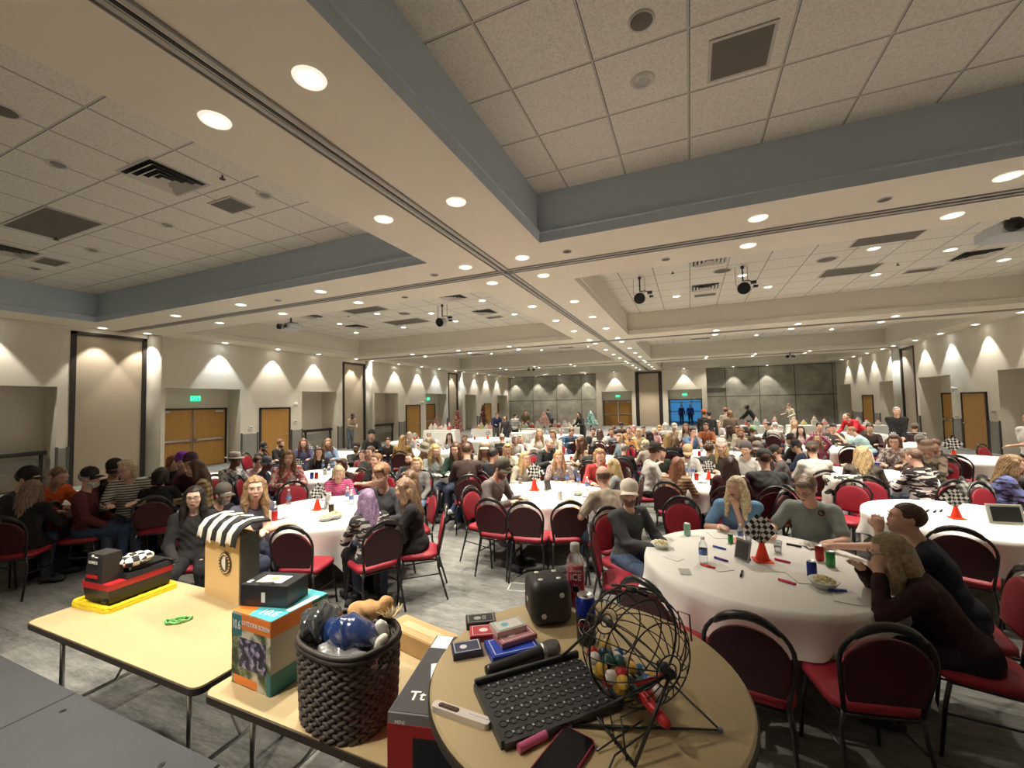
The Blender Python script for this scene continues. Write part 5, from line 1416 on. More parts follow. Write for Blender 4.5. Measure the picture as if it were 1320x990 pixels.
# ---------------------------------------------------------------- the seated crowd
person('person in light blue tee and long blonde hair, chin resting on one hand', 0.43, 5.30, 0, pose='chin', near=True, top=(0.16, 0.33, 0.56), hair='long', hc=(0.8, 0.68, 0.44), sl='short', skin='f', w=1.04, b=1.12, yaw=-34, pitch=2, hr=(-0.03, -0.31, 0.985), hl=(-0.2, -0.4, 0.8), s=0.998, chair_label='chair of the person in light blue tee and long blonde hair, chin resting')
t_, J_ = person('person in pale grey printed tee and glasses, short sandy hair, looking down', 1.09, 5.12, -17, near=True, top=(0.25, 0.29, 0.28), hair='sweep', hc=(0.28, 0.2, 0.13), sl='short', skin='r', w=1.06, b=1.2, glasses=1, pitch=28, yaw=-22, tilt=0, hl=(-0.28, -0.46, 0.8), hr=(0.16, -0.46, 0.8), s=1.024, chair_label='chair of the person in pale grey printed tee and glasses, short sandy hair')
chest_print(t_, .085, .98, .028, .028, mat('dark_red_ink', (.10, .03, .03), .7)); chest_print(t_, .085, .98, .017, .017, mat('grey_ink', (.22, .24, .23), .7), 'chest_print_centre')
person('person in dark navy tee with short brown hair, leaning over the table in profile', 1.70, 3.98, -99, pose='lean', near=True, top=(0.02, 0.028, 0.05), hair='buzz', hc='br', sl='short', skin='r', w=1.08, b=1.1, pitch=-8, yaw=5, hl=(-0.42, -0.62, 0.8), hr=(0.05, -0.42, 1.08), lean=24, s=1.035, chair_label='chair of the person in dark navy tee with short brown hair, leaning over')
person('person in dark burgundy sweater with long straight blonde hair and glasses, eating over the table', 1.54, 3.49, -103, pose='lean', near=True, top=(0.035, 0.012, 0.014), hair='long', hc=(0.34, 0.26, 0.15), skin='f', glasses=1, pitch=14, yaw=10, lean=34, hl=(-0.1, -0.52, 0.93), hr=(0.08, -0.44, 0.96), b=0.98, pants=(0.01, 0.01, 0.012), s=0.986, chair_label='chair of the person in dark burgundy sweater with long straight blonde hair and')
t_, J_ = person('person in charcoal sweatshirt and pale cap, turned to look at the camera', -0.66, 4.46, 48, pose='up', near=True, top=(0.055, 0.058, 0.062), hair='buzz', hc='br', hat='cap', hatc=(0.82, 0.76, 0.66), skin='p', w=1.08, beard='stub', yaw=-42, pitch=2, hl=(-0.02, -0.42, 0.76), hr=(0.14, -0.42, 0.76), lean=6, pants=(0.05, 0.08, 0.14), s=0.977, chair_label='chair of the person in charcoal sweatshirt and pale cap, turned to look at')
chest_print(t_, .09, 1.0, .022, .006, M_ink_w := mat('pale_stitching', (.5, .5, .48), .6))
person('person in grey hoodie and olive cap, writing at the middle table', -2.61, 5.18, 80, near=True, top=(0.17, 0.155, 0.145), hair='short', hc='br', hat='cap', hatc=(0.1, 0.095, 0.07), beard='stub', skin='p', pitch=26, w=1.05, lean=16, s=1.066, chair_label='chair of the person in grey hoodie and olive cap, writing at the middle')
person('person in beige sweater with long golden hair at the middle table', -2.83, 7.08, 32, near=True, top=(0.38, 0.34, 0.27), hair='long', hc='bl', skin='f', yaw=20, pitch=6, s=0.952, chair_label='chair of the person in beige sweater with long golden hair at the middle')
person('person in grey floral blouse with long auburn-blonde hair at the middle table', -2.23, 7.33, 17, near=True, top=(0.34, 0.29, 0.27), pat='knit', c2=(0.18, 0.12, 0.12), hair='long', hc=(0.42, 0.24, 0.11), skin='f', sl='short', pitch=10, s=0.954, chair_label='chair of the person in grey floral blouse with long auburn-blonde hair at the')
person('person in tan tee and shaved head, seen from behind at the middle table', -0.90, 4.92, -128, near=True, top=(0.46, 0.39, 0.31), hair='fringe', hc=(0.2, 0.13, 0.09), skin='r', sl='short', w=1.1, b=1.15, yaw=-18, lean=14, pants=(0.05, 0.09, 0.15), side=-6, s=1.027, chair_label='chair of the person in tan tee and shaved head, seen from behind at')
person('person in grey sweater with wavy blonde hair right of the shaved head', -1.05, 6.82, -95, near=True, top=(0.22, 0.24, 0.24), hair='wavy', hc=(0.42, 0.29, 0.14), skin='r', yaw=-20, s=0.910, chair_label='chair of the person in grey sweater with wavy blonde hair right of the')
person('person in red top with curly light brown hair behind the shaved head', -1.48, 7.23, 12, top=(0.4, 0.04, 0.04), hair='curly', hc=(0.4, 0.25, 0.13), skin='r', yaw=10, s=1.005, chair_label='chair of the person in red top with curly light brown hair behind the')
person('person in magenta striped sweater with short blonde hair, looking down', -5.27, 5.14, 46, near=True, top=(0.42, 0.02, 0.14), pat='stripe', c2=(0.52, 0.2, 0.28), hair='bob', hc='lb', skin='f', pitch=24, w=1.0, b=1.2, s=0.913, chair_label='chair of the person in magenta striped sweater with short blonde hair, looking down')
person('person in charcoal pullover with short sandy-red hair at the left table', -3.42, 4.11, 15, near=True, top=(0.055, 0.055, 0.06), hair='sweep', hc=(0.3, 0.16, 0.08), skin='f', pitch=14, yaw=-10, w=1.05, b=1.25, s=1.085, chair_label='chair of the person in charcoal pullover with short sandy-red hair at the left')
person('person in grey tank top with long tousled light brown hair, arms folded on the table', -4.51, 3.08, 90, near=True, top=(0.09, 0.09, 0.13), hair='wavy', hc=(0.33, 0.21, 0.11), skin='f', sl='none', yaw=-32, pitch=2, hl=(0.1, -0.4, 0.81), hr=(-0.12, -0.44, 0.83), b=1.1, lean=14, s=1.062, chair_label='chair of the person in grey tank top with long tousled light brown hair')
person('person in black tee, camouflage cap, glasses and grey beard, arm stretched on the table', -5.34, 3.22, 103, near=True, top=(0.012, 0.012, 0.013), hair='short', hc='br', hat='cap', hatc=(0.1, 0.09, 0.075), beard='gr', sl='short', glasses=1, skin='p', w=1.1, b=1.15, hl=(-0.1, -0.42, 0.8), hr=(0.12, -0.54, 0.8), lean=14, s=0.932, chair_label='chair of the person in black tee, camouflage cap, glasses and grey beard, arm')
person('person in dark grey top with long black hair and glasses, staring at the camera', -4.98, 2.85, 52, pose='up', near=True, top=(0.022, 0.02, 0.02), hair='long', hc='bk', glasses=1, skin='f', pants=(0.01, 0.01, 0.012), pitch=2, s=0.973, chair_label='chair of the person in dark grey top with long black hair and glasses')
person('person in black and white woven wrap with lavender hair, back to the camera', -3.17, 3.56, -116, near=True, top=(0.03, 0.03, 0.03), pat='zebra', c2=(0.45, 0.44, 0.42), hair='long', hc='pu', skin='f', b=1.1, pants=(0.01, 0.01, 0.01), s=0.921, chair_label='chair of the person in black and white woven wrap with lavender hair, back')
person('person in black sweater with long wavy brown-blonde hair at the right of the left table', -2.91, 4.01, -57, near=True, top=(0.012, 0.011, 0.012), hair='wavy', hc=(0.24, 0.15, 0.09), skin='f', pitch=14, pants=(0.01, 0.01, 0.01), b=1.05, s=0.980, chair_label='chair of the person in black sweater with long wavy brown-blonde hair at the')
person('person in maroon sweater with wavy brown hair behind the long wavy-haired one', -3.48, 4.67, -43, pose='up', top=(0.1, 0.02, 0.03), hair='wavy', hc=(0.16, 0.09, 0.05), skin='f', s=0.936, chair_label='chair of the person in maroon sweater with wavy brown hair behind the long')
person('person in navy jacket and grey-blue cap, profile facing right behind the left table', -7.09, 5.08, 128, near=True, top=(0.018, 0.03, 0.05), hair='short', hc='gr', hat='cap', hatc=(0.12, 0.14, 0.19), skin='d', pitch=6, w=1.05, s=0.940, chair_label='chair of the person in navy jacket and grey-blue cap, profile facing right')
person('person in white patterned shirt and pale checked hat, leaning back behind the left table', -7.56, 4.87, 102, pose='up', near=True, top=(0.55, 0.55, 0.55), pat='floral', c2=(0.12, 0.14, 0.17), hair='short', hc='bk', hat='fedora', hatc=(0.45, 0.42, 0.38), skin='d', sl='short', w=1.1, b=1.3, yaw=10, hr=(0.2, -0.4, 0.86), side=8, s=1.002, chair_label='chair of the person in white patterned shirt and pale checked hat, leaning back')
person('person in pale pink top with short brown hair, small between two capped people', -7.67, 5.38, 95, top=(0.5, 0.35, 0.34), hair='short', hc='br', skin='p', s=0.928, chair_label='chair of the person in pale pink top with short brown hair, small between')
person('person in red and white patterned blouse with long light hair behind the left table', -6.60, 5.25, 61, near=True, top=(0.45, 0.1, 0.1), pat='floral', c2=(0.6, 0.5, 0.48), hair='wavy', hc='lbr', skin='f', s=1.052, chair_label='chair of the person in red and white patterned blouse with long light hair')
person('person in black jacket with long dark hair, facing the camera behind the left table', -7.82, 7.06, 48, near=True, top=(0.015, 0.012, 0.012), hair='long', hc=(0.06, 0.025, 0.018), skin='p', s=0.933, chair_label='chair of the person in black jacket with long dark hair, facing the camera')
person('person in maroon top with dark hair, mostly behind the short blonde head', -5.74, 5.82, -5, top=(0.05, 0.02, 0.02), hair='bob', hc='br', skin='p', s=0.910, chair_label='chair of the person in maroon top with dark hair, mostly behind the short')
person('person in dark sweater, black cap and full beard, arms crossed behind the left table', -7.48, 7.85, 32, pose='cross', near=True, top=(0.03, 0.028, 0.028), hair='short', hc='br', hat='cap', hatc=(0.02, 0.012, 0.012), beard='br', skin='p', w=1.1, b=1.1, s=0.924, chair_label='chair of the person in dark sweater, black cap and full beard, arms crossed')
person('person in dark grey tee leaning with arms crossed, short brown hair', -5.72, 6.35, 7, pose='cross', near=True, top=(0.06, 0.06, 0.058), hair='short', hc='br', skin='r', sl='short', pants=(0.08, 0.13, 0.2), s=1.009, chair_label='chair of the person in dark grey tee leaning with arms crossed, short brown')
person('person in black tee with brushed-up brown hair and blue jeans, facing left', -4.97, 5.66, 3, pose='cross', near=True, top=(0.014, 0.013, 0.013), hair='short', hc='lbr', skin='r', sl='short', pants=(0.08, 0.13, 0.2), yaw=-10, s=0.985, chair_label='chair of the person in black tee with brushed-up brown hair and blue jeans')
person('person in reddish shirt, half hidden between two dark tops', -6.92, 7.47, 23, pose='up', top=(0.2, 0.05, 0.05), hair='short', hc='br', skin='r', s=0.844, chair_label='chair of the person in reddish shirt, half hidden between two dark tops')
person('person in black hoodie and black cap, looking right before the first single door', -10.57, 7.56, 114, top=(0.02, 0.02, 0.02), hair='short', hc='bk', hat='cap', hatc=(0.015, 0.015, 0.015), beard='bk', skin='p', s=0.915, chair_label='chair of the person in black hoodie and black cap, looking right')
person('person in black jacket with brown hair and beard beside the black cap', -10.59, 8.08, 112, top=(0.012, 0.012, 0.012), hair='short', hc=(0.13, 0.06, 0.03), beard='br', skin='p', s=0.958, chair_label='chair of the person in black jacket with brown hair and beard beside the')
person('person in purple-blue hoodie with long auburn hair before the first single door', -9.46, 8.03, 50, top=(0.07, 0.07, 0.14), hair='long', hc=(0.14, 0.05, 0.03), skin='p', s=0.997, chair_label='chair of the person in purple-blue hoodie with long auburn hair')
person('person in denim shirt with long light brown hair before the first single door', -8.87, 8.30, 47, top=(0.22, 0.31, 0.45), hair='long', hc='lbr', skin='p', s=0.986, chair_label='chair of the person in denim shirt with long light brown hair')
person('person in dark grey coat and black cap at the far left edge', -7.94, 2.40, 132, near=True, top=(0.03, 0.03, 0.03), hair='short', hc='bk', hat='cap', hatc=(0.01, 0.01, 0.01), skin='p', s=1.072, chair_label='chair of the person in dark grey coat and black cap at the far')
person('person in black coat with long blonde-brown hair, back turned, at the far left', -7.42, 2.34, -138, near=True, top=(0.01, 0.01, 0.01), hair='wavy', hc=(0.2, 0.13, 0.09), skin='p', b=1.15, pants=(0.01, 0.01, 0.01), s=0.981, chair_label='chair of the person in black coat with long blonde-brown hair, back turned, at')
person('person in bright orange shirt with cropped greying hair at the far left table', -8.31, 2.76, 110, pose='lean', near=True, top=(0.62, 0.1, 0.015), hair='buzz', hc=(0.25, 0.15, 0.1), skin='r', sl='short', w=1.1, b=1.15, lean=22, s=1.078, chair_label='chair of the person in bright orange shirt with cropped greying hair')
person('person in maroon shirt, black cap and white beard, sitting sideways in jeans', -7.47, 2.93, 138, pose='up', near=True, top=(0.11, 0.02, 0.025), hair='short', hc='gr', hat='cap', hatc=(0.012, 0.012, 0.012), beard='wh', skin='r', w=1.05, b=1.1, pants=(0.02, 0.04, 0.09), s=1.016, chair_label='chair of the person in maroon shirt, black cap and white beard, sitting sideways')
person('person in dark camouflage shirt and dark cap with face lowered at the far left table', -8.02, 3.43, 77, near=True, top=(0.07, 0.06, 0.05), pat='camo', c2=(0.02, 0.018, 0.014), hair='short', hc='br', hat='cap', hatc=(0.03, 0.025, 0.02), skin='r', pitch=26, w=1.08, b=1.15, s=1.071, chair_label='chair of the person in dark camouflage shirt and dark cap with face lowered')
person('person in cream cardigan over striped top with long blonde hair and glasses', -7.50, 3.45, 54, near=True, top=(0.6, 0.56, 0.5), pat='stripe', c2=(0.03, 0.03, 0.03), hair='bob', hc='lb', skin='f', glasses=1, yaw=-35, s=1.086, chair_label='chair of the person in cream cardigan over striped top with long blonde hair')
person('person in black hooded jacket with cropped dark hair, back to the camera', -6.99, 3.52, -127, near=True, top=(0.012, 0.012, 0.013), hair='bob', hc='bk', skin='p', b=1.15, pants=(0.02, 0.03, 0.06), s=0.978, chair_label='chair of the person in black hooded jacket with cropped dark hair, back to')
person('person in black top with short reddish-brown hair before the double doors', -8.44, 4.35, 107, top=(0.02, 0.02, 0.02), hair='bob', hc='rd', skin='f', s=1.012, chair_label='chair of the person in black top with short reddish-brown hair before the double')
person('person in black hoodie and violet knit hat before the left double doors', -7.92, 4.33, 61, near=True, top=(0.015, 0.015, 0.015), hair='short', hc='purple', hat='beanie', hatc=(0.2, 0.03, 0.42), skin='f', pitch=16, s=1.065, chair_label='chair of the person in black hoodie and violet knit hat')
person('person in dark maroon top and dark hat beside the violet knit hat', -7.42, 4.21, 51, top=(0.06, 0.02, 0.03), hair='short', hc='br', hat='beanie', hatc=(0.06, 0.02, 0.04), skin='p', s=1.079, chair_label='chair of the person in dark maroon top and dark hat beside the violet')
person('person in yellow plaid shirt with long brown hair in profile before the left double doors', -6.91, 4.14, -30, near=True, top=(0.5, 0.38, 0.18), pat='plaid', c2=(0.12, 0.08, 0.05), hair='long', hc='br', skin='f', s=1.024, chair_label='chair of the person in yellow plaid shirt with long brown hair in profile')
person('person in dark grey sweater, balding, arm around the neighbour', -4.80, 6.40, 17, pose='up', near=True, top=(0.05, 0.055, 0.06), hair='buzz', hc='br', beard='br', skin='r', yaw=-5, w=1.1, b=1.1, hl=(-0.05, -0.3, 0.95), hr=(0.25, -0.38, 0.92), s=0.939, chair_label='chair of the person in dark grey sweater, balding, arm around the neighbour')
person('person in grey sweater with short blonde hair, hugged by the balding neighbour', -4.40, 6.06, 24, pose='up', near=True, top=(0.16, 0.15, 0.15), hair='bob', hc='bl', skin='f', pants=(0.09, 0.15, 0.23), s=0.916, chair_label='chair of the person in grey sweater with short blonde hair, hugged by the')
person('person in navy shirt and olive bucket hat at the table beside the hugging couple', -5.12, 7.15, 65, near=True, top=(0.02, 0.025, 0.035), hair='short', hc='br', hat='bucket', hatc=(0.2, 0.19, 0.14), skin='r', pitch=20, s=1.026, chair_label='chair of the person in navy shirt and olive bucket hat at the table')
person('person in grey cardigan with long blonde hair beside the olive bucket hat', -4.68, 6.90, 59, near=True, top=(0.25, 0.27, 0.27), hair='long', hc='bl', skin='f', pitch=14, s=1.039, chair_label='chair of the person in grey cardigan with long blonde hair beside the olive')
person('person in dark green jacket with brown hair, at the orange cone', -4.21, 7.10, 23, near=True, top=(0.02, 0.05, 0.03), hair='long', hc=(0.11, 0.05, 0.03), skin='f', yaw=-15, s=1.057, chair_label='chair of the person in dark green jacket with brown hair, at the orange')
person('person in black patterned top with long dark hair and glasses, legs crossed in jeans', -3.80, 6.80, 19, pose='up', near=True, top=(0.02, 0.018, 0.018), pat='floral', c2=(0.12, 0.1, 0.08), hair='long', hc=(0.05, 0.025, 0.018), skin='p', glasses=1, pants=(0.03, 0.06, 0.12), legx=1, shoes=(0.7, 0.7, 0.68), s=0.945, chair_label='chair of the person in black patterned top with long dark hair and glasses')
person('person in dark brown top with short brown hair behind the dark-haired glasses wearer', -3.57, 6.34, -147, top=(0.05, 0.03, 0.025), hair='short', hc=(0.09, 0.045, 0.025), skin='p', s=1.090, chair_label='chair of the person in dark brown top with short brown hair behind the')
person('person in yellow patterned top with long blonde-brown hair, back turned at the left', -7.04, 9.02, -152, top=(0.42, 0.27, 0.07), pat='plaid', c2=(0.15, 0.1, 0.05), hair='wavy', hc=(0.33, 0.2, 0.08), skin='f', s=1.006, chair_label='chair of the person in yellow patterned top with long blonde-brown hair, back turned')
person('person in white top with fluffy white hair near the yellow door at the left', -8.27, 11.07, 17, top=(0.55, 0.5, 0.5), hair='curly', hc='wh', skin='f', s=0.964, chair_label='chair of the person in white top with fluffy white hair near the yellow')
person('person in black top with hair tied back, facing the camera near the second niche', -8.13, 9.79, 40, top=(0.02, 0.018, 0.02), hair='short', hc='br', skin='f', s=0.916, chair_label='chair of the person in black top with hair tied back, facing the camera')
person('person in black hooded coat beside the partition pocket at the left', -8.58, 9.62, 42, top=(0.012, 0.012, 0.012), hair='short', hc='bk', hat='beanie', hatc=(0.012, 0.012, 0.012), skin='p', s=1.090, chair_label='chair of the person in black hooded coat beside the partition pocket')
person('person in pink top with grey hair in front of the brown door far left', -8.27, 12.07, 34, top=(0.45, 0.3, 0.28), hair='short', hc='gr', skin='r', s=0.910, chair_label='chair of the person in pink top with grey hair in front of the')
person('person in cream sweater with fluffy light hair, back turned in the far centre-left', -6.55, 9.54, -151, top=(0.6, 0.52, 0.42), hair='curly', hc='lb', skin='f', s=0.932, chair_label='chair of the person in cream sweater with fluffy light hair, back turned')
person('person in white sweater with long black hair in the far centre-left', -7.10, 11.48, 32, top=(0.65, 0.6, 0.58), hair='long', hc='bk', skin='f', s=0.931, chair_label='chair of the person in white sweater with long black hair')
person('person in dark red top with brown hair, near the pink trees in the far centre-left', -6.41, 11.30, 30, top=(0.15, 0.05, 0.05), hair='short', hc=(0.12, 0.05, 0.04), skin='r', s=0.910, chair_label='chair of the person in dark red top with brown hair, near the pink')
person('person in cream hooded top with white cap and long hair', -3.85, 7.55, 27, near=True, top=(0.52, 0.46, 0.38), hair='long', hc='lbr', hat='cap', hatc=(0.62, 0.52, 0.42), skin='f', s=1.042, chair_label='chair of the person in cream hooded top with white cap and long hair')
person('person in dark patterned top with grey curly hair near the white cap', -4.51, 9.17, 176, pose='up', top=(0.05, 0.05, 0.06), hair='curly', hc='gr', skin='f', s=0.910, chair_label='chair of the person in dark patterned top with grey curly hair near the')
person('person in black coat with dark hair seen from behind, left of the short blonde', -3.30, 6.77, 166, pose='up', top=(0.02, 0.02, 0.025), hair='short', hc='bk', skin='p', s=0.992, chair_label='chair of the person in black coat with dark hair seen from behind, left')
person('person in black jacket, bald, seen from behind in the far centre-left', -4.79, 10.41, -165, top=(0.02, 0.02, 0.022), hair='fringe', hc='gr', skin='r', w=1.1, b=1.15, s=0.974, chair_label='chair of the person in black jacket, bald, seen from behind')
person('person in cream sweater with short blonde hair, turned to the camera', -3.56, 8.04, 24, near=True, top=(0.55, 0.52, 0.4), hair='bob', hc='bl', skin='f', s=0.976, chair_label='chair of the person in cream sweater with short blonde hair, turned to the')
person('person in white top with grey hair by the far orange cone in the far centre-left', -4.51, 10.80, 13, top=(0.6, 0.58, 0.55), hair='bob', hc='gr', skin='f', s=0.938, chair_label='chair of the person in white top with grey hair by the far orange')
person('person in pinkish top with light blonde hair right of the grey-haired one', -4.57, 11.27, 22, top=(0.5, 0.38, 0.36), hair='bob', hc='lb', skin='f', s=0.926, chair_label='chair of the person in pinkish top with light blonde hair right of the')
person('person in white sweater with long blonde hair, farther back in the far centre-left', -4.10, 11.57, 20, near=True, top=(0.72, 0.68, 0.62), hair='long', hc=(0.38, 0.24, 0.12), skin='r', s=1.030, chair_label='chair of the person in white sweater with long blonde hair, farther back')
person('person in cream sweater with short light brown hair, head turned in the far centre-left', -3.52, 11.31, -12, top=(0.5, 0.44, 0.36), hair='bob', hc='lbr', skin='f', s=1.028, chair_label='chair of the person in cream sweater with short light brown hair, head turned')
person('person in black leather jacket, balding, hand at his mouth', -3.15, 9.04, 63, pose='chin', near=True, top=(0.03, 0.032, 0.036), hair='buzz', hc='gr', skin='r', w=1.1, b=1.1, s=1.031, chair_label='chair of the person in black leather jacket, balding, hand at his mouth')
person('person in blue plaid shirt leaning across, short brown hair', -3.73, 13.19, 40, pose='lean', near=True, top=(0.07, 0.17, 0.3), pat='plaid', c2=(0.02, 0.03, 0.06), hair='short', hc='br', skin='r', w=1.15, b=1.15, s=1.048, chair_label='chair of the person in blue plaid shirt leaning across, short brown hair')
person('person in floral top with long brown hair turned left behind the middle table', -2.10, 8.95, -46, pose='restr', top=(0.16, 0.1, 0.06), pat='floral', c2=(0.4, 0.3, 0.2), hair='long', hc='br', skin='f', s=1.050, chair_label='chair of the person in floral top with long brown hair turned left')
person('person in black top with tied dark hair, back turned behind the middle table', -1.88, 8.48, -178, top=(0.03, 0.03, 0.03), hair='bob', hc='bk', skin='p', s=0.959, chair_label='chair of the person in black top with tied dark hair, back turned')
person('person in black top with black hair in the far centre', -2.86, 13.12, 12, top=(0.02, 0.02, 0.02), hair='short', hc='bk', skin='p', s=0.995, chair_label='chair of the person in black top with black hair in the far centre')
person('person in white jacket with long dark brown hair, back turned in the far centre', -2.56, 12.65, -174, top=(0.62, 0.58, 0.52), hair='long', hc=(0.06, 0.025, 0.02), skin='f', s=0.970, chair_label='chair of the person in white jacket with long dark brown hair, back turned')
person('person in pale blue top with dark hair beside the white jacket in the far centre', -2.27, 13.03, 10, top=(0.4, 0.45, 0.5), hair='short', hc='br', skin='p', s=1.001, chair_label='chair of the person in pale blue top with dark hair beside the white')
person('person in grey sweater with dark hair, back turned in the far centre', -2.04, 12.47, -171, top=(0.09, 0.09, 0.1), hair='short', hc=(0.06, 0.05, 0.045), skin='p', s=0.981, chair_label='chair of the person in grey sweater with dark hair, back turned')
person('person in teal top with curly sandy hair facing left', -1.69, 11.17, -51, pose='up', top=(0.16, 0.22, 0.25), hair='curly', hc=(0.33, 0.22, 0.12), skin='r', s=0.948, chair_label='chair of the person in teal top with curly sandy hair facing left')
person('person in black jacket with thinning grey hair, back to the camera in the far centre', -1.35, 9.09, -177, near=True, top=(0.016, 0.016, 0.018), hair='short', hc='gr', skin='r', w=1.1, b=1.1, s=0.910, chair_label='chair of the person in black jacket with thinning grey hair, back to the')
person('person in pale grey pullover and black cowboy hat, arm over the next chair', -0.74, 7.55, 110, near=True, top=(0.5, 0.5, 0.48), hair='short', hc='br', hat='cowboy', hatc=(0.022, 0.013, 0.01), skin='r', w=1.08, b=1.1, yaw=12, hl=(-0.15, -0.42, 0.8), hr=(0.42, -0.28, 0.93), pants=(0.012, 0.012, 0.015), s=1.030, chair_label='chair of the person in pale grey pullover and black cowboy hat, arm over')
person('person in beige and tan shirt with very long auburn hair, back turned', -0.26, 6.70, 162, near=True, top=(0.5, 0.4, 0.28), pat='widestripe', c2=(0.26, 0.14, 0.07), hair='long', hc=(0.24, 0.1, 0.05), skin='f', pants=(0.07, 0.11, 0.17), s=0.951, chair_label='chair of the person in beige and tan shirt with very long auburn hair')
person('person in dark green hoodie with grey hair beyond the cowboy hat', -0.61, 8.89, 24, top=(0.03, 0.035, 0.025), hair='short', hc=(0.25, 0.19, 0.17), skin='r', pitch=10, s=0.910, chair_label='chair of the person in dark green hoodie with grey hair beyond the cowboy')
person('person in white sweater and cream-orange cap, head bowed behind the big right table', -0.12, 8.72, 11, near=True, top=(0.52, 0.52, 0.5), hair='short', hc='br', hat='cap', hatc=(0.55, 0.42, 0.25), skin='r', pitch=28, beard='br', s=0.965, chair_label='chair of the person in white sweater and cream-orange cap, head bowed')
person('person in dark olive vest, white knit cap and long straight blonde hair', 0.51, 8.91, -3, near=True, top=(0.07, 0.065, 0.045), hair='long', hc='bl', hat='beanie', hatc=(0.62, 0.57, 0.48), skin='f', pitch=10, s=1.025, chair_label='chair of the person in dark olive vest, white knit cap and long straight')
person('person in pale grey hoodie and dark backwards cap behind the big right table', 0.92, 8.63, -18, near=True, top=(0.5, 0.49, 0.47), hair='short', hc='br', hat='capback', hatc=(0.1, 0.09, 0.1), skin='p', w=1.08, s=1.016, chair_label='chair of the person in pale grey hoodie and dark backwards cap')
person('person in burgundy top with long dark brown hair, back to the camera', 0.46, 6.53, 171, near=True, top=(0.05, 0.008, 0.012), hair='long', hc=(0.045, 0.018, 0.015), skin='f', b=1.05, s=0.992, chair_label='chair of the person in burgundy top with long dark brown hair, back to')
person('person in charcoal shirt and black cap, broad back to the camera', 0.95, 6.71, -173, near=True, top=(0.045, 0.045, 0.048), hair='buzz', hc='br', hat='cap', hatc=(0.03, 0.03, 0.028), skin='r', w=1.15, b=1.25, s=1.042, chair_label='chair of the person in charcoal shirt and black cap, broad back to the')
person('person in grey sweater, dark green cap and beard, profile left behind the big right table', 1.52, 8.84, -99, near=True, top=(0.1, 0.088, 0.085), hair='short', hc=(0.2, 0.09, 0.04), hat='cap', hatc=(0.02, 0.022, 0.018), beard='rd', skin='r', w=1.1, b=1.1, s=0.944, chair_label='chair of the person in grey sweater, dark green cap and beard, profile left')
person('person in dark top and grey cap with curly light hair behind the big right table', 1.20, 9.25, -27, top=(0.08, 0.07, 0.06), hair='curly', hc='lbr', hat='cap', hatc=(0.22, 0.2, 0.19), skin='p', s=0.975, chair_label='chair of the person in dark top and grey cap with curly light hair')
person('person in mid blue tee with dark hair and both hands at the face', -0.07, 12.91, 25, pose='chin', near=True, top=(0.16, 0.28, 0.5), hair='short', hc=(0.03, 0.012, 0.012), skin='r', sl='short', hl=(-0.05, -0.32, 1.07), hr=(0.05, -0.32, 1.07), w=1.05, s=1.032, chair_label='chair of the person in mid blue tee with dark hair and both hands')
person('person in cream hoodie with short reddish hair and beard in the far centre', 1.26, 13.04, -10, near=True, top=(0.5, 0.46, 0.38), hair='short', hc='rd', beard='rd', skin='r', w=1.05, s=0.995, chair_label='chair of the person in cream hoodie with short reddish hair and beard')
person('person in dark grey sweatshirt leaning out of the row, back turned', 0.29, 9.34, 138, pose='up', top=(0.09, 0.1, 0.11), hair='short', hc='br', skin='r', chair_=True, s=0.910, chair_label='chair of the person in dark grey sweatshirt leaning out of the row, back')
person('person in black coat with brown-blonde hair, back turned in the far centre', -0.39, 10.47, 172, top=(0.015, 0.015, 0.018), hair='bob', hc=(0.28, 0.19, 0.1), skin='r', s=0.961, chair_label='chair of the person in black coat with brown-blonde hair, back turned')
person('person in tan top with golden brown hair, back turned in the far centre', -0.55, 10.92, -177, top=(0.42, 0.33, 0.2), hair='long', hc=(0.33, 0.22, 0.09), skin='f', s=0.975, chair_label='chair of the person in tan top with golden brown hair, back turned')
person('person in cream top with fluffy white-blonde hair in the far centre', -0.92, 10.12, -144, top=(0.55, 0.5, 0.42), hair='curly', hc=(0.62, 0.56, 0.4), skin='f', s=0.910, chair_label='chair of the person in cream top with fluffy white-blonde hair')
person('person in dark top with wavy black hair turned left in the far centre', -0.95, 11.67, -45, pose='restr', top=(0.05, 0.05, 0.05), hair='wavy', hc='bk', skin='p', s=0.989, chair_label='chair of the person in dark top with wavy black hair turned left')
person('person in white and grey jacket with olive knit hat, back turned at the right', 1.89, 8.39, -172, near=True, top=(0.62, 0.6, 0.55), hair='short', hc='br', hat='beanie', hatc=(0.055, 0.048, 0.035), skin='p', w=1.12, b=1.15, pants=(0.05, 0.05, 0.045), s=1.017, chair_label='chair of the person in white and grey jacket with olive knit hat, back')
person('person in navy hoodie and dark cap, turned left', 2.06, 9.98, -111, near=True, top=(0.018, 0.028, 0.06), hair='short', hc='br', hat='cap', hatc=(0.015, 0.015, 0.022), skin='p', s=0.945, chair_label='chair of the person in navy hoodie and dark cap, turned left')
person('person in dark top and black knit hat behind the navy hoodie', 2.16, 11.03, -130, top=(0.03, 0.03, 0.03), hair='short', hc='lbr', hat='beanie', hatc=(0.02, 0.018, 0.018), skin='p', s=0.977, chair_label='chair of the person in dark top and black knit hat behind the navy')
person('person in pink shirt with blonde hair, arms raised, small', 2.75, 12.07, -13, pose='up', top=(0.55, 0.16, 0.28), hair='long', hc='bl', skin='f', hl=(-0.1, -0.25, 1.35), hr=(0.1, -0.25, 1.35), s=0.889, chair_label='chair of the person in pink shirt with blonde hair, arms raised, small')
person('person in camouflage jacket with long blonde hair, back turned at the right', 2.38, 7.99, 163, near=True, top=(0.12, 0.1, 0.08), pat='camo', c2=(0.05, 0.035, 0.03), hair='wavy', hc=(0.48, 0.34, 0.17), skin='f', b=1.1, s=1.017, chair_label='chair of the person in camouflage jacket with long blonde hair, back turned')
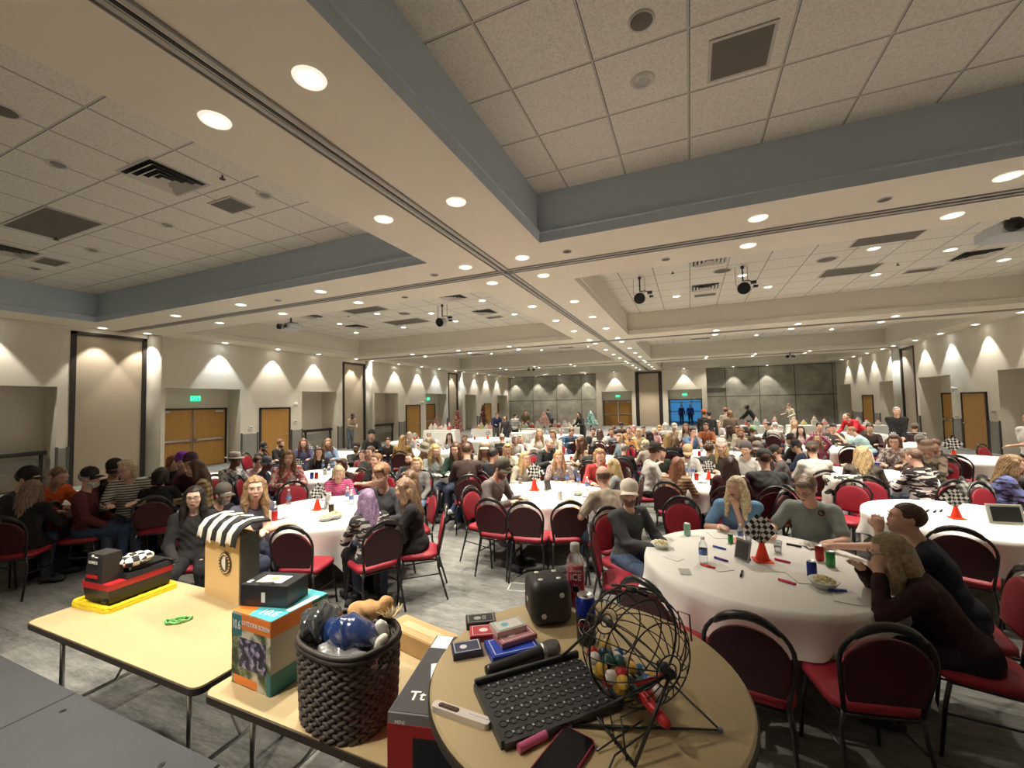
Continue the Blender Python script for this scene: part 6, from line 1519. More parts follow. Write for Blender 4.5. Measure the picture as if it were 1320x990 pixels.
person('person in floral blouse with brown hair and glasses, facing the camera at the right', 3.61, 10.31, -29, near=True, top=(0.2, 0.14, 0.13), pat='floral', c2=(0.62, 0.58, 0.55), hair='bob', hc=(0.13, 0.07, 0.045), skin='r', glasses=1, s=1.042, chair_label='chair of the person in floral blouse with brown hair and glasses, facing the')
person('person in black and white zebra-stripe top with cropped hair at the right', 3.06, 7.84, -151, near=True, top=(0.02, 0.015, 0.018), pat='zebra', c2=(0.62, 0.58, 0.56), hair='buzz', hc=(0.18, 0.1, 0.07), skin='r', b=1.25, w=1.1, s=1.013, chair_label='chair of the person in black and white zebra-stripe top with cropped hair')
person('person in brown top with short light brown hair, small, left of the zebra stripes', 3.59, 9.83, -180, top=(0.18, 0.11, 0.08), hair='short', hc=(0.28, 0.18, 0.12), skin='p', s=0.821, chair_label='chair of the person in brown top with short light brown hair, small, left')
person('person in mottled tan jacket and wide brown hat at the right', 4.03, 10.02, -52, near=True, top=(0.28, 0.22, 0.16), pat='camo', c2=(0.1, 0.08, 0.06), hair='short', hc='br', hat='bucket', hatc=(0.22, 0.14, 0.1), skin='r', s=0.976, chair_label='chair of the person in mottled tan jacket and wide brown hat')
person('person in dark top with reddish brown hair behind the wide brown hat at the right', 4.27, 10.43, -42, top=(0.08, 0.05, 0.04), hair='short', hc=(0.22, 0.1, 0.07), skin='r', s=0.974, chair_label='chair of the person in dark top with reddish brown hair behind the wide')
person('person in dark shirt and grey knit hat, back turned', 6.06, 16.07, 144, pose='up', top=(0.03, 0.028, 0.026), hair='short', hc='br', hat='beanie', hatc=(0.13, 0.11, 0.09), skin='p', w=1.1, s=0.948, chair_label='chair of the person in dark shirt and grey knit hat, back turned')
person('person in grey hoodie with the hood up', 4.38, 11.42, 149, pose='up', top=(0.26, 0.24, 0.22), hair='short', hc='gr', hat='beanie', hatc=(0.26, 0.24, 0.22), skin='p', w=1.15, b=1.2, s=0.950, chair_label='chair of the person in grey hoodie with the hood up')
person('person in blue and black blotchy blouse with long curly blonde-brown hair at the right edge', 3.74, 7.75, 73, near=True, top=(0.13, 0.15, 0.36), pat='zebra', c2=(0.015, 0.015, 0.03), hair='wavy', hc=(0.26, 0.16, 0.08), skin='r', b=1.15, w=1.05, s=0.988, chair_label='chair of the person in blue and black blotchy blouse with long curly blonde-brown')
person('person in black top with reddish hair cut by the right edge', 4.10, 8.12, 93, pose='up', top=(0.02, 0.015, 0.015), hair='bob', hc=(0.2, 0.07, 0.04), skin='r', s=0.910, chair_label='chair of the person in black top with reddish hair cut by the right')
person('person in pale blue tee with short reddish hair, arm stretched left', 4.38, 14.08, -111, pose='lean', near=True, top=(0.42, 0.6, 0.62), hair='buzz', hc=(0.33, 0.15, 0.08), skin='r', sl='short', w=1.15, b=1.25, hl=(-0.1, -0.6, 0.85), hr=(0.1, -0.62, 1.0), s=1.045, chair_label='chair of the person in pale blue tee with short reddish hair, arm stretched')
person('person in grey shirt with black hair, face lowered at the far right', 3.71, 14.60, -14, top=(0.08, 0.08, 0.075), hair='short', hc='bk', skin='r', pitch=24, s=1.044, chair_label='chair of the person in grey shirt with black hair, face lowered')
person('person in maroon plaid shirt with dark hair at the far right', 3.47, 15.02, -3, top=(0.22, 0.04, 0.06), pat='plaid', c2=(0.5, 0.4, 0.4), hair='short', hc='bk', skin='r', s=1.045, chair_label='chair of the person in maroon plaid shirt with dark hair')
person('person in checked shirt with long black hair at the far right', 2.98, 14.83, -11, top=(0.6, 0.4, 0.42), pat='plaid', c2=(0.7, 0.66, 0.6), hair='long', hc='bk', skin='f', s=0.967, chair_label='chair of the person in checked shirt with long black hair')
person('person in maroon jacket beside the grey shirt at the far right', 3.80, 15.36, -14, top=(0.25, 0.03, 0.04), hair='short', hc='br', skin='p', s=0.945, chair_label='chair of the person in maroon jacket beside the grey shirt')
person('person in dark jacket with dark hair behind the bending red shirt at the far right', 4.53, 14.54, -17, top=(0.05, 0.03, 0.03), hair='short', hc='bk', skin='p', s=1.030, chair_label='chair of the person in dark jacket with dark hair behind the bending red')
person('person in cream top with long ginger-blonde hair below the concrete wall', 3.56, 18.61, -11, top=(0.6, 0.55, 0.5), hair='long', hc=(0.42, 0.22, 0.11), skin='f', s=0.977, chair_label='chair of the person in cream top with long ginger-blonde hair')
person('person in light top with short white hair, back turned below the concrete wall', 2.51, 16.11, 161, top=(0.5, 0.48, 0.45), hair='short', hc='wh', skin='r', s=0.996, chair_label='chair of the person in light top with short white hair, back turned')
person('person in black jacket with dark hair leaning left below the concrete wall', 2.53, 16.59, -68, top=(0.02, 0.02, 0.02), hair='short', hc='bk', skin='p', s=0.985, chair_label='chair of the person in black jacket with dark hair leaning left')
person('person in green knit cap and brown coat', 1.62, 13.98, 153, pose='up', top=(0.13, 0.09, 0.06), hair='short', hc='br', hat='beanie', hatc=(0.22, 0.5, 0.24), skin='p', s=0.963, chair_label='chair of the person in green knit cap and brown coat')
person('person in brown jacket with brown hair, back turned', 1.24, 10.75, 163, pose='up', top=(0.13, 0.08, 0.055), hair='bob', hc=(0.12, 0.06, 0.035), skin='p', s=0.963, chair_label='chair of the person in brown jacket with brown hair, back turned')
person('person in black and white cap with dark jacket below the concrete wall', 2.03, 18.35, -6, top=(0.03, 0.03, 0.03), hair='short', hc='bk', hat='cap', hatc=(0.04, 0.04, 0.04), skin='p', s=0.989, chair_label='chair of the person in black and white cap with dark jacket')
person('person in tan coat with brown hair in the far right-centre crowd', 1.34, 15.12, -5, top=(0.3, 0.25, 0.18), hair='bob', hc='lbr', skin='f', s=0.952, chair_label='chair of the person in tan coat with brown hair')
person('person in cream jacket with long dark hair turned left in the far right-centre crowd', 1.17, 14.67, -54, pose='restr', top=(0.5, 0.46, 0.36), hair='long', hc=(0.05, 0.025, 0.02), skin='f', s=0.987, chair_label='chair of the person in cream jacket with long dark hair turned left')
person('person in white plaid top with blonde hair in the far right-centre crowd', 0.88, 16.95, -3, top=(0.6, 0.55, 0.52), pat='plaid', c2=(0.3, 0.3, 0.32), hair='bob', hc='lb', skin='f', s=1.018, chair_label='chair of the person in white plaid top with blonde hair')
person('person in rust orange shirt with brown hair in the far right-centre crowd', 0.45, 14.72, -12, top=(0.4, 0.13, 0.05), hair='short', hc='br', skin='r', s=1.041, chair_label='chair of the person in rust orange shirt with brown hair')
person('person in white top with blonde-brown hair beside the blue tee in the far right-centre crowd', -0.17, 14.95, 1, top=(0.62, 0.6, 0.56), hair='long', hc='lbr', skin='f', s=1.014, chair_label='chair of the person in white top with blonde-brown hair beside the blue tee')
person('person in tan jacket and white cap in the far right-centre crowd', -0.61, 15.79, 22, top=(0.4, 0.32, 0.2), hair='short', hc='br', hat='cap', hatc=(0.6, 0.56, 0.5), skin='p', s=0.980, chair_label='chair of the person in tan jacket and white cap')
person('person in light top with white hair and cap in the far right-centre crowd', -0.82, 15.36, -177, top=(0.5, 0.48, 0.44), hair='curly', hc='wh', skin='r', s=1.006, chair_label='chair of the person in light top with white hair and cap')
person('person in black shirt and yellow-brown cap in the far right-centre crowd', -1.06, 15.95, 4, top=(0.06, 0.03, 0.03), hair='short', hc='br', hat='cap', hatc=(0.4, 0.28, 0.12), skin='r', s=0.912, chair_label='chair of the person in black shirt and yellow-brown cap')
person('person in pink shirt with pale hair in the far right-centre crowd', -1.15, 14.67, 4, top=(0.6, 0.35, 0.38), hair='short', hc='lb', skin='r', s=0.910, chair_label='chair of the person in pink shirt with pale hair')
person('person in dark navy top with black hair before the back doors', -1.59, 15.64, 6, top=(0.03, 0.03, 0.06), hair='short', hc='bk', skin='p', s=0.924, chair_label='chair of the person in dark navy top with black hair')
person('person in lilac top with pink hat before the back doors', -1.96, 15.96, 7, top=(0.5, 0.42, 0.6), hair='bob', hc='lbr', hat='beanie', hatc=(0.6, 0.25, 0.32), skin='f', s=0.910, chair_label='chair of the person in lilac top with pink hat')
person('person in orange shirt with brown hair before the back doors', -2.09, 15.47, 8, top=(0.55, 0.28, 0.1), hair='short', hc='br', skin='r', s=0.910, chair_label='chair of the person in orange shirt with brown hair')
person('person in dark coat and black cap before the double doors', -2.59, 17.24, 9, top=(0.05, 0.04, 0.04), hair='short', hc='bk', hat='cap', hatc=(0.03, 0.02, 0.02), skin='p', s=0.946, chair_label='chair of the person in dark coat and black cap before the double doors')
person('person in maroon top with dark brown hair before the back doors', -2.66, 15.65, 180, top=(0.14, 0.04, 0.05), hair='bob', hc=(0.07, 0.03, 0.02), skin='p', s=0.910, chair_label='chair of the person in maroon top with dark brown hair')
person('person in yellow-cream blouse with grey-blonde hair in the far centre', -1.52, 13.48, 6, top=(0.6, 0.5, 0.28), hair='curly', hc='lb', skin='f', s=0.947, chair_label='chair of the person in yellow-cream blouse with grey-blonde hair')
person('person in orange-tan top at the right side of the central far table', -1.71, 12.82, 8, top=(0.6, 0.3, 0.1), hair='short', hc='br', skin='r', s=0.910, chair_label='chair of the person in orange-tan top at the right side of the central')
person('person standing in a tan long-sleeved top and jeans, looking down, by the partition pocket', -15.90, 16.28, 78, pose='work', near=True, top=(0.36, 0.29, 0.2), hair='buzz', hc='bk', skin='d', beard='bk', pants=(0.14, 0.19, 0.24), w=1.08, b=1.05, pitch=28, hl=(-0.1, -0.42, 1.05), hr=(0.1, -0.4, 1.02), s=1.066)
person('person standing in a black sweater by the right wall', 5.55, 15.75, -4, pose='clasp', near=True, top=(0.012, 0.012, 0.014), hair='buzz', hc='gr', skin='r', w=1.18, b=1.1, pants=(0.02, 0.02, 0.025), hl=(-0.05, -0.2, 0.86), hr=(0.05, -0.2, 0.86), s=1.047)
person('person in a bright red shirt bending over a table', 5.22, 17.57, -60, pose='bend', near=True, top=(0.55, 0.015, 0.03), hair='buzz', hc=(0.12, 0.07, 0.04), skin='r', w=1.15, b=1.15, pants=(0.2, 0.18, 0.14), s=1.051)
person('person with arms crossed in a white tee, cut by the right edge', 5.88, 11.04, -65, pose='clasp', near=True, top=(0.62, 0.62, 0.6), hair='short', hc='br', skin='r', sl='short', w=1.12, b=1.15, pants=(0.02, 0.02, 0.022), hl=(0.12, -0.22, 1.12), hr=(-0.12, -0.25, 1.09), s=1.035)
person('person in a navy jacket stooping by the decorated trees', -9.29, 19.56, 40, pose='work', top=(0.02, 0.03, 0.09), hair='short', hc='br', skin='p', pants=(0.1, 0.1, 0.09), w=1.1, b=1.1, lean=25, s=1.018)
person('person in a dark top behind the gift tables, left of the plaid shirt', -7.76, 17.39, 0, pose='stand', top=(0.05, 0.04, 0.045), hair='bob', hc='bk', skin='p', s=0.930)
person('person in a black and white plaid shirt, back turned, at the gift tables', -7.63, 18.17, 180, pose='stand', top=(0.03, 0.03, 0.03), pat='plaid', c2=(0.6, 0.58, 0.55), hair='short', hc='bk', skin='p', pants=(0.02, 0.02, 0.02), s=0.977)
person('person in an olive shirt reaching across the gift tables', -8.48, 21.76, 20, pose='work', top=(0.16, 0.14, 0.08), hair='short', hc='br', skin='r', s=1.042)
person('person in a dark jacket bending at the gift tables', -8.45, 26.38, -120, pose='bend', top=(0.04, 0.045, 0.055), hair='short', hc='bk', skin='p', pants=(0.02, 0.02, 0.02), lean=35, s=1.087)
person('person in black with long dark hair behind the white gift baskets', -4.46, 18.45, -40, pose='work', top=(0.015, 0.013, 0.015), hair='long', hc='bk', skin='p', pants=(0.02, 0.02, 0.02), s=1.006)
person('person in a black shirt and orange cap by the blue doorway', 0.43, 17.53, 150, pose='stand', top=(0.03, 0.025, 0.025), hair='short', hc='br', hat='cap', hatc=(0.5, 0.08, 0.03), skin='r', pants=(0.02, 0.02, 0.02), s=1.000)
person('person in dark clothes just right of the orange cap', 0.60, 16.51, 190, pose='stand', top=(0.02, 0.02, 0.02), hair='short', hc='bk', skin='p', pants=(0.02, 0.02, 0.02), s=0.988)
person('person in a cream shirt and red and white cap at the back', 1.34, 19.72, 170, pose='stand', top=(0.45, 0.4, 0.33), hair='short', hc='br', hat='cap', hatc=(0.5, 0.2, 0.2), skin='r', pants=(0.06, 0.03, 0.03), s=1.012)
person('person in an olive-brown jacket beside the red and white cap', 1.33, 17.30, 190, pose='stand', top=(0.14, 0.1, 0.07), hair='bob', hc='lbr', skin='r', pants=(0.08, 0.03, 0.03), w=1.1, s=0.988)
person('person in black bending forward against the concrete wall', 3.22, 26.33, -110, pose='bend', top=(0.012, 0.012, 0.012), hair='curly', hc='bk', skin='d', pants=(0.01, 0.01, 0.01), lean=35, s=1.123)
person('person in a pale khaki top strumming in front of the concrete wall', 5.42, 28.82, -60, pose='work', top=(0.38, 0.36, 0.27), hair='short', hc='br', skin='p', pants=(0.4, 0.38, 0.3), hl=(-0.3, -0.35, 1.1), hr=(0.15, -0.3, 1.0), s=1.042)
person('person in a royal blue shirt standing in the blue doorway, right one', -.05, 38.6, 0, pose='stand', top=(.02,.06,.4), hair='short', hc='br', skin='p', pants=(.02,.03,.1), w=1.15)
person('person in a dark blue shirt standing in the blue doorway, left one', -.75, 38.9, 20, pose='stand', top=(.02,.03,.18), hair='short', hc='bk', skin='p', pants=(.02,.03,.1))
# ---------------------------------------------------------------- prize and bingo tables beside the stage
M_lam = mat('tan_laminate', (.46, .36, .20), .38, var=.05, vscale=3); M_edge = mat('dark_table_edge', (.03, .022, .015), .5)
def rect_table(x0, x1, y0, y1, label):
    t = thing('folding_table', label, 'table', ((x0+x1)/2, (y0+y1)/2, 0)); w_, d = x1-x0, y1-y0
    p = rrect(w_, d, .05, 6)
    MB().prism(p, .728, .75).build('tabletop', M_lam, t)
    MB().prism(rrect(w_+.012, d+.012, .055, 6), .712, .745).build('edge_band', M_edge, t)
    for s in (-1, 1):
        m = MB()
        for s2 in (-1, 1): m.tube([(s*(w_/2-.22), s2*.28, .71), (s*(w_/2-.22), s2*.28, .01)], .014, 6)
        m.tube([(s*(w_/2-.22), -.28, .2), (s*(w_/2-.22), .28, .2)], .012, 6).tube([(s*(w_/2-.22), 0, .2), (s*(w_/2-.62), 0, .70)], .009, 6)
        m.build('folding_leg', M_chrome, t, True)
rect_table(-4.10, -2.30, 1.33, 2.09, 'tan rectangular folding table carrying the toolbox, at the left')
rect_table(-2.24, -.74, 1.33, 2.09, 'tan rectangular folding table under the woven basket')
st2 = MB().bb((-.66, .9, .5), (.05, 1.66, .6), bev=.004); tag(st2.build('stage_step', M_stage), kind='structure')
ZT = 1.35; TC = (-.316, 1.225)
t = thing('round_side_table', 'tan round table on the stage holding the bingo cage', 'table', (*TC, .6))
MB().lathe([(.001, .75), (.432, .75), (.438, .744), (.438, .738)], 72).build('tabletop', M_lam, t, 'auto')
MB().lathe([(.438, .742), (.443, .736), (.443, .722), (.436, .716), (.001, .716)], 72).build('edge_band', M_edge, t, 'auto')
for a in (45, 135, 225, 315):
    c, s = math.cos(R(a)), math.sin(R(a)); MB().tube([(c*.2, s*.2, .716), (c*.27, s*.27, .004)], .013, 8).build('leg', M_frame, t, True)
# --- toolbox on a yellow tote lid
t = thing('yellow_tote_lid', 'yellow plastic tote lid under the toolbox', 'lid', (-3.93, 1.79, .75), R(4))
MB().prism(rrect(.44, .46, .05), 0, .022).build('lid_plate', mat('yellow_plastic', (.75, .58, .02), .4), t)
m = MB()
for s in (-1, 1): m.box((s*.2, 0, .03), (.03, .42, .022), bev=.008); m.box((0, s*.21, .03), (.38, .03, .022), bev=.008)
m.build('raised_rim', MATS['yellow_plastic'], t)
M_red = mat('red_plastic', (.42, .012, .02), .4)
t = thing('toolbox', 'black and red toolbox with an upright battery charger end, on the yellow lid', 'toolbox', (-3.92, 1.80, .79), R(4))
T6 = lambda w0, d0, w1, d1, z0, z1: [(-w0/2, -d0/2, z0), (w0/2, -d0/2, z0), (w0/2, d0/2, z0), (-w0/2, d0/2, z0), (-w1/2, -d1/2, z1), (w1/2, -d1/2, z1), (w1/2, d1/2, z1), (-w1/2, d1/2, z1)]
BF = [(3, 2, 1, 0), (4, 5, 6, 7), (0, 1, 5, 4), (1, 2, 6, 5), (2, 3, 7, 6), (3, 0, 4, 7)]
MB().add(T6(.27, .38, .29, .40, 0, .09), BF).box((.1, -.19, .01), (.05, .03, .02)).build('base_bin', M_black, t)
MB().add(T6(.292, .402, .30, .41, .09, .135), BF).add([(x, y+.0, z) for x, y, z in T6(.05, .06, .02, .02, .0, .08)], BF).build('red_band', M_red, t)
MB().add([(x, y+.06, z) for x, y, z in T6(.31, .32, .29, .30, .135, .165)], BF).box((0, .06, .18), (.22, .24, .03), bev=.01).box((.02, .2, .17), (.3, .03, .012)).build('lid', M_black, t)
MB().add([(x-.02, y-.14, z) for x, y, z in T6(.20, .13, .17, .11, .135, .33)], BF).build('charger_tower', mat('charger_black', (.02, .02, .022), .35), t)
MB().box((-.02, -.212, .18), (.12, .01, .018)).build('red_badge', M_red, t)
text('tower_lettering', 'ROMIDE', .028, M_white, t, (-.02, -.209, .275), (R(86), 0, 0), .0006)
MB().ball((-.04, -.2, .315), (.014, .006, .01)).box((.01, -.205, .312), (.03, .004, .006)).build('tower_mark', M_white, t)
v = Vol((-.2, -.2, -.1), (.2, .2, .15), .006); v.ell((0, 0, 0), (.075, .10, .05), .01); v.ell((.02, .05, .01), (.06, .06, .04), .02)
v.disp(lambda X, Y, Z: .004*np.sin(X*60+Y*40)*np.sin(Y*70-Z*50))
def checker_mat():
    m = bpy.data.materials.new('checkered_cloth'); n, l, b = nodes(m); tc = n.new('ShaderNodeTexCoord'); ck = n.new('ShaderNodeTexChecker')
    ck.inputs['Scale'].default_value = 26; ck.inputs['Color1'].default_value = (.75, .73, .68, 1); ck.inputs['Color2'].default_value = (.012, .012, .012, 1)
    l.new(tc.outputs['Object'], ck.inputs['Vector']); l.new(ck.outputs['Color'], b.inputs['Base Color']); b.inputs['Roughness'].default_value = .7; return m
o = link('checkered_pouch', v.mesh('checkered_pouch', checker_mat()), None, (-3.86, 1.80, 1.025)); tag(o, 'small puffy checkered pouch lying on the toolbox lid', 'pouch')
m = MB(); n_ = 14
for j in range(n_): 
    for i in range(n_):
        u, w_ = i/(n_-1)-.5, j/(n_-1)-.5; 
pts = [(.085*math.cos(a)*(1+.15*math.sin(3*a)), .05*math.sin(a)*(1+.2*math.cos(2*a)), .008+.006*math.sin(5*a)) for a in [2*PI*i/24 for i in range(24)]]
o = MB().tube(pts, .009, 8, True).tube([(x*.5, y*.5, z+.004) for x, y, z in pts], .007, 8, True).tube([(-.05, -.02, .012), (0, .01, .02), (.06, .02, .012)], .008, 8).build('green_wristband', mat('green_rubber', (.14, .40, .12), .35), None, True, (-3.13, 1.70, .752)); o.rotation_euler = (0, 0, R(40)); o.scale = (.8, .8, 1)
tag(o, 'small coiled green band lying on the bare left folding table', 'wristband')
# --- wooden game box with striped awning and a ring of bulbs
M_birch = wood_mat('birch_board', (.62, .42, .18), (.74, .54, .28), (2, 2, 9)); M_birch2 = wood_mat('birch_edge', (.45, .28, .09), (.66, .46, .2), (9, 9, 3))
t = thing('wooden_game_box', 'tall wooden game box with striped black and white awning and a round emblem', 'game box', (-3.19, 2.02, .75), R(-6))
MB().box((.0, 0, .24), (.46, .02, .48)).build('front_panel', M_birch, t)
MB().box((-.245, .05, .28), (.07, .03, .40)).box((-.21, .02, .25), (.02, .05, .46)).build('side_board', M_birch2, t)
MB().box((.235, .06, .25), (.015, .13, .48)).ball((.245, .03, .42), .01).build('dark_side_panel', mat('slate_panel', (.055, .06, .065), .5), t)
MB().box((0, .12, .24), (.46, .015, .48)).build('back_panel', M_birch2, t)
Mx = Matrix.Rotation(R(90), 4, 'X')
MB().lathe([(.052, .003), (.052, .012), (.078, .012), (.078, .003)], 40, c=(.06, -.008, .27), M=Matrix.Rotation(R(90), 3, 'X')).build('emblem_ring', mat('bronze_ring', (.07, .035, .015), .4), t, 'auto')
m = MB()
for i in range(18):
    a = 2*PI*i/18; m.ball((.06+.065*math.cos(a), -.021, .27+.065*math.sin(a)), .006, 8, 6)
m.build('ring_bulbs', mat('cream_bulb', (.75, .6, .35), .4), t, True)
m = MB(); h1 = [(.052*math.cos(R(a)), .052*math.sin(R(a))) for a in range(90, 271, 12)]; h2 = [(.052*math.cos(R(a)), .052*math.sin(R(a))) for a in range(-90, 91, 12)]
TM = Matrix.Translation((.06, -.010, .27)) @ Matrix.Rotation(R(90), 4, 'X')
m.prism(h1, 0, .004, 0, TM).prism(h2, 0, .004, 1, TM); m.build('emblem_disc', [M_white, M_black], t)
for i in range(8):
    x0 = -.27+i*.066; x1 = x0+.066; white = i % 2 == 0; m = MB(); sag = .012*((i*7) % 3)
    prof = [(-.05, .435-sag), (-.045, .50), (-.01, .555), (.04, .57+sag), (.09, .58), (.15, .572)]
    vs = []
    for k, (y, z) in enumerate(prof):
        for x in (x0, (x0+x1)/2, x1): vs.append((x+.02*k*.8, y, z+(.012 if x not in (x0, x1) else 0)))
    q = len(vs); vs += [(x, y, z-.014) for x, y, z in vs]; fs = []
    for k in range(len(prof)-1):
        for j in range(2): a = k*3+j; fs += [(a, a+1, a+4, a+3), (q+a+3, q+a+4, q+a+1, q+a)]
        fs += [(k*3, k*3+3, q+k*3+3, q+k*3), (k*3+5, k*3+2, q+k*3+2, q+k*3+5)]
    e = (len(prof)-1)*3; fs += [(0, q, q+1, 1), (1, q+1, q+2, 2), (e, e+1, q+e+1, q+e), (e+1, e+2, q+e+2, q+e+1)]
    m.add(vs, fs); m.build('awning_stripe', mat('awning_white' if white else 'awning_black', (.75, .73, .66) if white else (.012, .012, .012), .7), t, True)
# --- outdoor screen carton and the black box on it
M_or = mat('carton_orange', (.72, .20, .03), .45); M_teal = mat('carton_teal', (.02, .16, .17), .45); M_teall = mat('carton_teal_light', (.08, .45, .5), .4); M_ink = mat('white_ink', (.75, .75, .72), .5)
def photo_mat(name, a, b_, c, sc):
    m = bpy.data.materials.new(name); n, l, b = nodes(m); tc = n.new('ShaderNodeTexCoord'); nz = n.new('ShaderNodeTexNoise'); nz.inputs['Scale'].default_value = sc; nz.inputs['Detail'].default_value = 4
    l.new(tc.outputs['Object'], nz.inputs['Vector']); cr = n.new('ShaderNodeValToRGB'); e = cr.color_ramp.elements; e[0].position = .38; e[0].color = (*a, 1); e[1].position = .64; e[1].color = (*c, 1); x = e.new(.5); x.color = (*b_, 1)
    l.new(nz.outputs['Fac'], cr.inputs[0]); l.new(cr.outputs[0], b.inputs['Base Color']); b.inputs['Roughness'].default_value = .4; return m
t = thing('screen_carton', 'printed orange and teal carton of an outdoor screen beside the basket', 'box', (-2.04, 1.60, .75), R(-2))
W, D, Hh = .30, .33, .35
MB().box((0, 0, Hh/2), (W, D, Hh), bev=.004).build('carton_body', mat('carton_grey', (.42, .42, .40), .5), t)
y = -D/2-.0015; x = W/2+.0015; z = Hh+.0015
MB().bb((-W/2, y, .0), (W/2, y+.001, Hh-.07)).build('garden_picture', photo_mat('garden_picture', (.01, .02, .012), (.10, .14, .06), (.55, .5, .42), 16), t)
MB().bb((-W/2, y-.001, Hh-.11), (-W/2+.08, y, Hh-.01)).build('teal_panel', M_teal, t); MB().bb((W/2-.03, y-.001, 0), (W/2, y, .1)).build('teal_corner', M_teal, t)
MB().bb((-W/2+.08, y-.001, Hh-.075), (W/2, y, Hh)).build('orange_panel', M_or, t); MB().bb((-W/2+.02, y-.001, .005), (.05, y, .045)).build('orange_banner', M_or, t); MB().bb((x, -D/2, Hh-.075), (x+.001, D/2-.1, Hh)).build('orange_side_panel', M_or, t)
MB().bb((-.085, y-.002, .09), (.115, y-.001, .235)).build('screen_picture', photo_mat('screen_picture', (.008, .008, .02), (.03, .03, .08), (.4, .35, .5), 30), t)
MB().bb((x, -D/2, 0), (x+.001, D/2, .1)).build('teal_side', M_teal, t); MB().bb((x, D/2-.1, Hh-.12), (x+.001, D/2, Hh)).build('teal_side_panel', M_teal, t)
MB().bb((-W/2, -D/2, z), (W/2, D/2, z+.0008)).build('top_orange', M_or, t)
MB().add([(-.02, -D/2, z+.0012), (W/2, -D/2, z+.0012), (W/2, D/2, z+.0012), (.02, D/2, z+.0012), (-.08, .0, z+.0012)], [(0, 1, 2, 3, 4)]).build('top_teal', M_teall, t)
MB().add([(-W/2, .02, z+.0015), (-.06, -.02, z+.0015), (-.03, D/2, z+.0015), (-W/2, D/2, z+.0015)], [(0, 1, 2, 3)]).bb((.11, -.06, z+.0012), (W/2-.005, .12, z+.0016)).build('top_white', M_ink, t)
text('carton_number', '10.6', .062, M_ink, t, (-W/2+.04, y-.0025, Hh-.06), (R(90), 0, 0), .0005, sx=.62)
text('carton_title', 'OUTDOOR SCREEN', .030, M_ink, t, (.04, y-.0025, Hh-.042), (R(90), 0, 0), .0005, sx=.8)
text('carton_side_title', 'SCREEN', .035, M_ink, t, (x+.002, D/2-.055, Hh-.03), (R(90), 0, R(90)), .0005, sx=.8)
text('carton_side_number', '10.6', .06, M_ink, t, (x+.002, D/2-.055, Hh-.08), (R(90), 0, R(90)), .0005, sx=.8)
text('carton_top_title', '10.6', .07, M_ink, t, (.06, -.11, z+.002), (0, 0, R(5)), .0005)
t = thing('black_gift_box', 'small black box with white label and handle on top of the screen carton', 'box', (-2.09, 1.60, 1.103), R(14))
MB().box((0, 0, .055), (.27, .17, .11), bev=.003).build('box_body', mat('black_card', (.016, .017, .019), .35), t)
MB().box((.0, -.005, .111), (.15, .09, .001)).box((-.0, -.087, .05), (.022, .002, .05)).box((-.11, -.045, .111), (.02, .03, .001)).build('paper_label', M_ink, t)
MB().box((.0, .0, .1118), (.05, .035, .001)).build('yellow_print', mat('yellow_print', (.6, .6, .15), .5), t)
MB().tube([(.03, -.055, .112), (.045, -.07, .122), (.0, -.078, .125), (-.045, -.07, .122), (-.03, -.055, .112)], .005, 6).build('carry_handle', M_white, t, True)
# --- woven basket with its contents
def wicker_mat():
    m = bpy.data.materials.new('dark_braided_wicker'); n, l, b = nodes(m); tc = n.new('ShaderNodeTexCoord'); nz = n.new('ShaderNodeTexNoise'); nz.inputs['Scale'].default_value = 60
    l.new(tc.outputs['Object'], nz.inputs['Vector']); l.new(mixc(n, l, nz.outputs['Fac'], (.02, .015, .012), (.13, .105, .09)), b.inputs['Base Color']); b.inputs['Roughness'].default_value = .6; return m
M_wick = wicker_mat()
t = thing('woven_basket', 'large dark braided basket full of wrapped prizes', 'basket', (-1.475, 1.50, .75), R(-8))
m = MB(); NR, NS = 17, 28
def oval(a, f=1.0, rx=.228, ry=.178): 
    c, s = math.cos(a), math.sin(a); q = (abs(c)**2.6+abs(s)**2.6)**(-1/2.6); return (rx*q*c*f, ry*q*s*f)
for k in range(NR):
    z = .014+k*.0198; f = .93+.07*k/NR
    for i in range(NS):
        a = 2*PI*(i+.5*(k % 2))/NS; hole = (.26 < z < .315) and (abs(((a+PI) % (2*PI))-PI) < .28 or abs(a-PI) < .28)
        if hole: continue
        x, y = oval(a, f); x2, y2 = oval(a+.16, f); ang = math.atan2(y2-y, x2-x)
        m.ball((x, y, z), (.028, .011, .0115), 8, 5, 0, (0, R(24 if k % 2 else -24), ang))
m.build('wicker_wall', M_wick, t, True)
m = MB(); cc = [2*PI*i/48 for i in range(48)]
inner = [oval(a, .90) for a in cc]; vs = [(x, y, .01) for x, y in inner]+[(x*1.06, y*1.06, .33) for x, y in inner]
m.add(vs, [(i, (i+1) % 48, 48+(i+1) % 48, 48+i) for i in range(48) if not ((abs(((cc[i]+PI) % (2*PI))-PI) < .2))]+[tuple(range(47, -1, -1))]); m.build('lining', mat('cream_lining', (.5, .47, .4), .8), t, True)
m = MB(); m.tube([(*oval(a, 1.0), .35) for a in cc], .0115, 8, True).tube([(*oval(a, 1.015), .332) for a in cc], .011, 8, True); m.build('rim', mat('rim_cord', (.03, .022, .018), .6), t, True)
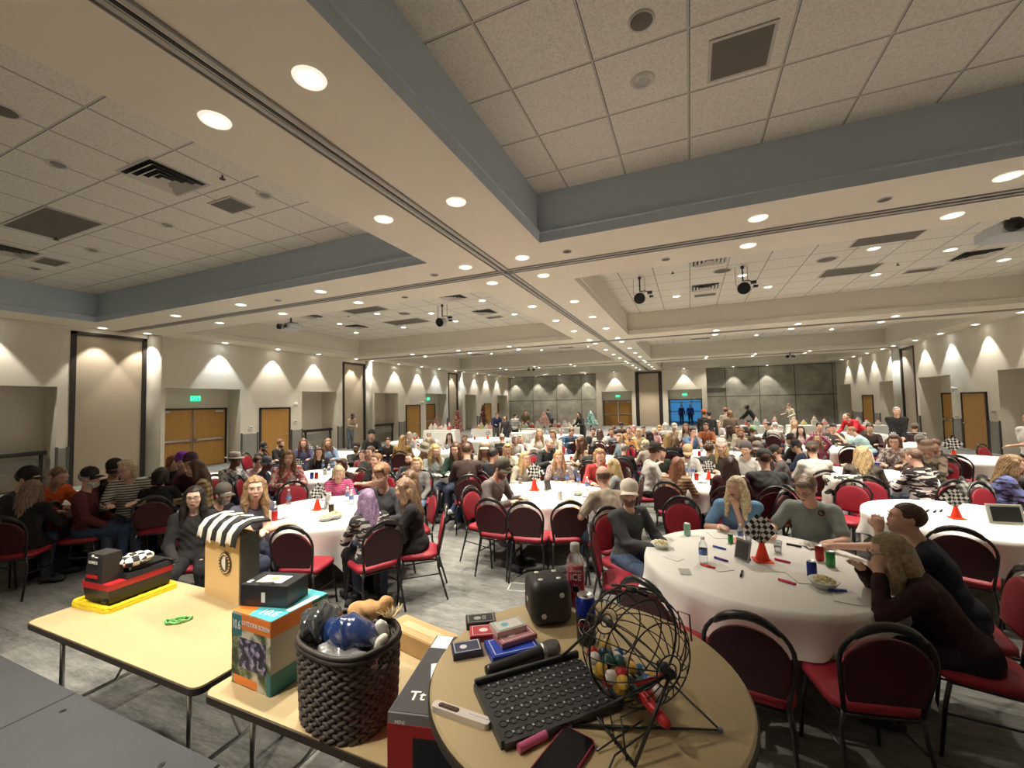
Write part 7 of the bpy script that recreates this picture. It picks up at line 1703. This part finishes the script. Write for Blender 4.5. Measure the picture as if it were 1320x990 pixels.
def lump(name, c, r, seed, m_, amp=.006, fr=45, h=.006, rot=None, extra=None):
    v = Vol(tuple(-max(r)*1.5-.02 for _ in range(3)), tuple(max(r)*1.5+.02 for _ in range(3)), h); v.ell((0, 0, 0), r, .01)
    if extra: extra(v)
    s1, s2, s3 = seed, seed*1.7, seed*.6
    v.disp(lambda X, Y, Z: amp*np.sin(X*fr+s1+2*np.sin(Z*fr*.6))*np.sin(Y*fr*1.2+s2+1.5*np.sin(X*fr*.5))+amp*.6*np.sin(Z*fr*1.6+s3+X*fr)+amp*.35*np.abs(np.sin(X*fr*2.2+Y*fr*1.7+3*np.sin(Z*fr))))
    return v.mesh(name, m_)
M_wrap = mat('clear_film', (.55, .57, .6), .07, spec=.9, coat=1); M_blue = mat('blue_fleece_in_film', (.008, .03, .13), .16, coat=1, spec=.9); M_grayw = mat('dark_item_in_film', (.03, .035, .04), .12, coat=1, spec=.9)
for nm, me, loc, rot, lb_ in (
    ('wrapped_blanket', lump('wrapped_blanket', 0, (.125, .085, .085), 1.3, M_blue, .008, 38), (-1.42, 1.455, 1.125), (R(-10), R(5), R(15)), 'blue folded fleece in clear film at the front of the basket'),
    ('plastic_wrap', lump('plastic_wrap', 0, (.12, .06, .022), 4.1, mat('crinkled_film', (.25, .25, .26), .1, coat=1, spec=.9), .008, 70), (-1.40, 1.375, 1.085), (R(20), R(4), R(8)), 'crinkled clear film spilling over the basket rim'),
    ('wrapped_gift', lump('wrapped_gift', 0, (.095, .085, .09), 2.2, M_grayw, .012, 40), (-1.60, 1.46, 1.13), (0, R(20), 0), 'dark prize wrapped in shiny clear film at the left of the basket'),
    ('stuffed_toy', lump('stuffed_toy', 0, (.06, .05, .045), 3.1, mat('tan_plush', (.52, .30, .12), .8, bump=.3, bscale=200), .004, 60, extra=lambda v: v.ell((.07, .02, .02), (.04, .04, .038), .02).ell((-.06, .0, .0), (.045, .04, .04), .02)), (-1.45, 1.60, 1.155), (0, 0, R(20)), 'tan plush loaf shapes at the back of the basket'),
    ('rolled_towel', lump('rolled_towel', 0, (.035, .035, .085), 5.1, mat('white_terry', (.68, .66, .6), .9, bump=.5, bscale=350), .002, 80), (-1.325, 1.54, 1.105), (R(25), R(20), 0), 'white towel roll standing at the right of the basket'),
    ('rolled_towel.b', lump('rolled_towel', 0, (.03, .04, .08), 6.1, MATS['white_terry'], .002, 80), (-1.295, 1.49, 1.075), (R(15), R(32), R(10)), 'second white towel roll, nearer the right rim of the basket'),
    ('folded_cloth', lump('folded_cloth', 0, (.17, .12, .05), 7.7, mat('dark_cloth', (.02, .02, .025), .9), .006, 30, h=.009), (-1.475, 1.5, 1.045), (0, 0, 0), 'dark folded cloth filling the basket below the wrapped prizes')):
    o = link(nm.split('.')[0], me, None, loc, rot); tag(o, lb_, 'prize')
m = MB(); r_ = random.Random(9)
for i in range(26):
    a = r_.uniform(0, 6.28); q = r_.uniform(.01, .045); m.tube([(0, 0, 0), (q*math.cos(a), q*math.sin(a), .02), (q*1.6*math.cos(a+.4), q*1.6*math.sin(a+.4), .045)], .0022, 4)
o = m.build('straw_bow', mat('raffia', (.62, .5, .25), .8), None, True, (-1.335, 1.62, 1.13)); tag(o, 'raffia bow poking out at the back right of the basket', 'bow')
# --- long carton and the red gift box
t = thing('long_carton', 'plain long cardboard carton at the back of the right folding table', 'carton', (-1.36, 2.0, .75), R(-12))
MB().box((0, 0, .055), (.62, .15, .11), bev=.008).build('carton_body', mat('kraft_board', (.46, .30, .13), .7, var=.08, vscale=9), t)
MB().box((.02, 0, .111), (.5, .055, .001)).build('packing_tape', mat('packing_tape', (.55, .42, .24), .3), t)
t = thing('red_gift_box', 'red and black printed box partly under the round table', 'box', (-.985, 1.58, .75), R(13))
MB().box((0, 0, .12), (.32, .52, .24), bev=.003).build('box_body', mat('grey_card', (.20, .19, .19), .4), t)
MB().box((0, -.2615, .10), (.318, .002, .2)).box((-.1615, 0, .10), (.002, .518, .2)).build('red_side', mat('red_card', (.35, .02, .02), .4), t)
MB().box((.04, -.2635, .085), (.2, .002, .15)).build('dark_window', M_black, t)
MB().box((0, 0, .2415), (.31, .51, .002)).build('dark_top', mat('charcoal_card', (.04, .04, .045), .35), t)
MB().box((-.05, -.02, .243), (.06, .13, .001), (0, 0, R(20))).box((-.11, .2, .243), (.08, .1, .001)).build('printed_picture', M_ink, t)
text('top_mark', 'Tt', .07, M_ink, t, (-.08, -.17, .2435), (0, 0, R(5)), .0004)
text('front_mark', 'MINI', .02, M_ink, t, (-.11, -.265, .21), (R(90), 0, 0), .0004)
# --- giant dice
def rounded_cube(s, r, n=6):
    vs = {}; V_ = []; F_ = []
    def vid(p):
        k = tuple(round(c, 5) for c in p)
        if k not in vs: vs[k] = len(V_); V_.append(p)
        return vs[k]
    g = [-1+2*i/n for i in range(n+1)]; g = [math.copysign(abs(a)**.55, a) for a in g]
    for ax in range(3):
        for sg_ in (-1, 1):
            for i in range(n):
                for j in range(n):
                    q = []
                    for di, dj in ((0, 0), (1, 0), (1, 1), (0, 1)):
                        p = [0, 0, 0]; p[ax] = sg_; p[(ax+1) % 3] = g[i+di]; p[(ax+2) % 3] = g[j+dj]
                        P = Vector(p)*(s/2); c = Vector([max(-s/2+r, min(s/2-r, v_)) for v_ in P]); d = P-c
                        if d.length > 1e-9: P = c+d.normalized()*r
                        q.append(vid(tuple(P)))
                    F_.append(q if sg_ > 0 else q[::-1])
    return V_, F_
t = thing('giant_dice', 'oversized black die with white pips on the round table', 'dice', (-.505, 1.475, ZT+.075), R(33))
V_, F_ = rounded_cube(.15, .034, 12); MB().add(V_, F_).build('cube', mat('black_foam', (.022, .022, .022), .5, bump=.1, bscale=300), t, True)
m = MB(); e = .0755
def pip(c, ax):
    q = Matrix.Rotation(R(90), 3, 'X') if ax == 1 else (Matrix.Rotation(R(90), 3, 'Y') if ax == 0 else Matrix.Identity(3)); m.lathe([(.001, .0006), (.0085, .0004), (.009, -.001)], 14, c=c, M=q); m.lathe([(.001, -.0006), (.0085, -.0004), (.009, .001)], 14, c=c, M=q)
for a in (-1, 1):
    for b_ in (-1, 1): pip((a*.033, b_*.033, e), 2)
pip((-e, 0, 0), 0); pip((.033, -e, .033), 1); pip((-.033, -e, -.033), 1)
m.build('pips', M_white, t, True)
# --- drinks
t = thing('flavoured_water_bottle', 'tall clear bottle of red drink labelled ICE behind the big die', 'bottle', (-.432, 1.60, ZT))
MB().lathe([(.001, .002), (.029, 0), (.033, .006), (.0335, .12), (.033, .165), (.028, .185), (.016, .2), (.0145, .207)], 28).build('bottle_body', mat('bottle_film', (.8, .84, .86), .06, trans=.9, alpha=.5), t, True)
MB().lathe([(.001, .004), (.027, .003), (.031, .008), (.031, .15), (.001, .15)], 24).build('drink', mat('red_drink', (.42, .012, .05), .25, coat=1), t, True)
MB().lathe([(.0338, .03), (.0338, .135)], 28, a0=R(-175), a1=R(5)).build('bottle_label', mat('magenta_label', (.40, .015, .07), .35), t, True)
MB().lathe([(.0165, .203), (.018, .206), (.018, .232), (.016, .235), (.001, .235)], 20).build('bottle_cap', mat('pale_cap', (.62, .62, .6), .4), t, True)
text('label_lettering', 'ICE', .034, M_ink, t, (.009, -.0343, .118), (R(90), 0, R(15)), .0006, sx=.85)
text('label_small_lettering', 'SPARKLING', .009, M_ink, t, (.009, -.0343, .142), (R(90), 0, R(15)), .0004)
MB().ball((.009, -.0335, .075), (.012, .002, .012), 12, 8).build('fruit_print', mat('berry', (.02, .01, .03), .4), t, True)
m = MB()
for i in range(10):
    a = 2*PI*i/10; m.add([(.009+.013*math.cos(a-.12), -.0345, .075+.013*math.sin(a-.12)), (.009+.022*math.cos(a), -.0345, .075+.022*math.sin(a)), (.009+.013*math.cos(a+.12), -.0345, .075+.013*math.sin(a+.12))], [(0, 1, 2)])
m.build('petal_print', M_ink, t)
t = thing('soda_can', 'tall dark blue soda can between the big die and the wire cage', 'can', (-.338, 1.365, ZT))
MB().lathe([(.001, .003), (.024, 0), (.030, .008), (.0315, .014), (.0315, .095)], 28).build('can_body', mat('dark_can', (.02, .015, .025), .3, metal=.4), t, True)
MB().lathe([(.0315, .095), (.0315, .138), (.027, .150)], 28).build('blue_band', mat('blue_can', (.01, .03, .35), .25, metal=.5), t, True)
MB().lathe([(.027, .150), (.0268, .154), (.0245, .154), (.0235, .149), (.001, .149)], 24).build('can_lid', M_chrome, t, True)
MB().ball((0, -.006, .1495), (.011, .007, .0012), 12, 6).build('opening', M_black, t)
m = MB(); m.tube([(.0318*math.sin(a)*.95+.0, -.0318*math.cos(a)*1.0, .065+.024*math.sin(b_)) for a, b_ in [(.62*math.cos(q), q) for q in [2*PI*i/24 for i in range(24)]]], .0013, 6, True)
m.build('round_logo', M_ink, t, True)
text('can_lettering', 'SODA', .016, mat('red_ink', (.4, .03, .05), .4), t, (0, -.0325, .07), (R(90), 0, 0), .0005)
# --- card decks
def deck(x, y, z, rz, w_, l_, h, body, top, label, ink=M_ink, letter=None):
    t = thing('card_deck', label, 'card deck', (x, y, z), R(rz))
    MB().box((0, 0, h/2), (w_, l_, h), bev=.0015).build('deck_box', body, t)
    MB().box((0, 0, h+.0004), (w_*.86, l_*.88, .0008)).build('printed_face', top, t)
    m = MB()
    for s in (-1, 1): m.box((s*w_*.40, 0, h+.001), (.0022, l_*.84, .0008)).box((0, s*l_*.42, h+.001), (w_*.8, .0022, .0008))
    m.build('border_line', ink, t)
    if letter: text('deck_lettering', letter, w_*.28, ink, t, (0, l_*.1, h+.0012), (0, 0, 0), .0003)
    MB().ball((0, -l_*.12, h+.0006), (w_*.18, l_*.13, .0012), 14, 6).build('centre_print', ink, t)
Md = lambda n_, c: mat(n_, c, .35)
deck(-.712, 1.345, ZT, -58, .065, .105, .022, Md('deck_black', (.03, .03, .03)), Md('deck_black_top', (.02, .02, .022)), 'black card box farthest from the camera on the round table', mat('deck_silver', (.4, .4, .38), .4), 'IOI')
deck(-.655, 1.285, ZT, -60, .068, .12, .022, Md('deck_red', (.4, .03, .05)), Md('deck_red_top', (.45, .03, .06)), 'red card box between the black and navy ones')
deck(-.675, 1.178, ZT, -52, .066, .092, .02, Md('deck_navy', (.015, .018, .06)), Md('deck_navy_top', (.03, .035, .09)), 'small navy card box nearest the table edge')
deck(-.545, 1.235, ZT, -48, .10, .155, .024, Md('deck_blue', (.01, .04, .35)), Md('deck_blue_top', (.015, .06, .45)), 'large blue card box beneath the stacked ones')
deck(-.545, 1.262, ZT+.0255, -40, .068, .125, .016, Md('deck_pink', (.42, .16, .18)), Md('deck_pink_top', (.5, .22, .25)), 'pink-red card box in the middle of the stack')
deck(-.575, 1.275, ZT+.0425, -42, .068, .105, .018, Md('deck_white', (.55, .42, .38)), Md('deck_white_top', (.62, .62, .56)), 'white and pale blue card box topmost of the stack', mat('deck_cyan', (.15, .42, .5), .4))
# --- bingo ball tray
t = thing('bingo_ball_tray', 'black plastic bingo ball tray with rows of round sockets', 'tray', (-.378, 1.075, ZT), R(45.5))
WX, WY = .32, .21
MB().prism([(-WX/2, -WY/2), (WX/2, -WY/2), (WX/2, WY/2), (-WX/2, WY/2)], 0, .014).build('tray_plate', mat('tray_black', (.028, .029, .031), .38), t)
m = MB(); hb = MB(); NXs, NYs = 12, 6
for i in range(NXs):
    for j in range(NYs):
        x = -WX/2+.018+i*(WX-.036)/(NXs-1); y = -WY/2+.018+j*(WY-.036)/(NYs-1)
        m.lathe([(.0105, .0142), (.0105, .0155), (.0092, .0155), (.009, .010), (.001, .004)], 14, c=(x, y, 0))
        hb.box((x+.0125, y+.002, .0155), (.005, .006, .002))
        if i % 2: hb.ball((x, y, .0125), .0022, 6, 4)
m.build('sockets', mat('socket_black', (.004, .004, .004), .5), t, True); hb.build('number_marks', mat('mark_grey', (.42, .42, .42), .3), t)
MB().box((.0, WY/2+.004, .014), (WX+.006, .012, .028), bev=.003).box((-WX/2-.004, 0, .009), (.008, WY, .02)).box((0, -WY/2-.004, .008), (WX, .008, .018)).build('raised_edge', MATS['tray_black'], t)
t = thing('microphone', 'black handheld microphone lying behind the ball tray', 'microphone', (-.500, 1.165, ZT+.021), R(52))
MB().lathe([(.001, -.10), (.015, -.098), (.016, -.09), (.0165, .04), (.019, .075), (.021, .085)], 20, M=Matrix.Rotation(R(90), 3, 'Y')).build('handle', mat('mic_black', (.02, .02, .02), .35), t, True)
MB().lathe([(.021, .085), (.024, .088), (.024, .094), (.021, .097)], 20, M=Matrix.Rotation(R(90), 3, 'Y')).build('collar', M_chrome, t, True)
MB().lathe([(.021, .097), (.0245, .11), (.0245, .128), (.018, .146), (.001, .151)], 20, M=Matrix.Rotation(R(90), 3, 'Y')).build('grille', mat('mic_mesh', (.22, .22, .22), .4, metal=.7, bump=.8, bscale=900), t, True)
t = thing('white_remote', 'slim white remote with dark button strip at the left edge of the round table', 'remote', (-.556, .935, ZT), R(-2))
MB().prism(rrect(.165, .026, .009), 0, .014).build('body', mat('remote_white', (.66, .60, .56), .35), t)
MB().prism(rrect(.06, .014, .0065), .014, .0155, M=Matrix.Translation((-.035, 0, 0))).build('button_strip', mat('remote_dark', (.05, .02, .015), .3), t)
m = MB()
for i in range(4): m.cyl((-.058+i*.0145, 0, .0155), (-.058+i*.0145, 0, .0165), .0045, n=12)
m.build('buttons', mat('button_brown', (.12, .05, .035), .3), t)
MB().box((.05, .004, .0145), (.055, .004, .002)).build('clip', mat('remote_clip', (.75, .7, .68), .2), t)
t = thing('pink_highlighter', 'pink highlighter between the ball tray and the phone', 'highlighter', (-.352, .930, ZT+.0095), R(54))
MB().cyl((-.05, 0, 0), (.025, 0, 0), .0095, n=14).build('barrel', mat('pink_barrel', (.5, .10, .22), .4), t, 'auto'); MB().cyl((.025, 0, 0), (.065, 0, 0), .009, .007, n=14).build('pen_cap', M_black, t, 'auto')
t = thing('smartphone', 'black smartphone in a dark red case at the near edge of the round table', 'phone', (-.285, .905, ZT), R(-14))
MB().prism(rrect(.082, .165, .012), 0, .010).build('phone_case', mat('case_red', (.25, .015, .04), .4), t); MB().prism(rrect(.076, .159, .010), .010, .0108).build('screen', mat('screen_black', (.004, .004, .005), .12), t)
# --- wire bingo cage with its balls
HA, HB_ = Vector((-.236, 1.228, 1.497)), Vector((-.079, 1.072, 1.497)); CC = (HA+HB_)/2; CR = .138
ax_ = (HB_-HA).normalized(); q = ax_.to_track_quat('Z', 'Y')
t = thing('bingo_cage', 'black wire bingo cage with red crank handle on the round table', 'bingo cage', (CC.x, CC.y, ZT))
L_ = lambda p: Vector(p)-Vector((CC.x, CC.y, ZT))
M_wire = mat('black_wire', (.012, .012, .012), .35, spec=.6)
m = MB(); half = (HB_-HA).length/2
def sph(th, ph): 
    p = Vector((CR*math.sin(th)*math.cos(ph), CR*math.sin(th)*math.sin(ph), CR*.93*math.cos(th))); return L_(CC)+q @ p
for k in range(18):
    ph = 2*PI*k/18; m.tube([sph(.26+(PI-.52)*i/16, ph+.5*(i/16-.5)) for i in range(17)], .0016, 5)
for th in (.26, .75, 1.2, PI/2, PI-1.2, PI-.75, PI-.26): m.tube([sph(th, 2*PI*i/40) for i in range(40)], .002 if abs(th-PI/2) > .1 else .0032, 5, True)
for th in (.26, PI-.26): m.tube([sph(th*.0+ (.13 if th < 1 else PI-.13), 2*PI*i/20) for i in range(20)], .002, 5, True)
m.build('wire_ball', M_wire, t, True)
MB().cyl(L_(HA-ax_*.035), L_(HA+ax_*.02), .009, n=12).cyl(L_(HB_-ax_*.02), L_(HB_+ax_*.03), .009, n=12).ball(L_(HB_), .014).ball(L_(HA), .012).build('axle_hub', M_wire, t, True)
FA = [(-.295, 1.005, ZT+.005), (.035, 1.118, ZT+.005)]; FB = [(-.138, .946, ZT+.005), (-.03, 1.43, ZT+.005)]
m = MB(); ha = HA-ax_*.03; hb_ = HB_+ax_*.02
m.tube([L_(FA[0]), L_(FA[1]), L_(ha)], .0042, 8)
m.tube([L_(FA[0]), L_(hb_)], .0042, 8); m.build('stand_frame', M_wire, t, True)
m = MB(); m.tube([L_((-.138, .946, ZT+.005)), L_(hb_)], .0042, 8).tube([L_((-.40, 1.22, ZT+.005)), L_(ha)], .0042, 8).tube([L_((-.138, .946, ZT+.005)), L_((-.40, 1.22, ZT+.005))], .004, 8); m.build('stand_brace', M_wire, t, True)
for p in (FA[1], FA[0]): MB().ball(L_(p), .0065).build('rubber_foot', mat('clear_rubber', (.2, .22, .35), .3), t, True)
# ball chute below, small latch loop above right
m = MB(); b0 = Vector((-.215, 1.02, ZT+.006))
for k in range(3): m.tube([L_(b0+Vector((.0+.03*k, -.035*k, 0))), L_(b0+Vector((-.02+.03*k, .03-.02*k, .045))), L_(b0+Vector((.05+.02*k, .07-.02*k, .055)))], .0022, 5)
m.tube([L_((-.25, .98, ZT+.004)), L_((-.22, .955, ZT+.004)), L_((-.13, 1.05, ZT+.03))], .0022, 5).tube([L_((-.19, .90, ZT+.004)), L_((-.18, .95, ZT+.01)), L_((-.10, 1.03, ZT+.04))], .0022, 5); m.build('ball_chute', M_wire, t, True)
u_ = q @ Vector((0, 1, 0)); s_ = 1 if u_.z >= 0 else -1
top = L_(CC)+Vector((0, 0, CR+.003))
MB().ball(top+Vector((.0, -.01, 0)), (.017, .013, .008)).ball(top+Vector((.022, -.005, -.006)), (.008, .008, .006)).tube([top+Vector((-.06, .03, -.012)), top+Vector((-.02, .0, .003)), top+Vector((.04, -.02, -.006))], .004, 6).build('door_latch', M_wire, t, True)
lp = L_(CC)+Vector((.112, .045, .025))
MB().tube([lp, lp+Vector((-.005, .002, .055)), lp+Vector((.022, .012, .045)), lp+Vector((.025, .010, -.02))], .0022, 5).build('wire_loop', M_wire, t, True)
cr0 = HB_+ax_*.02; cr2 = Vector((-.137, 1.062, 1.432)); cr1 = cr2+Vector((-.016, .016, .006)); cr3 = Vector((-.070, 1.000, 1.417))
MB().tube([L_(cr0), L_(cr1), L_(cr2)], .005, 8).build('crank_arm', M_red, t, True)
dv = (cr3-cr2); MB().tube([L_(cr2), L_(cr2+dv*.15), L_(cr2+dv*.9), L_(cr3)], [.009, .012, .012, .008], 12).build('crank_handle', mat('crank_red', (.55, .02, .03), .35), t, True)
cols = {'yellow': (.72, .45, .06), 'blue': (.02, .16, .42), 'red': (.50, .02, .03), 'white': (.66, .63, .6), 'green': (.01, .09, .08), 'navy': (.02, .06, .12)}
r_ = random.Random(12); BR = .0158; pos = []
for i in range(60):
    c = None
    for _ in range(400):
        p = Vector((r_.uniform(-1, 1), r_.uniform(-1, 1), r_.uniform(-1, -.05)))*CR
        if p.length > CR*.90-BR: continue
        if p.z > -.005: continue
        if all((p-q_).length > BR*1.86 for q_ in pos): c = p; break
    if c is None: continue
    pos.append(c)
for _ in range(260):                                  # let the balls settle: pull down, push apart, keep inside the wires
    for i, p in enumerate(pos):
        p += Vector((-.0006, -.0004, -.0012))
        for j, o_ in enumerate(pos):
            if i != j:
                d = p-o_; L = d.length
                if 1e-6 < L < 2*BR: p += d/L*(2*BR-L)*.5
        if p.length > CR*.93-BR: p *= (CR*.93-BR)/p.length
names = ['yellow', 'blue', 'red', 'white', 'green', 'yellow', 'blue', 'navy', 'white', 'red', 'green', 'yellow']
ball_p = {}
for k, c in cols.items():
    tt = thing('bingo_ball', '', 'bingo ball'); MB().ball((0, 0, 0), BR, 16, 10).build('ball', mat('ball_'+k, c, .35, coat=.5), tt, True)
    m = MB(); m.lathe([(.001, BR+.0001), (.005, BR-.0009)], 12); m.build('number_spot', mat('spot_white', (.7, .68, .62), .4), tt, True); ball_p[k] = (tt, [])
for i, p in enumerate(pos):
    k = names[i % len(names)]; pr, fl = ball_p[k]
    o = place(pr, fl, CC+p, 0, '%s bingo ball among the pile inside the wire cage' % k, '%s bingo balls' % k)
    o.rotation_euler = (r_.uniform(-1.2, 1.2), r_.uniform(-1.2, 1.2), r_.uniform(0, 6))
# ---------------------------------------------------------------- handbag and coats on chairs
t = thing('handbag', 'black handbag standing on the carpet beside the foreground chair', 'bag', (1.72, 3.05, 0), R(20))
v = Vol((-.25, -.15, -.02), (.25, .15, .4), .01); v.cap((-.13, 0, .1), (.13, 0, .1), .08, .08, .03).cap((-.12, 0, .22), (.12, 0, .22), .06, .06, .06); v.clip(lambda X, Y, Z: (.004-Z)+0*X+0*Y)
link('bag_body', v.mesh('bag_body', mat('bag_leather', (.012, .012, .013), .45)), t)
MB().tube([(-.15, 0, .24), (-.13, .0, .5), (-.08, .02, .72), (-.02, .03, .5), (.15, 0, .24)], .009, 6).build('shoulder_strap', MATS['bag_leather'], t, True)
def coat(x, y, z, rz, col_, label, pat=None, c2=(.7, .68, .62), s=1):
    v = Vol((-.32, -.2, -.5), (.32, .25, .15), .011)
    v.cap((-.17, .0, .0), (.17, 0, .0), .06, .06, .04).cap((-.15, .05, -.05), (-.18, .07, -.36), .07, .09, .05).cap((.15, .05, -.05), (.2, .08, -.38), .07, .08, .05).cap((0, .06, -.05), (0, .08, -.30), .08, .09, .05).cap((-.15, -.06, -.03), (-.14, -.07, -.28), .05, .06, .05).cap((.15, -.06, -.03), (.14, -.07, -.28), .05, .06, .05)
    v.disp(lambda X, Y, Z: .012*np.sin(X*32+2*np.sin(Z*14))*np.sin(Y*18+X*12+1)); o = link('draped_coat', v.mesh('draped_coat', top_mat(pat, c2) if pat else M_top), None, (x, y, z), (0, 0, R(rz))); o.color = (*col_, 1); o.scale = (s, s, s); tag(o, label, 'coat')
coat(1.98, 7.45, .95, 170, (.55, .53, .48), 'white and black jacket hung over the chair of the camouflage back', 'camo', (.03, .03, .03))
coat(3.45, 7.7, .88, 200, (.05, .05, .045), 'dark plaid coat hanging on a chair at the right', 'plaid', (.35, .35, .32))
# ---------------------------------------------------------------- small outlet plates in the carpet
for x, y, l_ in ((-1.92, 4.55, 'square floor outlet frame set in the bare carpet'),):
    t = thing('floor_outlet', l_, 'floor outlet', (x, y, 0), R(10)); m = MB()
    for s in (-1, 1): m.box((s*.1, 0, .002), (.008, .208, .004)); m.box((0, s*.1, .002), (.208, .008, .004))
    m.build('outlet_frame', M_paper, t); MB().box((0, 0, .001), (.19, .19, .002)).build('cover_plate', mat('outlet_cover', (.16, .16, .15), .7), t)
# ---------------------------------------------------------------- gift and buffet tables at the back
def long_table(x, y, w_, rz, label):
    o = MB(); p = rrect(w_, .76, .03, 3); n = len(p); vs = []
    for k, (z, f) in enumerate(((.755, 0), (.75, .006), (.45, .02), (.004, .03))):
        for i, (a, b_) in enumerate(p): s = 1+f*1.0; vs.append((a*s+.01*k*math.sin(i*2.1)*(k > 1), b_*(1+f*2)+.012*k*math.sin(i*1.7)*(k > 1), z))
    o.add(vs, [tuple(range(n))]+[(k*n+(i+1) % n, k*n+i, (k+1)*n+i, (k+1)*n+(i+1) % n) for k in range(3) for i in range(n)])
    ob = o.build('skirted_table', M_cloth, None, False, (x, y, 0)); ob.rotation_euler = (0, 0, R(rz)); tag(ob, label, 'table')
for a in ((-10.2, 20.6, 1.8, 0, 'long white-skirted gift table at the left, nearest the red trees'), (-8.2, 21.2, 1.8, 0, 'long white-skirted gift table under the pink flower display'), (-6.2, 22.0, 1.8, 0, 'long white-skirted gift table beneath the teal tree'), (-12.6, 19.6, 1.8, 10, 'long white-skirted table behind the red gifts'),
          (3.2, 24.2, 1.8, 0, 'long white-skirted table before the concrete wall, left of the khaki top'), (5.3, 24.6, 1.8, 0, 'long white-skirted table in front of the concrete wall with glass racks'), (7.4, 24.8, 1.8, 0, 'long white-skirted table at the far right by the concrete wall'), (7.0, 19.2, 1.8, 60, 'long white table beside the bending red shirt')): long_table(*a)
r_ = random.Random(21)
def tree(x, y, z, h, w_, c1, c2, label, trunk=True):
    t = thing('decorated_tree', label, 'decorated tree', (x, y, z)); m = MB(); m2 = MB()
    for i in range(190):
        f = r_.random()**.8; zz = .12+f*(h-.12); rr = w_*(1-f)*.5*r_.uniform(.55, 1.0); a = r_.uniform(0, 6.28); p = Vector((rr*math.cos(a), rr*math.sin(a), zz))
        m.cyl(p*1.0+Vector((0, 0, .02)), p+Vector((.10*w_*math.cos(a), .10*w_*math.sin(a), -.03)), .035*w_, .004, 5)
        if i % 3 == 0: m2.ball(p*1.0+Vector((.05*w_*math.cos(a), .05*w_*math.sin(a), 0)), .03*w_+.008, 6, 4)
    m.cyl((0, 0, h*.15), (0, 0, h*.98), .16*w_, .01, 8); m.build('needles', mat('tree_'+label[:9], c1, .8), t)
    m2.build('baubles', mat('bauble_'+label[:9], c2, .35), t, True)
    MB().cyl((0, 0, 0), (0, 0, h*.2), .03, n=8).cyl((0, 0, 0), (0, 0, .02), .12, n=12).build('stand', M_dark, t)
tree(-12.35, 20.9, 0, 1.75, 1.0, (.45, .12, .12), (.75, .5, .45), 'pink and red trimmed tree, left of the pair')
tree(-11.05, 21.6, 0, 2.05, .95, (.08, .05, .03), (.5, .06, .06), 'dark tree with red trim, right of the pair')
tree(-13.6, 20.6, .0, 1.45, .7, (.55, .3, .24), (.7, .45, .4), 'small pale red tree left of the pair')
tree(-7.35, 21.6, .755, .85, .8, (.7, .42, .40), (.8, .6, .55), 'pink flower display on a gift table')
tree(-4.95, 22.3, .755, .85, .8, (.22, .42, .40), (.45, .6, .58), 'teal tinsel tree on a gift table')
PC = [(.6, .55, .48), (.45, .08, .06), (.62, .6, .56), (.5, .35, .25), (.55, .5, .2), (.65, .3, .28), (.3, .4, .35)]
def gift(x, y, z, w_, d, h, c, nm='gift_basket', lb_='wrapped gift among the prizes on the back tables', grp='prizes on the back tables'):
    t = thing(nm, lb_, 'gift', (x, y, z), r_.uniform(-.4, .4), grp)
    MB().box((0, 0, h*.25), (w_, d, h*.5), bev=.02).build('gift_body', mat('gift_%d' % PC.index(c), c, .6), t); MB().lathe([(.001, h), (w_*.12, h*.92), (w_*.3, h*.75), (w_*.42, h*.5)], 8).build('gift_wrap', mat('gift_film', (.55, .53, .5), .2), t, True)
    MB().ball((0, 0, h*.95), (.05, .03, .04), 8, 6).build('bow', mat('bow_red', (.45, .05, .06), .4), t, True)
for (x0, x1, y, n_) in ((-11, -9.4, 20.6, 6), (-9.0, -7.5, 21.2, 5), (-7.0, -5.4, 22.0, 6), (-13.4, -11.9, 19.6, 5), (4.5, 6.1, 24.6, 4), (2.4, 4.0, 24.2, 4), (6.7, 8.2, 24.8, 4)):
    for i in range(n_): gift(x0+(x1-x0)*(i+.5)/n_, y+r_.uniform(-.15, .15), .755, r_.uniform(.18, .26), .2, r_.uniform(.25, .5), r_.choice(PC))
